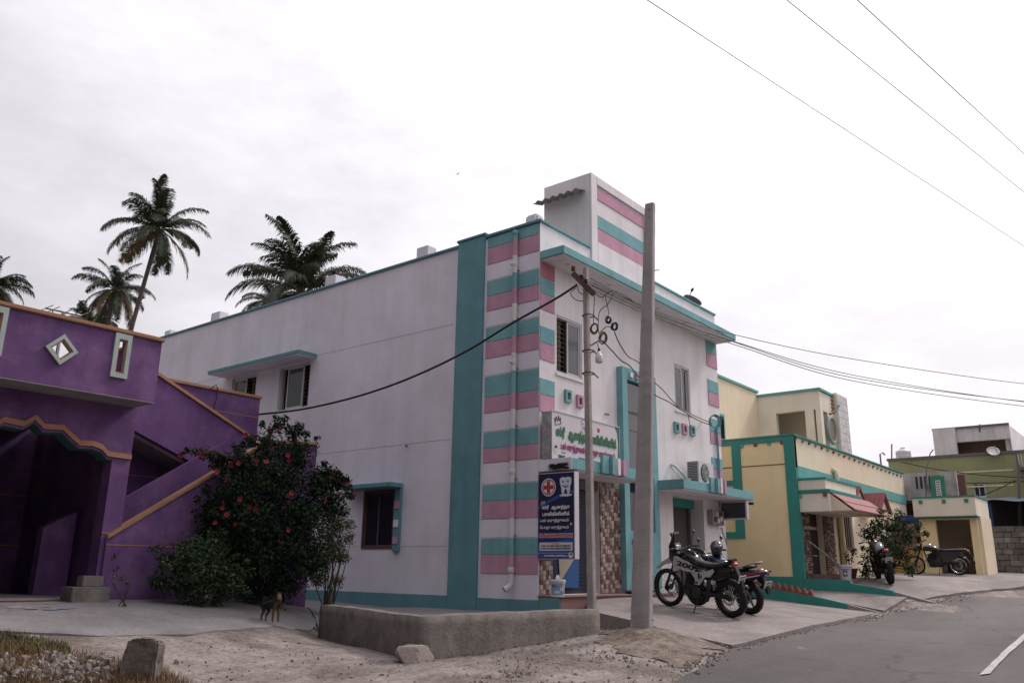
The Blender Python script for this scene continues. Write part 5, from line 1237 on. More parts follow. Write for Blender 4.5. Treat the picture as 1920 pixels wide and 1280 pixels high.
for sx in (-1, 1):
    MB().lathe([(.0, .0), (.006, .002), (.008, .006)], (.262+.018*sx, -.04+.022*sx, .408), (.8, -.6, .3), 8).build('eye', 'black_gloss', dog)
MB().lathe([(.011, 0), (.011, .006), (.004, .010)], (.312, -.09, .364), (.8, -.6, 0), 8).build('nose', 'black_gloss', dog)

# ================================================================== BIRD
bp = at(90, 858, 327)
mb = MB(); mb.loft([(-.16, 0, 0, .01, .01), (-.05, 0, .01, .045, .04), (.08, 0, .01, .04, .04), (.16, 0, .015, .01, .01)], 8)
mb.add([(.04, .03, .02), (-.04, .03, .02), (-.06, .32, .1), (0, .34, .1)], [(0, 1, 2, 3)]); mb.add([(.04, -.03, .02), (-.04, -.03, .02), (-.06, -.32, .1), (0, -.34, .1)], [(0, 1, 2, 3)])
bo = mb.build('bird', 'black_plastic'); bo.location = bp; tag(bo, 'tiny dark bird flying high in the pale sky', 'bird')
# ================================================================== POLES AND WIRES
# thick bare pole
t0 = 13.4; pb = at(t0, 1201, 1176); pt = at(t0, 1219, 383); pb.z = hz(pb.x, pb.y)-.2
s = thing('concrete_pole', 'thick bare tapering concrete pole at the driveway edge', 'pole', pb)
ang = math.atan2(pb.y-CAM.y, pb.x-CAM.x)          # the wide face looks at the street
def pole(par, b, t, w0, w1, d0, d1, rotz, m_, segs=80):
    bm = bmesh.new(); rings = []
    for i in range(segs+1):
        f = i/segs; c = Vector(b).lerp(Vector(t), f); w_ = (w0+(w1-w0)*f)/2; d_ = (d0+(d1-d0)*f)/2; bv = .012
        q = [(-w_+bv, -d_), (w_-bv, -d_), (w_, -d_+bv), (w_, d_-bv), (w_-bv, d_), (-w_+bv, d_), (-w_, d_-bv), (-w_, -d_+bv)]
        rings.append([bm.verts.new(c+Vector((x*math.cos(rotz)-y*math.sin(rotz)+.007*mnoise.noise(Vector((i*.9, k*3.1, 0))), x*math.sin(rotz)+y*math.cos(rotz)+.005*mnoise.noise(Vector((i*.8, k*2.3, 7))), 0))) for k, (x, y) in enumerate(q)])
    for a, b_ in zip(rings[:-1], rings[1:]):
        for k in range(8): bm.faces.new((a[k], a[(k+1) % 8], b_[(k+1) % 8], b_[k]))
    bm.faces.new(rings[0][::-1]); bm.faces.new(rings[-1]); bmesh.ops.recalc_face_normals(bm, faces=bm.faces)
    me = bpy.data.meshes.new('shaft'); bm.to_mesh(me); bm.free(); me.materials.append(MATS[m_]); o = bpy.data.objects.new('shaft', me); o.parent = par; o.matrix_parent_inverse = par.matrix_basis.inverted(); col.objects.link(o); return o
rz = ang-math.pi/2-R(24)
pole(s, pb, pt, .32, .155, .15, .11, rz, 'pole_concrete')
rv = Vector((math.cos(rz), math.sin(rz), 0)); fv = Vector((rv.y, -rv.x, 0))
for z_ in (.12, .27):
    c = pt-Vector((0, 0, z_))+fv*.055; MB().tube([c-fv*.01, c+fv*.008], .014, 8).build('bolt_hole', 'frame_grey', s)
# slim pole with crossarm
t1 = 14.6; qb = at(t1, 1110, 1140); qt = at(t1, 1098, 503); qb.z = -.1
s = thing('utility_pole', 'slim old concrete pole with rusty crossarm before the clinic front', 'pole', qb)
ang = math.atan2(qb.y-CAM.y, qb.x-CAM.x); rz = ang-math.pi/2-R(36)
pole(s, qb, qt, .135, .09, .115, .085, rz, 'pole_old')
def sp3(x, y, t=t1): return at(t, x, y)
ca, cb_ = sp3(1074, 512, t1-.1), sp3(1114, 552, t1-.1)
dv = (cb_-ca).normalized(); n_ = Vector((-dv.y, dv.x, 0)).normalized()
MB().obox((ca+cb_)/2, (cb_-ca)/2, n_*.03, dv.cross(n_)*.045).build('crossarm', 'rust', s)
for f_ in (.02, .42, .62): 
    c = ca.lerp(cb_, f_)+Vector((0, 0, .05)); MB().lathe([(.03, 0), (.045, .03), (.03, .05), (.045, .07), (.025, .1)], c, n=10).build('insulator', 'black_plastic' if f_ > .3 else 'rust', s)
for y in (592, 658, 700):
    c = sp3(1103, y, t1); mb = MB(); mb.torus(c, (0, 0, 1), .105, .012, 20, 6); mb.tube([c+Vector((.06, -.08, 0)), c+Vector((.15, -.12, -.07))], .012, 6); mb.build('band_clamp', 'rust', s)
def cable(name, pts, r, m_, label, group=None, n=10, cat='cable'):
    """pts: 3D points, smooth curve through them"""
    P = [Vector(p) for p in pts]; Q = []
    for i in range(len(P)-1):
        p0, p1, p2, p3 = P[max(i-1, 0)], P[i], P[i+1], P[min(i+2, len(P)-1)]
        for k in range(n):
            u = k/n; Q.append(.5*((2*p1)+(p2-p0)*u+(2*p0-5*p1+4*p2-p3)*u*u+(3*p1-p0-3*p2+p3)*u**3))
    Q.append(P[-1]); o = MB().tube(Q, r, 6).build(name, m_); return tag(o, label, cat, group)
def sag(a, b, s_, n=12): a, b = Vector(a), Vector(b); return [a.lerp(b, i/n)-Vector((0, 0, s_*4*(i/n)*(1-i/n))) for i in range(n+1)]
# thick black cable to the purple house
cpx = [(1082, 534, t1-.1), (1040, 561, 14.8), (960, 606, 15.2), (880, 655, 15.7), (800, 695, 16.2), (720, 727, 16.8), (640, 751, 17.4), (560, 768, 18.0), (490, 776, 18.6), (470, 777, 19.3)]
cable('service_cable', [at(t, x, y) for x, y, t in cpx], .022, 'black_cable', 'thick black cable sagging from the slim pole to the purple house')
mb = MB(); C_ = [at(t, x, y) for x, y, t in cpx]
for i in range(5):
    for q in (0, .3, .6): c = C_[i].lerp(C_[i+1], q); MB()
# service lines to the right
ends = [((1108, 520), (2080, 728), 6.3, .75), ((1110, 530), (2080, 770), 6.2, 1.0), ((1112, 538), (2080, 778), 6.2, 1.1), ((1110, 526), (2080, 757), 6.25, .95)]
mids = [[(1108, 522, 14.6), (1228, 582, 17.2), (1380, 628, 20.6), (1600, 673, 25.5), (1920, 719, 32), (2150, 735, 38)],
        [(1110, 535, 14.6), (1228, 588, 17.2), (1380, 641, 20.6), (1600, 703, 25.5), (1920, 753, 32), (2150, 772, 38)],
        [(1112, 543, 14.6), (1228, 594, 17.2), (1390, 650, 20.8), (1600, 714, 25.5), (1920, 761, 32), (2150, 780, 38)],
        [(1114, 530, 14.6), (1228, 585, 17.3), (1385, 644, 20.7), (1600, 708, 25.5), (1920, 752, 32), (2150, 768, 38)]]
labs = ['topmost of the thin lines running right from the slim pole', 'upper of the bundled lines running right from the slim pole', 'lowest of the bundled lines running right from the slim pole', 'middle of the bundled lines running right from the slim pole']
for m_, lb in zip(mids, labs): cable('overhead_line', [at(t, x, y) for x, y, t in m_], .010, 'black_cable', lb, 'service lines along the street')
# three bare conductors high over the road
dirv = ray(2567, 884)
for (x, y), z_, lb in (((1213, 0), 8.6, 'bare overhead conductor passing nearest the tall pole top'), ((1475, 0), 8.6, 'bare overhead conductor between the other two over the road'), ((1607, 0), 8.6, 'bare overhead conductor farthest out over the road')):
    p0 = pl(2, z_, x, y); P = [p0+dirv*k for k in (-25, -10, 0, 8, 16, 26, 40)]
    cable('power_line', P, .008, 'steel', lb, 'bare conductors over the road', 4)
# wire coils and droppers beside the slim pole
def coil(x, y, rx, m_, lab, t=14.7):
    c = at(t, x, y); r_ = .72*rx/ppm(c); mb = MB(); nv = (CAM-c).normalized(); nv = (nv+Vector((.5, .1, .0))).normalized()
    a = nv.orthogonal().normalized(); u_ = Vector((0, 0, 1)); a = u_.cross(nv).normalized(); b = nv.cross(a)
    for k in range(6):
        q = 1+rng.uniform(-.2, .15); o_ = Vector((rng.uniform(-.02, .02), rng.uniform(-.02, .02), rng.uniform(-.02, .02)))
        mb.tube([c+o_+a*r_*q*math.cos(th)+b*r_*1.35*q*math.sin(th) for th in np.linspace(0, 2*math.pi, 15)], .008, 5, False)
    o = mb.build('wire_coil', m_); return tag(o, lab, 'wire coil', 'spare wire coils by the slim pole')
coil(1115, 616, 9, 'wire_copper', 'brown wire coil hanging right against the slim pole'); coil(1130, 633, 10, 'wire_copper', 'brown wire coil hanging above the lamp arm')
coil(1141, 600, 6, 'wire_blue', 'narrow blue-black wire coil hanging under the eave'); coil(1152, 612, 8, 'wire_blue', 'round blue-black wire coil hung lowest of the dark pair')
def w3(pts, m_, lab, r=.008, t=14.7): cable('loose_wire', [at(t+(p[2] if len(p) > 2 else 0), p[0], p[1]) for p in pts], r, m_, lab, 'loose service wires', 6, 'wire')
w3([(1112, 545), (1128, 557), (1150, 545), (1185, 562, 1)], 'black_cable', 'loose wire looping below the crossarm')
w3([(1115, 550), (1113, 590), (1113, 610)], 'black_cable', 'wire dropping straight into the brown coil at the pole')
w3([(1150, 550), (1140, 570), (1124, 585), (1122, 620), (1127, 630)], 'black_cable', 'wire bending down into the brown coil over the lamp')
w3([(1135, 556), (1138, 570), (1142, 590)], 'black_cable', 'wire dropping into the narrow dark coil')
w3([(1080, 540), (1070, 550), (1080, 562), (1098, 565)], 'black_cable', 'loose wire hanging left of the slim pole')
w3([(1082, 536), (1086, 548), (1096, 552)], 'black_cable', 'short wire loop beside the slim pole top')
w3([(1124, 624), (1138, 612), (1148, 616)], 'black_cable', 'short wire joining the brown and dark coils')
w3([(1134, 643), (1150, 660, .3), (1165, 676, .8), (1180, 685, 1.2), (1195, 704, 2)], 'black_cable', 'black twisted wire running to the glazing top', .012)
w3([(1152, 622), (1162, 645, .4), (1178, 668, 1), (1198, 680, 2.0), (1215, 706, 3), (1240, 728, 4.2), (1270, 760, 5), (1300, 778, 6.5), (1335, 793, 7.6)], 'wire_copper', 'brown wire running across the front to the right pillar', .012)
w3([(1195, 704, 2), (1225, 738, 3.4), (1252, 752, 4.5), (1280, 770, 5.4), (1310, 788, 6.8), (1335, 797, 7.6)], 'black_cable', 'black wire running across the front to the right pillar', .012)
w3([(1290, 775, 6), (1295, 800, 6.2), (1303, 808, 6.4), (1315, 792, 7)], 'black_cable', 'black wire hanging in a loop below the right window')
c = at(22.3, 1338, 790); mb = MB()
for k in range(4): mb.torus(c+Vector((0, -.02*k, 0)), (.5, 1, .1), .15+.01*k, .012, 20, 5)
tag(mb.build('wire_coil', 'teal'), 'teal painted wire coil on the right striped pillar', 'wire coil')
# hanging bulb lamp
s = thing('bulb_lamp', 'big white bulb lamp hanging from an arm on the slim pole', 'lamp', at(14.5, 1124, 672))
a, b = at(14.55, 1106, 648), at(14.5, 1128, 636); MB().tube([a, b], .018, 8).build('arm', 'steel', s)
c = at(14.5, 1120.5, 644); d_ = at(14.5, 1123, 656); MB().tube([c, d_], .008, 6).build('flex', 'black_cable', s); MB().tube([d_-Vector((0, 0, -.03)), d_-Vector((0, 0, .04))], .022, 10).build('holder', 'black_plastic', s)
MB().lathe([(.0, -.215), (.055, -.21), (.068, -.19), (.068, -.10), (.055, -.06), (.03, -.03), (.028, 0)], d_-Vector((0, 0, .03)), n=18).build('bulb', 'lamp_glass', s, smooth=True)
# box on the slim pole
# ================================================================== MOTORCYCLES
def wheel(par, nm, x, Rr, rt, kindw, rim_m, disc_side=1, m_hub='engine_metal'):
    ty = MB().torus((x, 0, Rr), (0, 1, 0), Rr-rt, rt, 40, 12, 1.0).build(nm, 'rubber', par, smooth=True)
    mb = MB()                                                    # tread blocks
    for i in range(40):
        th = 2*math.pi*i/40; d = Vector((math.cos(th), 0, math.sin(th))); t_ = Vector((-math.sin(th), 0, math.cos(th)))
        for y in (-.45, .45): mb.obox(Vector((x, y*rt+.006*(i % 2), Rr))+d*(Rr-.008), d*.006, t_*.014, Vector((0, rt*.28, 0)))
    mb.build('tread', 'rubber', ty)
    ri = Rr-2*rt+.012
    MB().lathe([(ri, -.04), (ri+.02, -.045), (ri+.008, 0), (ri+.02, .045), (ri, .04), (ri-.012, 0)], (x, 0, Rr), (0, 1, 0), 40, False).build('rim', rim_m, ty)
    mb = MB()
    if kindw == 'spoke':
        for i in range(28):
            th = 2*math.pi*i/28; a = th+(.35 if i % 2 else -.35); y = .045 if i % 4 < 2 else -.045
            mb.tube([(x+.04*math.cos(a), y, Rr+.04*math.sin(a)), (x+ri*math.cos(th), 0, Rr+ri*math.sin(th))], .0028, 4)
        mb.build('spokes', 'chrome', ty)
    else:
        for i in range(6):
            th = 2*math.pi*i/6; d = Vector((math.cos(th), 0, math.sin(th))); t_ = Vector((-math.sin(th), 0, math.cos(th)))
            mb.obox(Vector((x, 0, Rr))+d*ri*.55, d*ri*.47, t_*.014, Vector((0, .018, 0)))
        mb.build('spokes', rim_m, ty)
    MB().lathe([(.05, -.07), (.06, -.05), (.045, 0), (.06, .05), (.05, .07)], (x, 0, Rr), (0, 1, 0), 16).build('hub', m_hub, ty)
    mb = MB(); ro = ri*.55
    for i in range(24):
        th, th2 = 2*math.pi*i/24, 2*math.pi*(i+.72)/24
        pts = [(ro, th), (ro*1.06, (th+th2)/2), (ro, th2), (ro*.6, th2), (ro*.6, th)]
        mb.prism([(x+r_*math.cos(a), .072*disc_side, Rr+r_*math.sin(a)) for r_, a in pts], (0, .005*disc_side, 0))
    mb.build('brake_disc', 'steel', ty)
    return ty
def sides(mb, pts, y, t=.012):
    for s_ in (1, -1): mb.prism([(x, s_*y, z) for x, z in pts], (0, s_*t, 0))
    return mb
def moto(name, label, loc, heading, slope, lean, st):
    b = thing(name, label, 'motorcycle', loc, 'parked motorcycles', world=False, rot=(R(lean), -slope, heading))
    wb, rf, rr = st['wb'], st['rf'], st['rr']
    wheel(b, 'front_wheel', wb, rf, st['tf'], st['wheel'], st['rim'], -1); wheel(b, 'rear_wheel', 0, rr, st['tr'], st['wheel'], st['rim'], 1)
    hx, hz_ = st['head']                                         # steering head top
    fk = MB()
    for y in (-.095, .095): fk.tube([(wb, y, rf), (wb-(wb-hx)*.45, y, rf+(hz_-rf)*.45)], .026, 10); fk.tube([(wb-(wb-hx)*.4, y, rf+(hz_-rf)*.4), (hx, y, hz_)], .02, 10)
    fk.obox((hx+.02, 0, hz_-.03), (.03, 0, 0), (0, .12, 0), (0, 0, .015)); fk.obox((hx+.08, 0, hz_-.2), (.03, 0, 0), (0, .12, 0), (0, 0, .015)); fk.build('fork', 'black_plastic', b, smooth=False)
    hb = MB(); hb.tube([(hx-.10, .40, hz_+.09), (hx-.04, .26, hz_+.10), (hx+.01, .1, hz_+.05), (hx+.01, -.1, hz_+.05), (hx-.04, -.26, hz_+.10), (hx-.10, -.40, hz_+.09)], .012, 8); o = hb.build('handlebar', 'black_plastic', b, smooth=True)
    for y in (-1, 1):
        MB().tube([(hx-.105, y*.41, hz_+.09), (hx-.07, y*.29, hz_+.098)], .019, 8).build('grip', 'rubber', o)
        MB().tube([(hx-.02, y*.40, hz_+.075), (hx, y*.25, hz_+.085)], .006, 6).build('lever', 'steel', o)
    for y in (-1, 1):
        m0 = Vector((hx-.05, y*.27, hz_+.1)); m1 = m0+Vector((-.02, y*.06, st['mir']))
        mb = MB(); mb.tube([m0, m1], .006, 6); mr = mb.build('mirror', 'black_plastic', b)
        MB().lathe([(.0, 0), (.038, .006), (.045, .014), (.03, .03)], m1+Vector((.01, 0, .02)), (-1, 0, .1), 14).build('mirror_glass', st.get('mirm', 'black_gloss'), mr, smooth=True)
    # frame, engine
    fr = MB()
    for y in (-.1, .1): fr.tube([(hx-.03, y*.4, hz_-.08), (wb*.62, y, .78), (wb*.36, y*1.2, .62), (wb*.36, y*1.2, .36)], .02, 8); fr.tube([(hx-.02, y*.3, hz_-.15), (wb*.70, y, .45), (wb*.56, y*1.1, .25), (wb*.36, y*1.1, .3)], .017, 8); fr.tube([(wb*.36, y*1.1, .62), (-.1, y, st['seat'][-1][2]-.1)], .015, 8)
    fr.build('frame', 'black_plastic', b, smooth=True)
    en = MB(); en.obox((wb*.50, 0, .38), (.17, 0, .02), (0, .13, 0), (0, 0, .11)); en.obox((wb*.56, 0, .56), (.075, 0, .03), (0, .085, 0), (-.03, 0, .12))
    for k in range(6): en.obox((wb*.56-.004*k, 0, .48+.035*k), (.092, 0, 0), (0, .10, 0), (0, 0, .007))
    for y in (-.14, .14): en.lathe([(.11, 0), (.115, .015), (.09, .03)], (wb*.46, y, .37), (0, 1 if y > 0 else -1, 0), 18); en.lathe([(.07, 0), (.07, .02)], (wb*.60, y, .36), (0, 1 if y > 0 else -1, 0), 16)
    en.build('engine', 'engine_metal', b, bevel=.008)
    MB().prism([(wb*.34, -.085, .26), (wb*.64, -.085, .24), (wb*.70, -.085, .42), (wb*.66, -.085, .66), (wb*.52, -.085, .76), (wb*.34, -.085, .72)], (0, .17, 0)).build('engine_shroud', 'black_plastic', b, bevel=.02)
    mb = MB(); mb.tube([(wb*.60, -.06, .52), (wb*.70, -.1, .42), (wb*.66, -.13, .25), (wb*.4, -.15, .27), (.15, -.17, .40)], .022, 8); mb.tube([(.32, -.165, .32), (.1, -.19, .42), (-.22, -.2, .52)], [.03, .045, .045], 12); mb.build('exhaust', st.get('exh', 'black_plastic'), b, smooth=True)
    mb = MB()
    for y in (-.12, .12): mb.tube([(wb*.36, y, .38), (.2, y, .36), (0, y, rr)], [.028, .025, .02], 8)
    mb.obox((.22, .14, .37), (.26, 0, -.02), (0, .012, 0), (0, 0, .035)); mb.build('swingarm', 'black_plastic', b)
    MB().tube([(wb*.24, 0, .42), (wb*.26, 0, .72)], .035, 10).build('shock', 'steel', b)
    mb = MB(); mb.tube([(wb*.42, .13, .30), (wb*.45, .27, .03), (wb*.43, .29, .0)], .011, 8); mb.tube([(wb*.43, .29, .004), (wb*.49, .31, .004)], .012, 6); mb.build('side_stand', 'black_plastic', b)
    for y in (-.2, .2): MB().tube([(wb*.38, y*.7, .3), (wb*.38, y*1.2, .31)], .013, 8).build('foot_peg', 'rubber', b)
    # tank, seat
    MB().loft(st['tank'], 18, 2.6).build('tank', st['tankm'], b, smooth=True)
    MB().loft(st['seat'], 14, 3.0).build('seat', 'seat_vinyl', b, smooth=True)
    if 'cap' in st: x, z = st['cap']; MB().lathe([(.05, 0), (.055, .008), (.04, .02)], (x, 0, z), (0.05, 0, 1), 16).build('fuel_cap', 'chrome', b)
    # headlight
    hc = st['lamp']
    mb = MB(); mb.loft([(hc[0]-.12, 0, hc[1], .05, .06), (hc[0]-.05, 0, hc[1], .09, .11), (hc[0]+.02, 0, hc[1]-.01, .10, .12), (hc[0]+.05, 0, hc[1]-.02, .085, .10)], 16, 2.8); hl = mb.build('headlamp', 'black_gloss', b, smooth=True)
    MB().lathe([(.0, .012), (.05, .010), (.072, 0)], (hc[0]+.052, 0, hc[1]-.02), (1, 0, -.1), 18, False).build('lens', 'lamp_glass', hl, smooth=True)
    # tail
    tx, tz = st['tail']
    MB().loft([(tx+.02, 0, tz, .075, .032), (tx-.03, 0, tz+.005, .07, .036), (tx-.06, 0, tz, .05, .025)], 12, 2.6).build('tail_light', 'tail_red', b, smooth=True)
    mb = MB(); mb.prism([(tx+.12, -.05, tz-.05), (tx-.05, -.05, tz-.05), (tx-.16, -.05, tz-.27), (tx-.19, -.05, tz-.40), (tx-.15, -.05, tz-.41), (tx-.08, -.05, tz-.28), (tx+.1, -.05, tz-.13)], (0, .10, 0)); tf = mb.build('tail_fender', 'black_plastic', b, bevel=.008)
    pc = Vector((tx-.155, 0, tz-.24)); MB().obox(pc, (.004, 0, .001), (0, .10, 0), (-.02, 0, .062)).build('number_plate', 'plate_white', tf)
    mb = MB()
    for r0 in (.028, -.024):
        u = -.08
        while u < .075: k = rng.uniform(.012, .022); mb.obox(pc+Vector((-.0055-.02*r0/.062, u+k/2, r0)), (.0006, 0, 0), (0, k*.4, 0), (-.006, 0, .016)); u += k+.006
    mb.build('plate_print', 'ink_grey', tf)
    for y in (-1, 1): MB().tube([(tx-.04, y*.05, tz-.08), (tx-.05, y*.16, tz-.08)], [.008, .022], 8).build('indicator', 'black_plastic', b)
    return b
# local coordinates of the trail bike read from the photograph's side view
def Lp(u, v): k = (u-345)/840; return ((1190-u)/596, (1015+160*k-v)/(586+78*k))
enduro = dict(wb=1.41, rf=.352, rr=.335, tf=.045, tr=.058, wheel='spoke', rim='black_plastic', head=(1.10, 1.04), mir=.24, lamp=(1.26, .98), tail=(-.10, .93), tankm='black_gloss',
    tank=[(1.08, 0, .93, .06, .06), (1.0, 0, .96, .12, .11), (.88, 0, .97, .15, .125), (.74, 0, .93, .13, .10), (.62, 0, .88, .10, .06)],
    seat=[(.72, 0, .92, .07, .06), (.60, 0, .87, .105, .06), (.42, 0, .855, .125, .055), (.22, 0, .875, .125, .05), (.05, 0, .93, .11, .045), (-.06, 0, .955, .07, .03)], cap=(.92, 1.09))
def rotz(a, b): return math.atan2(b.y-a.y, b.x-a.x)
Pr, Pf = at(16.0, 1372, 1156), at(16.85, 1256, 1135)
Pr.z = zslab(Pr.x, Pr.y); Pf.z = zslab(Pf.x, Pf.y)
sl_ = math.atan2(Pf.z-Pr.z, (Pf.xy-Pr.xy).length)
b1 = moto('trail_motorcycle', 'white and black trail motorcycle with 200 on its side', Pr, rotz(Pr, Pf), sl_, -7, enduro)
shroud = [Lp(*q) for q in ((520, 462), (560, 455), (640, 495), (720, 520), (775, 560), (812, 640), (735, 636), (640, 622), (600, 600), (560, 625), (508, 612), (506, 530))]
for s_ in (1, -1): MB().prism([(x, s_*.165, z) for x, z in shroud], (0, s_*.012, 0)).build('shroud', 'bike_white', b1, bevel=.004)
tr_ = [Lp(*q) for q in ((620, 395), (700, 380), (800, 420), (830, 450), (780, 462), (690, 430))]
for s_ in (1, -1): MB().prism([(x, s_*.135, z) for x, z in tr_], (0, s_*.01, 0)).build('tank_panel', 'bike_grey', b1, bevel=.004)
spn = [Lp(*q) for q in ((735, 640), (930, 640), (1045, 605), (1058, 640), (1005, 700), (935, 700), (855, 792), (785, 776), (800, 735), (790, 705))]
for s_ in (1, -1): MB().prism([(x, s_*.15, z) for x, z in spn], (0, s_*.012, 0)).build('side_panel', 'bike_white', b1, bevel=.004)
mb = MB()
for q in (((840, 655), (868, 650), (862, 725), (842, 715)), ((872, 690), (890, 665), (893, 700), (875, 722)), ((798, 752), (838, 745), (835, 768), (800, 768)), ((575, 560), (610, 575), (655, 625), (610, 620))): sides(mb, [Lp(*r_) for r_ in q], .163, .003)
mb.build('panel_marking', 'ink_black', b1)
mb = MB(); mb2 = MB(); o1 = Lp(560, 522); o2 = Lp(790, 585); d_ = Vector((o2[0]-o1[0], 0, o2[1]-o1[1]))
text_mesh(mb, '200', (o1[0], .1785, o1[1]-.055), d_, Vector((-d_.z, 0, d_.x))*(1 if d_.x > 0 else -1), .085, d_.length, .05, 0, .15); mb.build('lettering', 'ink_black', b1)
mb = MB(); beak = [Lp(*q) for q in ((455, 465), (380, 482), (280, 525), (190, 590), (200, 602), (290, 560), (390, 545), (470, 545))]
mb.prism([(x, -.055, z) for x, z in beak], (0, .11, 0)); mb.build('front_fender', 'bike_white', b1, bevel=.012)
mb = MB(); ws = [Lp(*q) for q in ((405, 350), (440, 290), (468, 200), (480, 188), (490, 220), (490, 330), (520, 370), (470, 480), (410, 470))]
mb.prism([(x, -.09, z) for x, z in ws], (0, .18, 0)); mb.build('headlamp_cowl', 'black_gloss', b1, bevel=.02)
mb = MB(); mb.tube([(.1, -.11, .99), (-.1, -.1, 1.02), (-.17, 0, 1.02), (-.1, .1, 1.02), (.1, .11, .99)], .011, 8); mb.box(-.12, .02, -.08, .08, .995, 1.012); mb.build('rack', 'black_plastic', b1)
mb = MB(); mb.lathe([(.04, 0), (.045, .02)], (.25, .16, .60), (0, 1, 0), 14); mb.build('badge', 'chrome', b1)
mb = MB(); mb.tube([(.44, .15, .50), (.42, .15, .62)], .03, 10); mb.build('reservoir', 'chrome', b1, smooth=True)
mb = MB(); mb.prism([(.46, -.1, .8), (.2, -.1, .86), (-.1, -.09, .89), (-.14, -.09, .83), (.06, -.1, .70), (.3, -.1, .60), (.46, -.1, .62)], (0, .2, 0)); mb.build('inner_fender', 'black_plastic', b1, bevel=.01)
mb = MB(); mb.prism([(.92, -.09, .40), (.86, -.09, .20), (.55, -.09, .18), (.5, -.09, .3)], (0, .18, 0)); mb.build('skid_plate', 'black_plastic', b1, bevel=.01)
# street bike behind it, helmet on its tank
street = dict(wb=1.32, rf=.31, rr=.31, tf=.05, tr=.062, wheel='alloy', rim='black_plastic', head=(.98, 1.0), mir=.22, lamp=(1.10, .93), tail=(-.30, .83), tankm='bike_blue', exh='black_plastic',
    tank=[(.98, 0, .86, .06, .06), (.88, 0, .90, .14, .12), (.72, 0, .91, .17, .13), (.56, 0, .87, .14, .09), (.44, 0, .82, .10, .05)],
    seat=[(.50, 0, .80, .10, .05), (.36, 0, .78, .13, .05), (.18, 0, .80, .13, .05), (.02, 0, .86, .12, .045), (-.16, 0, .89, .09, .03)], cap=(.80, 1.03))
P2r = at(17.0, 1407, 1147); P2f = P2r+Vector((math.cos(rotz(Pr, Pf)-.1), math.sin(rotz(Pr, Pf)-.1), 0))*1.32
P2r.z, P2f.z = zslab(P2r.x, P2r.y), zslab(P2f.x, P2f.y)
b2 = moto('street_motorcycle', 'dark blue street motorcycle parked beyond the trail motorcycle with red striped tail', P2r, rotz(P2r, P2f), math.atan2(P2f.z-P2r.z, 1.32), -6, street)
mb = MB(); mb.loft([(.34, 0, .68, .12, .08), (.1, 0, .70, .16, .11), (-.15, 0, .73, .16, .10), (-.34, 0, .78, .12, .07), (-.46, 0, .81, .05, .03)], 14, 2.6); tl = mb.build('tail_cowl', 'bike_blue', b2, smooth=True)
sides(MB(), [(.1, .74), (-.42, .83), (-.43, .80), (.1, .70)], .155, .006).build('stripe', 'ink_red', tl); sides(MB(), [(.1, .67), (-.40, .78), (-.40, .76), (.1, .64)], .157, .006).build('stripe', 'ink_white', tl)
mb = MB(); mb.tube([(.05, -.14, .86), (-.25, -.13, .97), (-.36, 0, .99), (-.25, .13, .97), (.05, .14, .86)], .014, 8); mb.build('grab_rail', 'steel', b2, smooth=True)
mb = MB(); mb.prism([(1.5, -.06, .55), (1.35, -.06, .65), (1.15, -.06, .62), (1.15, -.06, .60), (1.35, -.06, .63), (1.48, -.06, .53)], (0, .12, 0)); mb.build('front_fender', 'bike_blue', b2)
hel = thing('helmet', 'black motorcycle helmet resting on the dark blue tank', 'helmet', (0, 0, 0))
hM = Matrix.LocRotScale(P2r, Euler((R(-6), -math.atan2(P2f.z-P2r.z, 1.32), rotz(P2r, P2f))), None)
hp = hM@Vector((.74, 0, 1.05)); hel.location = hp; hel.rotation_euler = (0, .15, rotz(P2r, P2f)+2.2); WORLD_ROOTS.discard(hel.name)
MB().loft([(-.145, 0, .13, .03, .04), (-.12, 0, .13, .085, .095), (-.06, 0, .135, .12, .128), (.02, 0, .135, .125, .132), (.08, 0, .12, .115, .115), (.13, 0, .09, .085, .085), (.155, 0, .07, .05, .055)], 18, 2.1).build('shell', 'black_gloss', hel, smooth=True)
MB().loft([(.03, 0, .15, .128, .055), (.09, 0, .145, .112, .058), (.145, 0, .13, .07, .045), (.15, 0, .13, .05, .04)], 16, 2.4).build('visor', 'glass_grey', hel, smooth=True)
mb = MB(); mb.torus((.0, 0, .012), (0, 0, 1), .095, .016, 20, 8); mb.build('rim_padding', 'black_plastic', hel)
# grey naked bike by the yellow house
naked = dict(wb=1.36, rf=.305, rr=.315, tf=.055, tr=.075, wheel='alloy', rim='rim_red', head=(1.02, .98), mir=.2, mirm='plate_white', lamp=(1.16, .88), tail=(-.22, .90), tankm='bike_grey',
    tank=[(1.0, 0, .85, .08, .06), (.92, 0, .92, .16, .13), (.76, 0, .94, .19, .14), (.6, 0, .88, .15, .09), (.48, 0, .83, .10, .05)],
    seat=[(.54, 0, .80, .10, .05), (.40, 0, .78, .14, .05), (.22, 0, .80, .13, .05), (.04, 0, .88, .11, .045), (-.14, 0, .93, .07, .03)], cap=(.84, 1.07))
P3r = gpx(1671, 1094, .055); P3f = gpx(1622, 1080, .055); dd = (P3f-P3r); dd.z = 0; dd = dd.normalized(); P3f = P3r+dd*1.36
P3r.z, P3f.z = hz(P3r.x, P3r.y)+.055, hz(P3f.x, P3f.y)+.055
b3 = moto('naked_motorcycle', 'black and grey motorcycle with red rims before the flowering shrub', P3r, rotz(P3r, P3f), math.atan2(P3f.z-P3r.z, 1.36), -8, naked)
mb = MB(); mb.prism([(.95, -.15, .72), (1.02, -.15, .62), (.8, -.15, .5), (.6, -.15, .62)], (0, .30, 0)); mb.build('radiator_shroud', 'black_gloss', b3, bevel=.02)
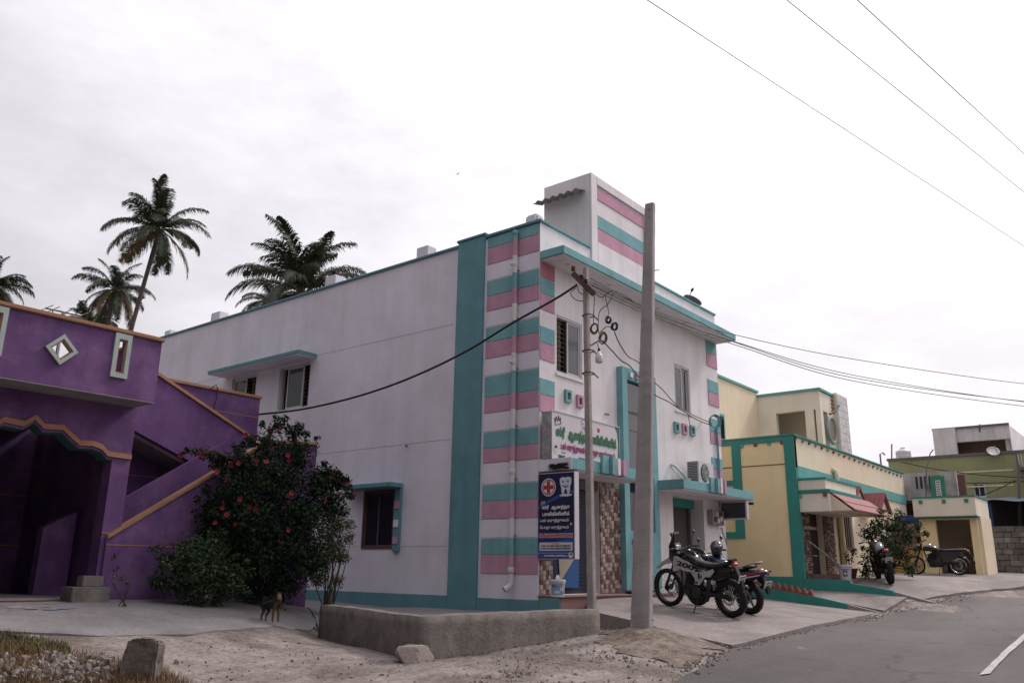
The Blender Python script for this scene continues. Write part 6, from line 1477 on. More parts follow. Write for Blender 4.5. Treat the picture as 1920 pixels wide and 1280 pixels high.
mb = MB(); mb.loft([(.3, 0, .72, .10, .07), (.0, 0, .78, .12, .08), (-.22, 0, .86, .09, .05)], 12, 2.6); mb.build('tail_cowl', 'black_gloss', b3, smooth=True)
mb = MB(); mb.prism([(1.55, -.06, .5), (1.4, -.06, .64), (1.15, -.06, .62), (1.15, -.06, .6), (1.4, -.06, .62), (1.53, -.06, .48)], (0, .12, 0)); mb.build('front_fender', 'bike_grey', b3)
# old commuter bike at the outbuilding
comm = dict(wb=1.26, rf=.30, rr=.30, tf=.04, tr=.048, wheel='spoke', rim='chrome', head=(1.0, .98), mir=.22, lamp=(1.12, .86), tail=(-.30, .76), tankm='black_gloss', exh='steel',
    tank=[(.98, 0, .80, .06, .05), (.90, 0, .84, .12, .09), (.74, 0, .85, .13, .10), (.58, 0, .82, .11, .07), (.5, 0, .79, .09, .04)],
    seat=[(.52, 0, .77, .10, .045), (.3, 0, .77, .13, .05), (.0, 0, .78, .13, .05), (-.22, 0, .79, .12, .045), (-.3, 0, .79, .09, .03)], cap=(.78, .95))
P4r = gpx(1800, 1078, .055); dh = Vector((-.12, 1, 0)).normalized(); P4r.z = hz(P4r.x, P4r.y)+.055
b4 = moto('commuter_motorcycle', 'old black commuter motorcycle with long flat seat before the small outbuilding', P4r, math.atan2(dh.y, dh.x), 0.0, -5, comm)
for nm, xc in (('front_fender', 1.26), ('rear_fender', 0.0)):
    mb = MB(); pts = [(xc+.335*math.cos(a), .30+.335*math.sin(a)) for a in np.linspace(R(20), R(165), 14)]; inn = [(xc+.32*math.cos(a), .30+.32*math.sin(a)) for a in np.linspace(R(165), R(20), 14)]
    mb.prism([(x, -.055, z) for x, z in pts+inn], (0, .11, 0)); mb.build(nm, 'chrome' if 'front' in nm else 'black_gloss', b4)
mb = MB(); mb.prism([(.62, -.13, .74), (-.1, -.13, .74), (-.05, -.13, .58), (.2, -.13, .42), (.6, -.13, .40)], (0, .26, 0)); mb.build('side_cover', 'black_gloss', b4, bevel=.01)
mb = MB(); mb.tube([(.86, .2, .25), (.9, .22, .5), (.86, .2, .66)], .014, 6); mb.tube([(.86, -.2, .25), (.9, -.22, .5), (.86, -.2, .66)], .014, 6); mb.tube([(.86, -.2, .66), (.86, .2, .66)], .012, 6); mb.build('leg_guard', 'steel', b4)
# ================================================================== YELLOW HOUSE
yh = thing('yellow_house', 'single-storey yellow house with teal trim and pink tiled awnings', 'house', (14, 1, .4))
XL, YF, XR, ZT = 10.5, -1.25, 22.2, 4.58
mb = MB(); panel(mb, 0, XL, .22, YF, 8.0, -.1, ZT, []); mb.build('side_wall', 'yellow', yh)
def fx(x, y=1000): return pl(1, YF, x, y).x
door = (fx(1518), fx(1543), .62, 2.55); win = (fx(1581), fx(1600), 1.55, 2.62)
mb = MB(); panel(mb, 1, YF, .22, XL+.22, XR, -.1, ZT, [door, win]); mb.add([(XL, YF, -.1), (XL+.22, YF, -.1), (XL+.22, YF, ZT), (XL, YF, ZT)], [(0, 1, 2, 3)]); mb.build('front_wall', 'cream', yh)
mb = MB(); mb.box(XL+.22, XR, YF+.22, 8, 3.55, 3.7); mb.box(XR-.22, XR, YF+.22, 8, -.1, ZT); mb.box(XL+.22, XR-.22, 7.8, 8, -.1, ZT); mb.box(XL+.3, XR-.3, 1.5, 1.6, .5, 3.55); mb.build('inner_structure', 'cream', yh)
MB().box(XL-.05, XR+.04, YF-.06, YF+.26, ZT, ZT+.06).build('coping', 'teal_vivid', yh, bevel=.01)
MB().box(XL-.05, XL+.26, YF+.26, 8, ZT, ZT+.06).build('coping', 'teal_vivid', yh, bevel=.01)
MB().box(XL-.03, XL, YF+.02, 8, ZT-.14, ZT-.02).build('band', 'teal_vivid', yh)
MB().box(XL-.035, XL+.0, YF-.03, -.97, .0, ZT-.002).build('corner_pilaster', 'teal_vivid', yh, bevel=.006)
MB().box(XL+.0, XL+.16, YF-.03, YF-.001, .0, ZT-.9).build('corner_pilaster', 'teal_vivid', yh, bevel=.006)
MB().box(XL-.03, XL-.0, -.97, 8, .0, .66).build('plinth', 'teal_vivid', yh)
z1, z0 = 3.74, 3.40
MB().box(XL+.16, XR, YF-.03, YF-.001, z0, z1).build('band', 'teal_pale', yh, bevel=.006)
a = pl(0, XL, 1372, 840).y; b = pl(0, XL, 1388, 840).y
MB().box(XL-.04, XL, b, a, 1.72, ZT-.14).build('frame_band', 'teal_vivid', yh); MB().box(XL-.038, XL, a, 2.2, 1.72, 1.9).build('frame_band', 'teal_vivid', yh); MB().box(XL-.038, XL, a, 2.2, 3.25, 3.4).build('frame_band', 'teal_vivid', yh)
MB().box(XL-.008, XL, -.97, b, 3.77, 3.80).build('trim_line', 'brick_red', yh); MB().box(XL-.008, XL, a, 2.2, 3.77, 3.80).build('trim_line', 'brick_red', yh)
for k, (x, y) in enumerate(((205, 625), (307, 615), (408, 604), (506, 598))):
    c = pl(0, XL, 1340+x/4, 680+y/4); MB().box(XL-.03, XL, c.y-.055, c.y+.055, c.z-.055, c.z+.055).build('ornament', 'teal_pale' if k % 2 == 0 else 'brick_red', yh, bevel=.012)
for k, (x, y) in enumerate(((600, 570), (654, 590), (704, 606), (752, 623), (798, 640), (843, 657), (886, 673), (928, 688), (967, 702), (1006, 716), (1044, 730), (1080, 744), (1116, 756), (1150, 768), (1184, 779), (1216, 790), (1246, 801), (1277, 811), (1307, 822), (1336, 832), (1363, 842), (1392, 851))):
    c = pl(1, YF, 1340+x/4, 680+y/4); mb = MB(); s_ = .062
    mb.add([(c.x-s_, YF-.001, c.z+s_*.2), (c.x, YF-.001, c.z-s_), (c.x+s_, YF-.001, c.z+s_*.2), (c.x, YF-.001, c.z+s_), (c.x, YF-.09, c.z+.02)], [(0, 1, 4), (1, 2, 4), (2, 3, 4), (3, 0, 4)]); mb.build('ornament', 'teal_pale' if k % 2 else 'brick_red', yh)
# porch canopy
PYF = pl(0, XL+.06, 1553, 925).y; PXR_ = pl(1, PYF, 1612, 938).x
mb = MB(); mb.box(XL+.06, PXR_, PYF, YF-.002, 2.42, 2.93); pc_ = mb.build('porch_canopy', 'cream_light', yh, bevel=.008)
MB().box(XL+.03, PXR_+.03, PYF-.05, YF-.002, 2.93, 3.03).build('canopy_moulding', 'teal_vivid', pc_, bevel=.01)
MB().box(XL+.06, PXR_-.1, PYF+.06, YF-.002, 3.03, 3.30).build('canopy_upper', 'cream_light', pc_); MB().box(XL+.04, PXR_-.08, PYF+.03, YF-.002, 3.30, 3.36).build('canopy_moulding', 'teal_vivid', pc_)
for k, x in enumerate((1501, 1547)): c = pl(0, XL+.06, x, 929-k*2); MB().box(XL+.03, XL+.06, c.y-.05, c.y+.05, c.z-.05, c.z+.05).build('ornament', 'teal_pale' if k == 0 else 'brick_red', pc_)
rows = 2; x0, x1 = XL+.25, PXR_+.75
for r_ in range(rows):
    n = 22
    for i in range(n):
        f0, f1 = r_/rows, (r_+1)/rows
        ya, za = PYF-.05-.55*f0, 2.90-.46*f0; yb, zb = PYF-.05-.55*f1-.03, 2.90-.46*f1-.02
        xa = x0+(x1-x0)*i/n; xb = x0+(x1-x0)*(i+1)/n-.006
        mb = MB(); mb.prism([(xa, ya, za+.03), (xb, ya, za+.03), (xb, yb, zb+.05), (xa, yb, zb+.05)], (0, 0, -.03)); mb.build('roof_tile', 'tile_roof', pc_)
mb = MB(); mb.prism([(x0, PYF, 2.44), (x0, PYF, 2.9), (x0, PYF-.56, 2.44)], (x1-x0, 0, 0)); mb.build('awning_core', 'cream', pc_)
# gabled awning over the far window
GY = YF-.75; ap_, ft_ = pl(1, GY, 1659, 926), pl(1, GY, 1669, 955); mid = ap_.x; hw = ft_.x-ap_.x
gx0, gx1 = mid-hw, mid+hw; gz0, gz1 = ft_.z, ap_.z-.04
mb = MB(); mb.prism([(gx0, GY+.1, gz0), (gx1, GY+.1, gz0), (mid, GY+.1, gz1)], (0, .65, 0)); ga = mb.build('gable_awning', 'cream', yh)
for sd_, xe in ((0, gx0-.12), (1, gx1+.12)):
    n = 5
    for i in range(n):
        ya, yb = GY-.02+.76*i/n, GY-.02+.76*(i+1)/n-.01
        mb = MB(); mb.prism([(xe, ya, gz0-.08), (xe, yb, gz0-.08), (mid, yb, gz1+.06), (mid, ya, gz1+.06)], (0, 0, .04)); mb.build('roof_tile', 'tile_roof', ga)
# second small gable seen behind the porch awning
ap2, ft2 = pl(1, -1.95, 1612, 913), pl(1, -1.95, 1626, 953); hw2 = ft2.x-ap2.x
mb = MB(); mb.prism([(ap2.x-hw2, -1.9, ft2.z+.1), (ft2.x, -1.9, ft2.z+.1), (ap2.x, -1.9, ap2.z-.05)], (0, .6, 0)); g2 = mb.build('gable_awning', 'cream', yh)
for xe in (ap2.x-hw2-.05, ft2.x+.05): MB().prism([(xe, -1.97, ft2.z), (xe, -1.3, ft2.z), (ap2.x, -1.3, ap2.z), (ap2.x, -1.97, ap2.z)], (0, 0, .05)).build('verge_tile', 'tile_roof', g2)
MB().tube([(fx(1564, 900), YF-.08, 3.1), (fx(1564, 900), YF-.08, 3.75), (fx(1563, 900), YF-.06, 3.88), (fx(1561, 900), YF+.0, 3.93)], .085, 10).build('drain_pipe', 'cream_light', yh, smooth=True)
MB().tube([(fx(1573, 1000), YF-.09, 2.5), (fx(1573, 1000), YF-.09, .7)], .09, 10).build('drain_pipe', 'yellow', yh, smooth=True)
MB().box(door[0], door[1], YF+.16, YF+.2, .62, 2.55).build('door', 'dark_room', yh); MB().tube([(door[0]+.1, YF-.02, 1.25), (door[0]+.35, YF-.05, 1.24)], .018, 6).build('door_handle', 'steel', yh)
w_ = MB(); w_.box(win[0], win[1], YF+.06, YF+.1, win[2], win[3]); wo = w_.build('window', 'frame_grey', yh); MB().box(win[0]-.06, win[1]+.06, YF-.04, YF-.001, win[2]-.07, win[2]).build('sill', 'frame_brown', wo)
for q in (.2, .4, .6, .8): u = win[0]+(win[1]-win[0])*q; MB().box(u-.015, u+.015, YF+.03, YF+.06, win[2], win[3]).build('shutter_slat', 'frame_brown', wo)
def bricks(name, u0, u1, z0, z1, y, seed):
    r_ = random.Random(seed); mb = MB(); z = z0; row = 0
    while z < z1-.02:
        u = u0-(.09 if row % 2 else 0)
        while u < u1-.01:
            a_, b_ = max(u, u0), min(u+.18, u1)
            if b_-a_ > .02: mb.m = r_.choice([0, 1, 1, 2]); mb.box(a_+.005, b_-.005, y-.03-r_.random()*.012, y, z+.005, z+.065)
            u += .18
        z += .07; row += 1
    mb.m = 0; return kind(mb.build(name, ['brick_a', 'brick_b', 'brick_c'], yh), 'stuff')
bricks('brick_cladding', XL+.17, door[0]-.02, .55, 2.42, YF-.002, 1); bricks('brick_cladding', door[1]+.02, fx(1563), .55, 2.42, YF-.002, 2)
mb = MB(); mb.box(XL+.17, door[0]+.05, YF-.22, YF-.03, 1.95, 2.03); mb.build('pilaster_cap', 'brick_c', yh, bevel=.01)
# porch platform and steps
mb = MB(); mb.box(XL+.02, XL+3.2, -2.45, YF-.04, -.2, .60); pp = mb.build('porch_platform', 'step_stone', yh, bevel=.01)
MB().box(XL+.5, XL+2.8, -1.75, YF-.06, .601, .74).build('door_step', 'step_stone', pp, bevel=.01)
# cheek walls of the ramp
wb_ = [( YF-.03, .62), (-2.50, .60), (-2.52, .52), (-3.56, .36), (-3.62, .10), (YF-.03, .10)]
mb = MB(); mb.prism([(XL-.06, y, z) for y, z in wb_], (.16, 0, 0)); o = mb.build('ramp_wall', 'teal_vivid', None, bevel=.012); tag(o, 'teal low wall stepping down from the yellow porch to the road', 'wall')
MB().prism([(XL-.02, -3.5, .36), (XL+.12, -3.5, .36), (XL+.16, -4.5, .06), (XL-.06, -4.5, .06)], (0, 0, -.12)).build('wall_toe', 'cement_light', o) if False else None
XA = 8.7
wa = [(0.6, .60), (-.5, .47), (-2.08, .22), (-2.95, .05), (-3.0, -.3), (0.6, -.3)]
mb = MB(); mb.prism([(XA-.06, y, z) for y, z in wa], (.16, 0, 0)); o = mb.build('ramp_wall', 'teal_vivid', None, bevel=.012); tag(o, 'teal sloping low wall beside the parked bikes topped by red bricks', 'wall')
mb = MB(); mb.prism([(XA-.05, -2.95, .045), (XA-.05, -3.75, -.13), (XA-.05, -3.75, -.35), (XA-.05, -2.95, -.35)], (.14, 0, 0)); o = mb.build('ramp_kerb', 'cement_light'); tag(o, 'bare cement end of the bike-side ramp wall at the road', 'kerb')
mb = MB(); mb.prism([(XL-.05, -3.6, .33), (XL-.05, -4.5, .10), (XL-.05, -4.5, -.1), (XL-.05, -3.6, -.1)], (.2, 0, 0)); o = mb.build('ramp_kerb', 'cement_light'); tag(o, 'bare cement end of the porch-side ramp wall at the road', 'kerb')
n = 11
for i in range(n):
    f = i/(n-1); y = -.38-1.66*f; z = .495-.262*f
    mb = MB(); mb.prism([(XA-.055, y+.09, z-.02), (XA-.055, y-.09, z-.05), (XA-.055, y-.03, z+.15)], (.15, 0, 0)); o = mb.build('edging_brick', 'brick_red', None, bevel=.006); tag(o, 'red brick set on edge in the zigzag row along the teal ramp wall', 'brick', 'zigzag edging bricks on the ramp wall')
# broom/pipe and bucket on the porch
bp_ = (pl(1, -2.2, 1557, 1083)); bk = Vector((XL+.5, -2.15, .602))
pbk = gpx(1557, 1083); bk = Vector((11.35, -2.12, .602))
vb = math.atan2(CAM.y-bk.y, CAM.x-bk.x)
bucket('plastic_bucket', bk, .18, .40, 'white bucket with a dark round logo on the yellow house porch', [(vb-.35, vb+.35, .22, .62, 'ink_grey'), (vb-.2, vb+.2, .32, .5, 'bucket_white'), (vb-.6, vb+.6, .66, .72, 'ink_grey')])
e1_, e2_ = Vector((11.25, -2.0, .95)), Vector((10.75, -1.45, 2.0)); o = MB().tube([bk+Vector((0, .05, .3)), at(24.6, 1518, 1015)], .018, 8).build('mop_handle', 'steel'); tag(o, 'pale mop handle leaning from the porch bucket', 'mop')
s = thing('flower_pot', 'dark terracotta pot with a small leafy plant on the porch', 'plant pot', (12.5, -1.9, .602))
MB().lathe([(.13, 0), (.2, .26), (.22, .27), (.22, .31), (.18, .31), (.17, .26)], (12.5, -1.9, .602), n=18).build('pot', 'terracotta', s)
mb = MB(); leafy(mb, [(Vector((12.45, -1.9, 1.15)), .14, 1), (Vector((12.35, -1.9, 1.3)), .1, 1), (Vector((12.75, -1.95, 1.35)), .1, 1), (Vector((12.9, -1.95, 1.4)), .1, 1)], 3000, .04, random.Random(3)); mb.build('foliage', 'leaf', s)
mb = MB(); mb.tube([(12.5, -1.9, .85), (12.42, -1.9, 1.3)], .012, 5); mb.tube([(12.5, -1.9, .85), (12.85, -1.95, 1.4)], .01, 5); mb.build('stem', 'twig', s)
# upper storey blocks
up_ = thing('yellow_upper_storey', 'cream upper storey with open terrace behind the yellow parapet', 'building', (14, 3, 3.7))
p0 = at(29, 1419, 737); YB, XB, ZB = p0.y, p0.x, p0.z
mb = MB(); mb.box(9.6, XB, YB, 9, 3.7, ZB); mb.build('rear_block', 'cream', up_); MB().box(9.55, XB+.04, YB-.05, 9, ZB, ZB+.08).build('coping', 'teal_pale', up_)
c = pl(1, YB, 1353, 803); mb = MB(); mb.box(c.x-.35, c.x+.15, YB-.05, YB-.002, c.z-.4, c.z+.45); wo = mb.build('window', 'teal_pale', up_); MB().box(c.x-.27, c.x+.07, YB-.06, YB-.05, c.z-.32, c.z+.37).build('pane', 'glass', wo)
YC = pl(0, XB, 1535, 731).y; ZC = pl(0, XB, 1535, 731).z
oh = pxrect(0, XB, 1455, 775, 1534, 830)
mb = MB(); panel(mb, 0, XB, .2, YC, YB, 3.7, ZC, [(oh[0]+.0, oh[1], 4.0, oh[3])]); mb.build('terrace_wall', 'cream_light', up_)
XE = pl(1, YC, 1571, 780).x
mb = MB(); panel(mb, 1, YC, .2, XB+.2, XE, 3.7, ZC-.02, [(XB+.25, XE-1.05, 4.0, oh[3]-.02)]); mb.build('terrace_front', 'cream_light', up_)
mb = MB(); mb.box(XB+.2, XE+.4, YC+.2, YB+2, ZC-.35, ZC-.15); mb.build('terrace_roof', 'cream_light', up_); MB().box(XB-.05, XE, YC-.05, YB, ZC, ZC+.08).build('coping', 'teal_pale', up_)
mb = MB(); mb.box(XB+.3, XE, YB+.2, YB+.4, 3.7, ZC-.35); mb.build('terrace_back', 'cream', up_)
c = pl(0, XB, 1519, 790); MB().box(XB-.02, XB+.26, c.y-.14, c.y+.14, 3.7, oh[3]).build('terrace_column', 'cream_light', up_)
MB().box(XB+.9, XB+1.4, YB+.15, YB+.2, 3.7, 6.2).build('green_panel', 'banner_green', up_)
XT0, XT1 = pl(1, YC-.15, 1572, 780).x, pl(1, YC-.15, 1592, 790).x; zT = pl(1, YC-.15, 1572, 738).z
mb = MB(); mb.box(XT0, XT1, YC-.15, YC+2, 3.7, zT); tp_ = mb.build('tiled_tower', 'cream_light', up_)
nz = 11; nxx = 5
for i in range(nxx):
    for j in range(nz):
        u0 = XT0+.04+(XT1-XT0-.08)*i/nxx; u1 = XT0+.04+(XT1-XT0-.08)*(i+1)/nxx; a_ = 3.8+(zT-3.85)*j/nz; b_ = 3.8+(zT-3.85)*(j+1)/nz
        MB().box(u0+.006, u1-.006, YC-.162, YC-.15, a_+.006, b_-.006).build('wall_tile', 'mosaic', tp_)
c = pl(1, YC-.02, 1560, 806); mb = MB(); mb.torus((c.x, YC-.02, c.z), (0, 1, 0), .42, .06, 28, 8); mb.build('round_window', 'sea_green', up_)
MB().lathe([(.36, 0), (.36, .02)], (c.x, YC-.01, c.z), (0, -1, 0), 24).build('round_grille', 'grille', up_)
c = pl(1, YC, 1563, 758); mb = MB()
for k in range(5): mb.box(c.x-.28, c.x+.2, YC-.05, YC-.002, c.z-.3+k*.13, c.z-.24+k*.13)
mb.build('vent_louvre', 'orange', up_)
MB().tube([pl(1, YC-.3, 1556, 776), pl(1, YC-.35, 1566, 771), pl(1, YC-.35, 1573, 760)], .035, 8).build('bent_pipe', 'black_plastic', up_)
# flowering shrub in front of the yellow house
fs_ = [(1650, 985, 24, 0), (1680, 985, 26, .3), (1630, 1000, 22, 0), (1665, 1020, 34, 0), (1700, 1005, 22, .3), (1635, 1045, 26, -.2), (1625, 1070, 18, -.2), (1690, 1040, 26, .2), (1720, 985, 13, .4), (1735, 1000, 9, .4), (1705, 1065, 18, .3), (1660, 1060, 26, 0), (1650, 960, 12, 0), (1685, 962, 12, .2)]
ff = [(1611, 984), (1647, 1023), (1653, 980), (1690, 970), (1697, 963), (1701, 988), (1704, 1022), (1706, 1030), (1698, 1040), (1703, 1045), (1738, 1003), (1664, 978), (1683, 1000), (1713, 1005), (1672, 1008)]
shrub('flowering_shrub', 'leafy shrub with scattered red flowers against the yellow house', gpx(1665, 1078), fs_, 27.2, .8, 2600, .05, ['leaf', 'leaf_olive'], 31, ff, FLs, 6, .4)

# ================================================================== OUTBUILDING AND BEYOND
kx = 19.3
kk = thing('small_outbuilding', 'small yellow flat-roofed outbuilding with an open dark doorway', 'outbuilding', (20.2, -3.3, .75))
ky0, ky1 = -4.15, -2.33
mb = MB(); panel(mb, 0, kx, .18, ky0, ky1, .3, 3.2, [(-3.93, -2.85, .8, 2.62)]); mb.build('front_wall', 'yellow', kk)
mb = MB(); mb.box(kx+.18, kx+2.0, ky0, ky0+.15, .3, 3.2); mb.box(kx+.18, kx+2.0, ky1-.15, ky1, .3, 3.2); mb.box(kx+1.85, kx+2.0, ky0+.15, ky1-.15, .3, 3.2); mb.build('side_wall', 'cream', kk)
mb = MB(); mb.box(kx-.22, kx+2.05, ky0-.06, ky1+.1, 2.72, 3.36); mb.build('roof_fascia', 'cream_light', kk, bevel=.01)
MB().box(kx-.25, kx+2.08, ky0-.09, ky1+.13, 3.36, 3.41).build('roof_edge', 'teal_vivid', kk); MB().box(kx-.235, kx+.1, ky0-.075, ky1+.115, 2.66, 2.72).build('fascia_line', 'dark_green', kk)
for y in (-3.95, -3.25, -2.5): MB().box(kx-.25, kx-.22, y-.06, y+.06, 3.17, 3.29).build('ornament', 'teal_vivid', kk)
MB().box(kx+.15, kx+2, ky0-.1, ky0, .3, 2.72).build('buttress', 'cream', kk)
MB().box(kx+.6, kx+1.0, -3.95, -3.6, .75, 1.7).build('stored_cabinet', 'frame_brown', kk); MB().box(kx+.7, kx+1.4, -3.6, -2.9, .75, 1.2).build('stored_sacks', 'dark_room', kk, bevel=.1)
# yellow dwarf wall and brown block wall
o = MB().box(19.35, 19.55, ky1+.02, -1.3, .4, 1.6).build('dwarf_wall', 'yellow_deep'); tag(o, 'deep yellow dwarf wall beside the small outbuilding', 'wall')
bw_ = thing('block_wall', 'brown block wall behind the flowering shrub', 'wall', (19.9, -1.6, .5))
for j in range(6):
    for i in range(4):
        y = ky1+.05+i*.36+(.18 if j % 2 else 0)
        MB().box(19.62, 19.8, y+.01, y+.35, 1.2+j*.22+.008, 1.2+(j+1)*.22-.008).build('block', 'block_brown', bw_, bevel=.012)
# grey stone wall on the right
sw_ = thing('stone_wall', 'weathered grey stone block wall right of the small outbuilding', 'wall', (23.1, -6, .6))
for j in range(10):
    y = -3.4-(.2 if j % 2 else 0)
    while y > -8.0:
        L_ = rng.uniform(.25, .55); zb = .5+j*.205
        MB().box(23.0+rng.uniform(-.03, .02), 23.25, y-L_+.012, y, zb+.003, zb+.205-.004).build('block', rng.choice(['block_a', 'block_b', 'block_a']), sw_, bevel=.012); y -= L_
# sheet-roofed shed behind the stone wall
sd2 = thing('sheet_roof_shed', 'dark metal-sheet shed on blue posts behind the stone wall', 'shed', (26, -6, .6))
r0, r1 = pl(0, 24.2, 1850, 932), pl(0, 24.2, 1925, 950)
vs = []; n = 40
for i in range(n+1):
    y = -3.0-8.5*i/n; q = .03*math.sin(i*math.pi/1.0*1.7)
    vs += [(24.0, y, 3.62-.07*(i/n*8.5)*.6+q), (29.0, y, 4.1-.07*(i/n*8.5)*.6+q)]
MB().add(vs, [(2*i, 2*i+1, 2*i+3, 2*i+2) for i in range(n)]).build('sheet_roof', 'sheet_roof', sd2)
for y in (-3.8, -5.6, -7.6): MB().box(24.2, 24.34, y-.06, y+.06, .5, 3.5).build('post', 'post_blue', sd2)
MB().box(28.8, 29, -11.5, -3.0, .5, 4.0).build('back_wall', 'dark_room', sd2)
# green building
gb = thing('green_building', 'olive green building with white rooftop rooms behind the shed', 'building', (32, -4, .5))
p_ = at(45, 1665, 863)
GX = 30.6; gyl = pl(0, GX, 1665, 863).y; gz = pl(0, GX, 1700, 862).z
wn_ = pxrect(0, GX, 1822, 905, 1851, 932)
mb = MB(); panel(mb, 0, GX, .25, -16, gyl, .3, gz, [wn_]); mb.box(GX+.25, GX+9, gyl-.25, gyl, .3, gz); mb.build('wall', 'green_wall', gb)
MB().box(GX-.06, GX+.3, -16, gyl+.05, gz, gz+.12).build('coping', 'frame_grey', gb)
MB().box(GX+.25, GX+9, -16, gyl-.25, gz-.6, gz-.4).build('roof_slab', 'roof_slab', gb)
window(gb, 0, GX, wn_[0], wn_[1], wn_[2], wn_[3], 0, 'ac_white', False, .1, pane='sign_navy')
for y in (885, 912): a_, b_ = pl(0, GX-.02, 1755, y+3), pl(0, GX-.02, 1900, y-6); MB().box(GX-.02, GX, b_.y, a_.y, a_.z-.03, a_.z+.03).build('trim_line', 'cream', gb)
# white rooftop rooms
rx = 33.5
q = pxrect(0, rx, 1748, 808, 1903, 872); rec = pxrect(0, rx, 1790, 829, 1899, 856)
mb = MB(); panel(mb, 0, rx, .3, q[0], q[1], gz-.4, q[3], [(rec[0], rec[1], gz-.4+.1, rec[3])]); mb.box(rx+.3, rx+5, q[0], q[0]+.3, gz-.4, q[3]); mb.box(rx+.3, rx+5, q[1]-.3, q[1], gz-.4, q[3]); mb.build('rooftop_room', 'old_white', gb)
MB().box(rx-.1, rx+.1, q[0], q[1], q[3], q[3]+.1).build('coping', 'frame_grey', gb); MB().box(rx+1.2, rx+1.3, q[0]+.3, q[1]-.3, gz-.4, q[3]-.2).build('brown_wall', 'brick_a', gb); MB().box(rx+.3, rx+5, q[0]+.3, q[1]-.3, q[3]-.3, q[3]-.15).build('room_roof', 'old_white', gb)
a_ = pl(0, rx-.3, 1748, 805); b_ = pl(0, rx-.3, 1790, 812); mb = MB(); mb.box(rx-.3, rx-.01, b_.y, a_.y, gz-.4, a_.z); mb.build('stair_head', 'old_white', gb)
# neighbouring balcony at the right edge
nb = thing('barred_balcony', 'balcony with grey bars at the far end of the green building', 'balcony', (GX-.6, -5.5, 4.6))
q = pxrect(0, GX-.6, 1903, 850, 1960, 872); mb = MB(); mb.box(GX-.6, GX-.04, q[0], q[1], q[2]-.15, q[2]); mb.build('floor', 'cement', nb)
mb = MB(); mb.box(GX-.6, GX-.54, q[0], q[1], q[3], q[3]+.08); mb.box(GX-.6, GX-.54, q[1]-.08, q[1], q[2], q[3]); mb.build('rail', 'frame_grey', nb)
for i in range(9): y = q[0]+(q[1]-q[0])*i/9; MB().box(GX-.59, GX-.56, y, y+.03, q[2], q[3]).build('bar', 'ac_white', nb)
# water tank
s = thing('water_tank', 'white ribbed plastic water tank with dark lettering on the green roof', 'water tank', (0, 0, 0)); c = pl(0, 32.2, 1695, 862); c.z = gz-.4
s.location = c; s.matrix_basis = Matrix.Translation(c)
rT = 13.5/ppm(c); hT = pl(0, 32.2, 1695, 844).z-c.z
pr = []
for i in range(9): z_ = hT*.86*i/8; pr += [(rT, z_), (rT*.965, z_+hT*.02), (rT*.965, z_+hT*.06), (rT, z_+hT*.08)]
pr += [(rT*.95, hT*.95), (rT*.6, hT*1.04), (rT*.3, hT*1.08), (rT*.3, hT*1.13), (.02, hT*1.15)]
MB().lathe(pr, c, n=28).build('tank_shell', 'tank_white', s, smooth=False)
dcam = (CAM-c); dcam.z = 0; dcam.normalize(); rtT = Vector((-dcam.y, dcam.x, 0))
mb = MB(); text_mesh(mb, 'Supreme', c+dcam*(rT*1.02)-rtT*rT*.55+Vector((0, 0, hT*.45)), rtT, Vector((0, 0, 1)), hT*.16, rT*1.1, .05, 0, .2); mb.build('lettering', 'ink_black', s)
# dish and aerials on the green building
s = thing('satellite_dish', 'pale grey satellite dish on the parapet of the green building', 'satellite dish', pl(0, GX, 1863, 858)); c = pl(0, GX-.2, 1862, 847); nd = Vector((-.7, -.3, .6)).normalized()
MB().lathe([(.0, 0), (.15, .02), (.26, .07), (.27, .07), (.15, .035), (0, .015)], c, nd, 24, False).build('dish', 'tank_white', s, smooth=True); MB().tube([c, (c.x, c.y, gz)], .03, 6).build('mast', 'steel', s); MB().tube([c-Vector((0, .2, .2)), c+nd*.4], .015, 5).build('feed_arm', 'steel', s)
for (x0_, y0_, x1_, y1_, lab, X_) in ((1837, 806, 1837, 795, 'thin lamp stalk on the white rooftop room', rx), (1672, 862, 1672, 832, 'thin aerial rod beside the white water tank', 32.2), (1653, 876, 1650, 851, 'hooked aerial rod behind the yellow parapet', 24.5)):
    a_, b_ = pl(0, X_, x0_, y0_+4), pl(0, X_, x1_, y1_); o = MB().tube([a_, b_, b_+Vector((0, -.12, .05)), b_+Vector((0, -.2, -.05))] if 'hook' in lab else [a_, b_], .035, 6).build('aerial_rod', 'frame_grey'); tag(o, lab, 'aerial')
# grey balcony building with green banner
gh = thing('grey_balcony_house', 'stained grey concrete balcony building with a green banner', 'building', (23.5, -2, .6))
GXX = 22.6; q = pxrect(0, GXX, 1690, 885, 1797, 933)
ya, yb = pl(0, GXX, 1705, 900).y, pl(0, GXX, 1797, 930).y
zt, zb = pl(0, GXX, 1720, 886).z, pl(0, GXX, 1720, 930).z
mb = MB(); mb.box(GXX, GXX+.2, yb, ya+2.5, zb, zt); mb.box(GXX+.2, GXX+5, ya+2.3, ya+2.5, .5, zt); mb.build('balcony_front', 'grey_wall', gh)
MB().box(GXX, GXX+5, yb, ya+2.5, zb-.15, zb).build('balcony_slab', 'grey_wall', gh); MB().box(GXX+1.6, GXX+1.8, yb, ya+2.5, .5, zt).build('ground_wall', 'brick_b', gh); MB().box(GXX+.1, GXX+1.6, yb, yb+.2, .5, zb).build('pier', 'grey_wall', gh)
for i in range(6): y = ya-.25-i*.16; MB().box(GXX-.03, GXX, y-.05, y+.02, zb+.3, zt-.15).build('slot', 'dark_room', gh)
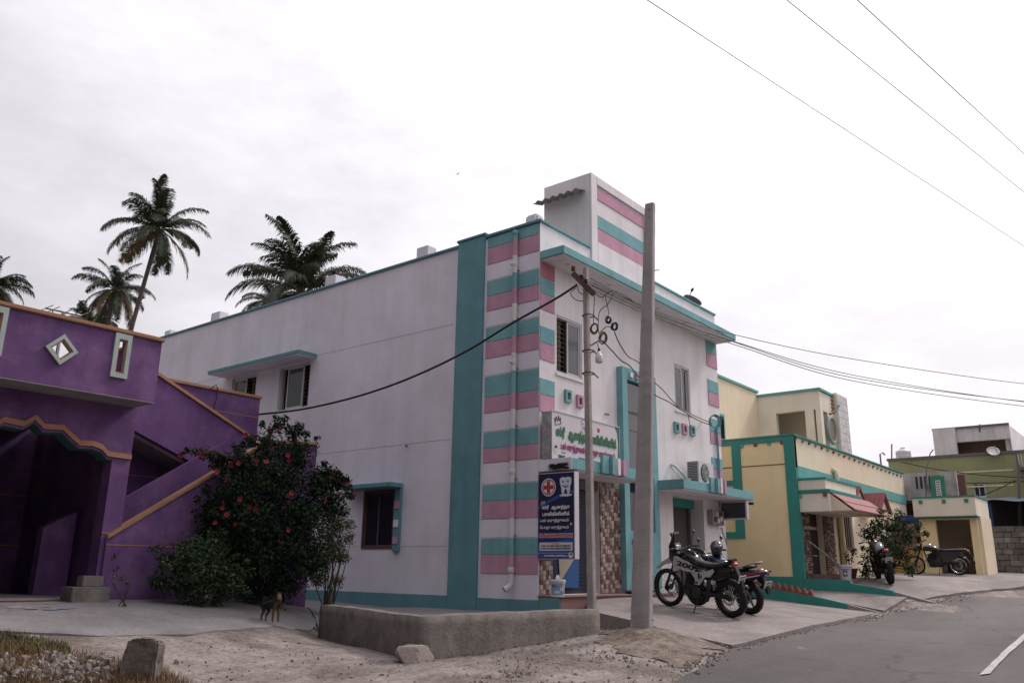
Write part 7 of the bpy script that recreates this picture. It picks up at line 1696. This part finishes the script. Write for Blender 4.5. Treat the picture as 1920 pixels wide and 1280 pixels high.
mb = MB(); a_, b_ = pl(0, GXX-.3, 1743, 893), pl(0, GXX-.3, 1775, 935); mb.box(GXX-.32, GXX-.28, b_.y, a_.y, b_.z, a_.z); s = mb.build('banner', 'banner_green'); tag(s, 'green and white shop banner on the grey balcony', 'banner')
wv_ = a_.y-b_.y
MB().box(GXX-.335, GXX-.325, b_.y+wv_*.32, b_.y+wv_*.6, b_.z+.05, a_.z-.3).build('print_panel', 'sign_white', s) if False else None
mb = MB(); hh = a_.z-b_.z
mb.box(GXX-.326, GXX-.321, b_.y+wv_*.30, b_.y+wv_*.64, b_.z+hh*.04, b_.z+hh*.82); pn = mb.build('print_panel', 'sign_white', s); pn.matrix_parent_inverse = s.matrix_basis.inverted() if False else Matrix.Translation(-s.location)
mb = MB()
for k in range(7): z_ = b_.z+hh*(.12+.1*k); mb.box(GXX-.329, GXX-.3265, b_.y+wv_*(.34+.02*(k % 3)), b_.y+wv_*(.60-.02*(k % 2)), z_, z_+hh*.045)
pn = mb.build('print_lines', 'ink_grey', s); pn.matrix_parent_inverse = Matrix.Translation(-s.location)
o = MB().box(20.8, 22.4, -2.6, -1.0, 2.62, 2.9).build('blue_tarpaulin', 'tarp_blue', None, bevel=.08); tag(o, 'rolled blue tarpaulin under the grey balcony', 'tarpaulin')
o = MB().tube([pl(0, 22.3, 1735, 1000), pl(0, 22.3, 1737, 880), pl(0, 22.3, 1744, 850), pl(0, 22.3, 1750, 842)], .022, 8).build('service_mast', 'frame_grey'); tag(o, 'bent service mast rising in front of the green banner', 'mast')
# utility pole far right with droppers
a_, b_ = pl(0, 27, 1913, 990), pl(0, 27, 1909, 870); o = MB().tube([a_, b_], .06, 8).build('service_mast', 'frame_grey'); tag(o, 'thin dark mast before the green wall near the barred balcony', 'mast')
for k, (P_, lab) in enumerate((([(1690, 866), (1760, 880), (1840, 890), (1925, 895)], 'upper slack wire crossing the green wall'), ([(1660, 898), (1760, 905), (1850, 905), (1925, 902)], 'middle slack wire crossing the green wall'), ([(1800, 935), (1850, 925), (1905, 900)], 'lowest slack wire crossing the green wall'))):
    cable('slack_wire', [pl(0, 28, x, y) for x, y in P_], .02, 'black_cable', lab, None, 5, 'wire')

# houses added out of view across the lane to shade the lower side walls
for k, (x0, x1, y0, y1, h, m_, lab) in enumerate(((-34, -26, -1, 11, 7.4, 'cream', 'added unseen cream two-storey house across the lane west of the purple house'), (-33, -25.5, 13, 24, 8.2, 'grey_wall', 'added unseen grey two-storey house across the lane beside the cream one'), (-36, -27, -16, -10, 6.0, 'old_white', 'added unseen white house across the lane near the road'))):
    t = thing('added_lane_house', lab, 'house', ((x0+x1)/2, (y0+y1)/2, -.4))
    hs = [(y0+1.2+i*2.6, y0+2.4+i*2.6, z, z+1.3) for i in range(int((y1-y0-1)/2.6)) for z in (.7, 4.2) if z+1.6 < h]
    mb = MB(); mb.box(x0, x1-.2, y0, y1, -.5, h-.5); panel(mb, 0, x1-.2, .2, y0, y1, -.5, h, hs); mb.build('wall', m_, t)
    MB().box(x1-.3, x1+.06, y0-.05, y1+.05, h, h+.1).build('coping', 'teal_pale', t)
    for a, b, c, d in hs:
        wo = MB().box(x1-.16, x1-.1, a, b, c, d).build('window', 'frame_brown', t); MB().box(x1-.1, x1-.09, a+.08, b-.08, c+.08, d-.08).build('pane', 'glass', wo)
for k, (x0, x1, y0, y1, h, m_, lab) in enumerate(((-17, -6, -25, -17, 6.6, 'cream_light', 'added unseen cream house across the road behind the viewer'), (-4.5, 7, -25, -16.5, 7.2, 'wall_lilac', 'added unseen lilac house across the road opposite the clinic'), (8.5, 22, -27, -18.5, 6.8, 'yellow', 'added unseen yellow house across the road opposite the yellow house'))):  # houses added out of view to block low sky on the street side
    t = thing('added_roadside_house', lab, 'house', ((x0+x1)/2, (y0+y1)/2, -.6))
    hs = [(x0+1.2+i*2.8, x0+2.5+i*2.8, z, z+1.3) for i in range(int((x1-x0-1)/2.8)) for z in (.6, 4.0)]
    mb = MB(); mb.box(x0, x1, y0, y1-.2, -.8, h-.5); panel(mb, 1, y1-.2, .2, x0, x1, -.8, h, hs); mb.build('wall', m_, t)
    MB().box(x0-.05, x1+.05, y1-.3, y1+.06, h, h+.1).build('coping', 'orange', t)
    for a, b, c, d in hs:
        wo = MB().box(a, b, y1-.16, y1-.1, c, d).build('window', 'frame_brown', t); MB().box(a+.08, b-.08, y1-.1, y1-.09, c+.08, d-.08).build('pane', 'glass', wo)
# big trees added out of view to cut skylight on the lower walls
def added_shade_tree(label, x, y, h, r, seed):
    r_ = random.Random(seed); z = hz(max(-28, x), y); t = thing('added_shade_tree', label, 'tree', (x, y, z))
    mb = MB(); mb.tube([(x, y, z-.2), (x+.2, y+.1, z+h*.25), (x, y+.2, z+h*.5)], [.38, .3, .22], 10)
    mb2 = MB(); tips = []
    for k in range(9):
        a = k*2*math.pi/9+r_.random(); e = r_.uniform(.3, 1.1); L = r*r_.uniform(.55, .8); tip = Vector((x, y, z+h*.45))+Vector((math.cos(a)*math.cos(e), math.sin(a)*math.cos(e), math.sin(e)*.9))*L
        mb.tube([(x, y+.1, z+h*.4), Vector((x, y, z+h*.45)).lerp(tip, .5)+Vector((0, 0, .3)), tip], [.16, .1, .04], 7); tips.append((tip, r*r_.uniform(.42, .6), .8))
    mb.build('trunk', 'bark', t); tips.append((Vector((x, y, z+h*.62)), r*.75, .75))
    for c, q, sq in tips:
        for _ in range(int(1100*q/2)):
            d = Vector((r_.gauss(0, 1), r_.gauss(0, 1), r_.gauss(0, 1))).normalized(); p = c+Vector((d.x, d.y, d.z*sq))*q*r_.random()**.35; n_ = Vector((r_.gauss(0, 1), r_.gauss(0, 1), r_.gauss(0, 1))).normalized(); a = n_.orthogonal().normalized(); b = n_.cross(a); s_ = r_.uniform(.2, .4)
            mb2.add([p-a*s_, p+b*s_*.5, p+a*s_, p-b*s_*.5], [(0, 1, 2, 3)])
    mb2.build('crown', 'leaf', t)
added_shade_tree('added unseen shade tree over the yard beyond the purple house', -16.5, 5.5, 13, 6.0, 1)
added_shade_tree('added unseen shade tree behind the gravel heap', -18.5, -3.5, 13.5, 6.4, 2)
added_shade_tree('added unseen shade tree on the lane behind the viewer', -22, -12, 13, 6.5, 3)
added_shade_tree('added unseen shade tree in front of the lane houses', -19, 14, 13, 6.5, 4)
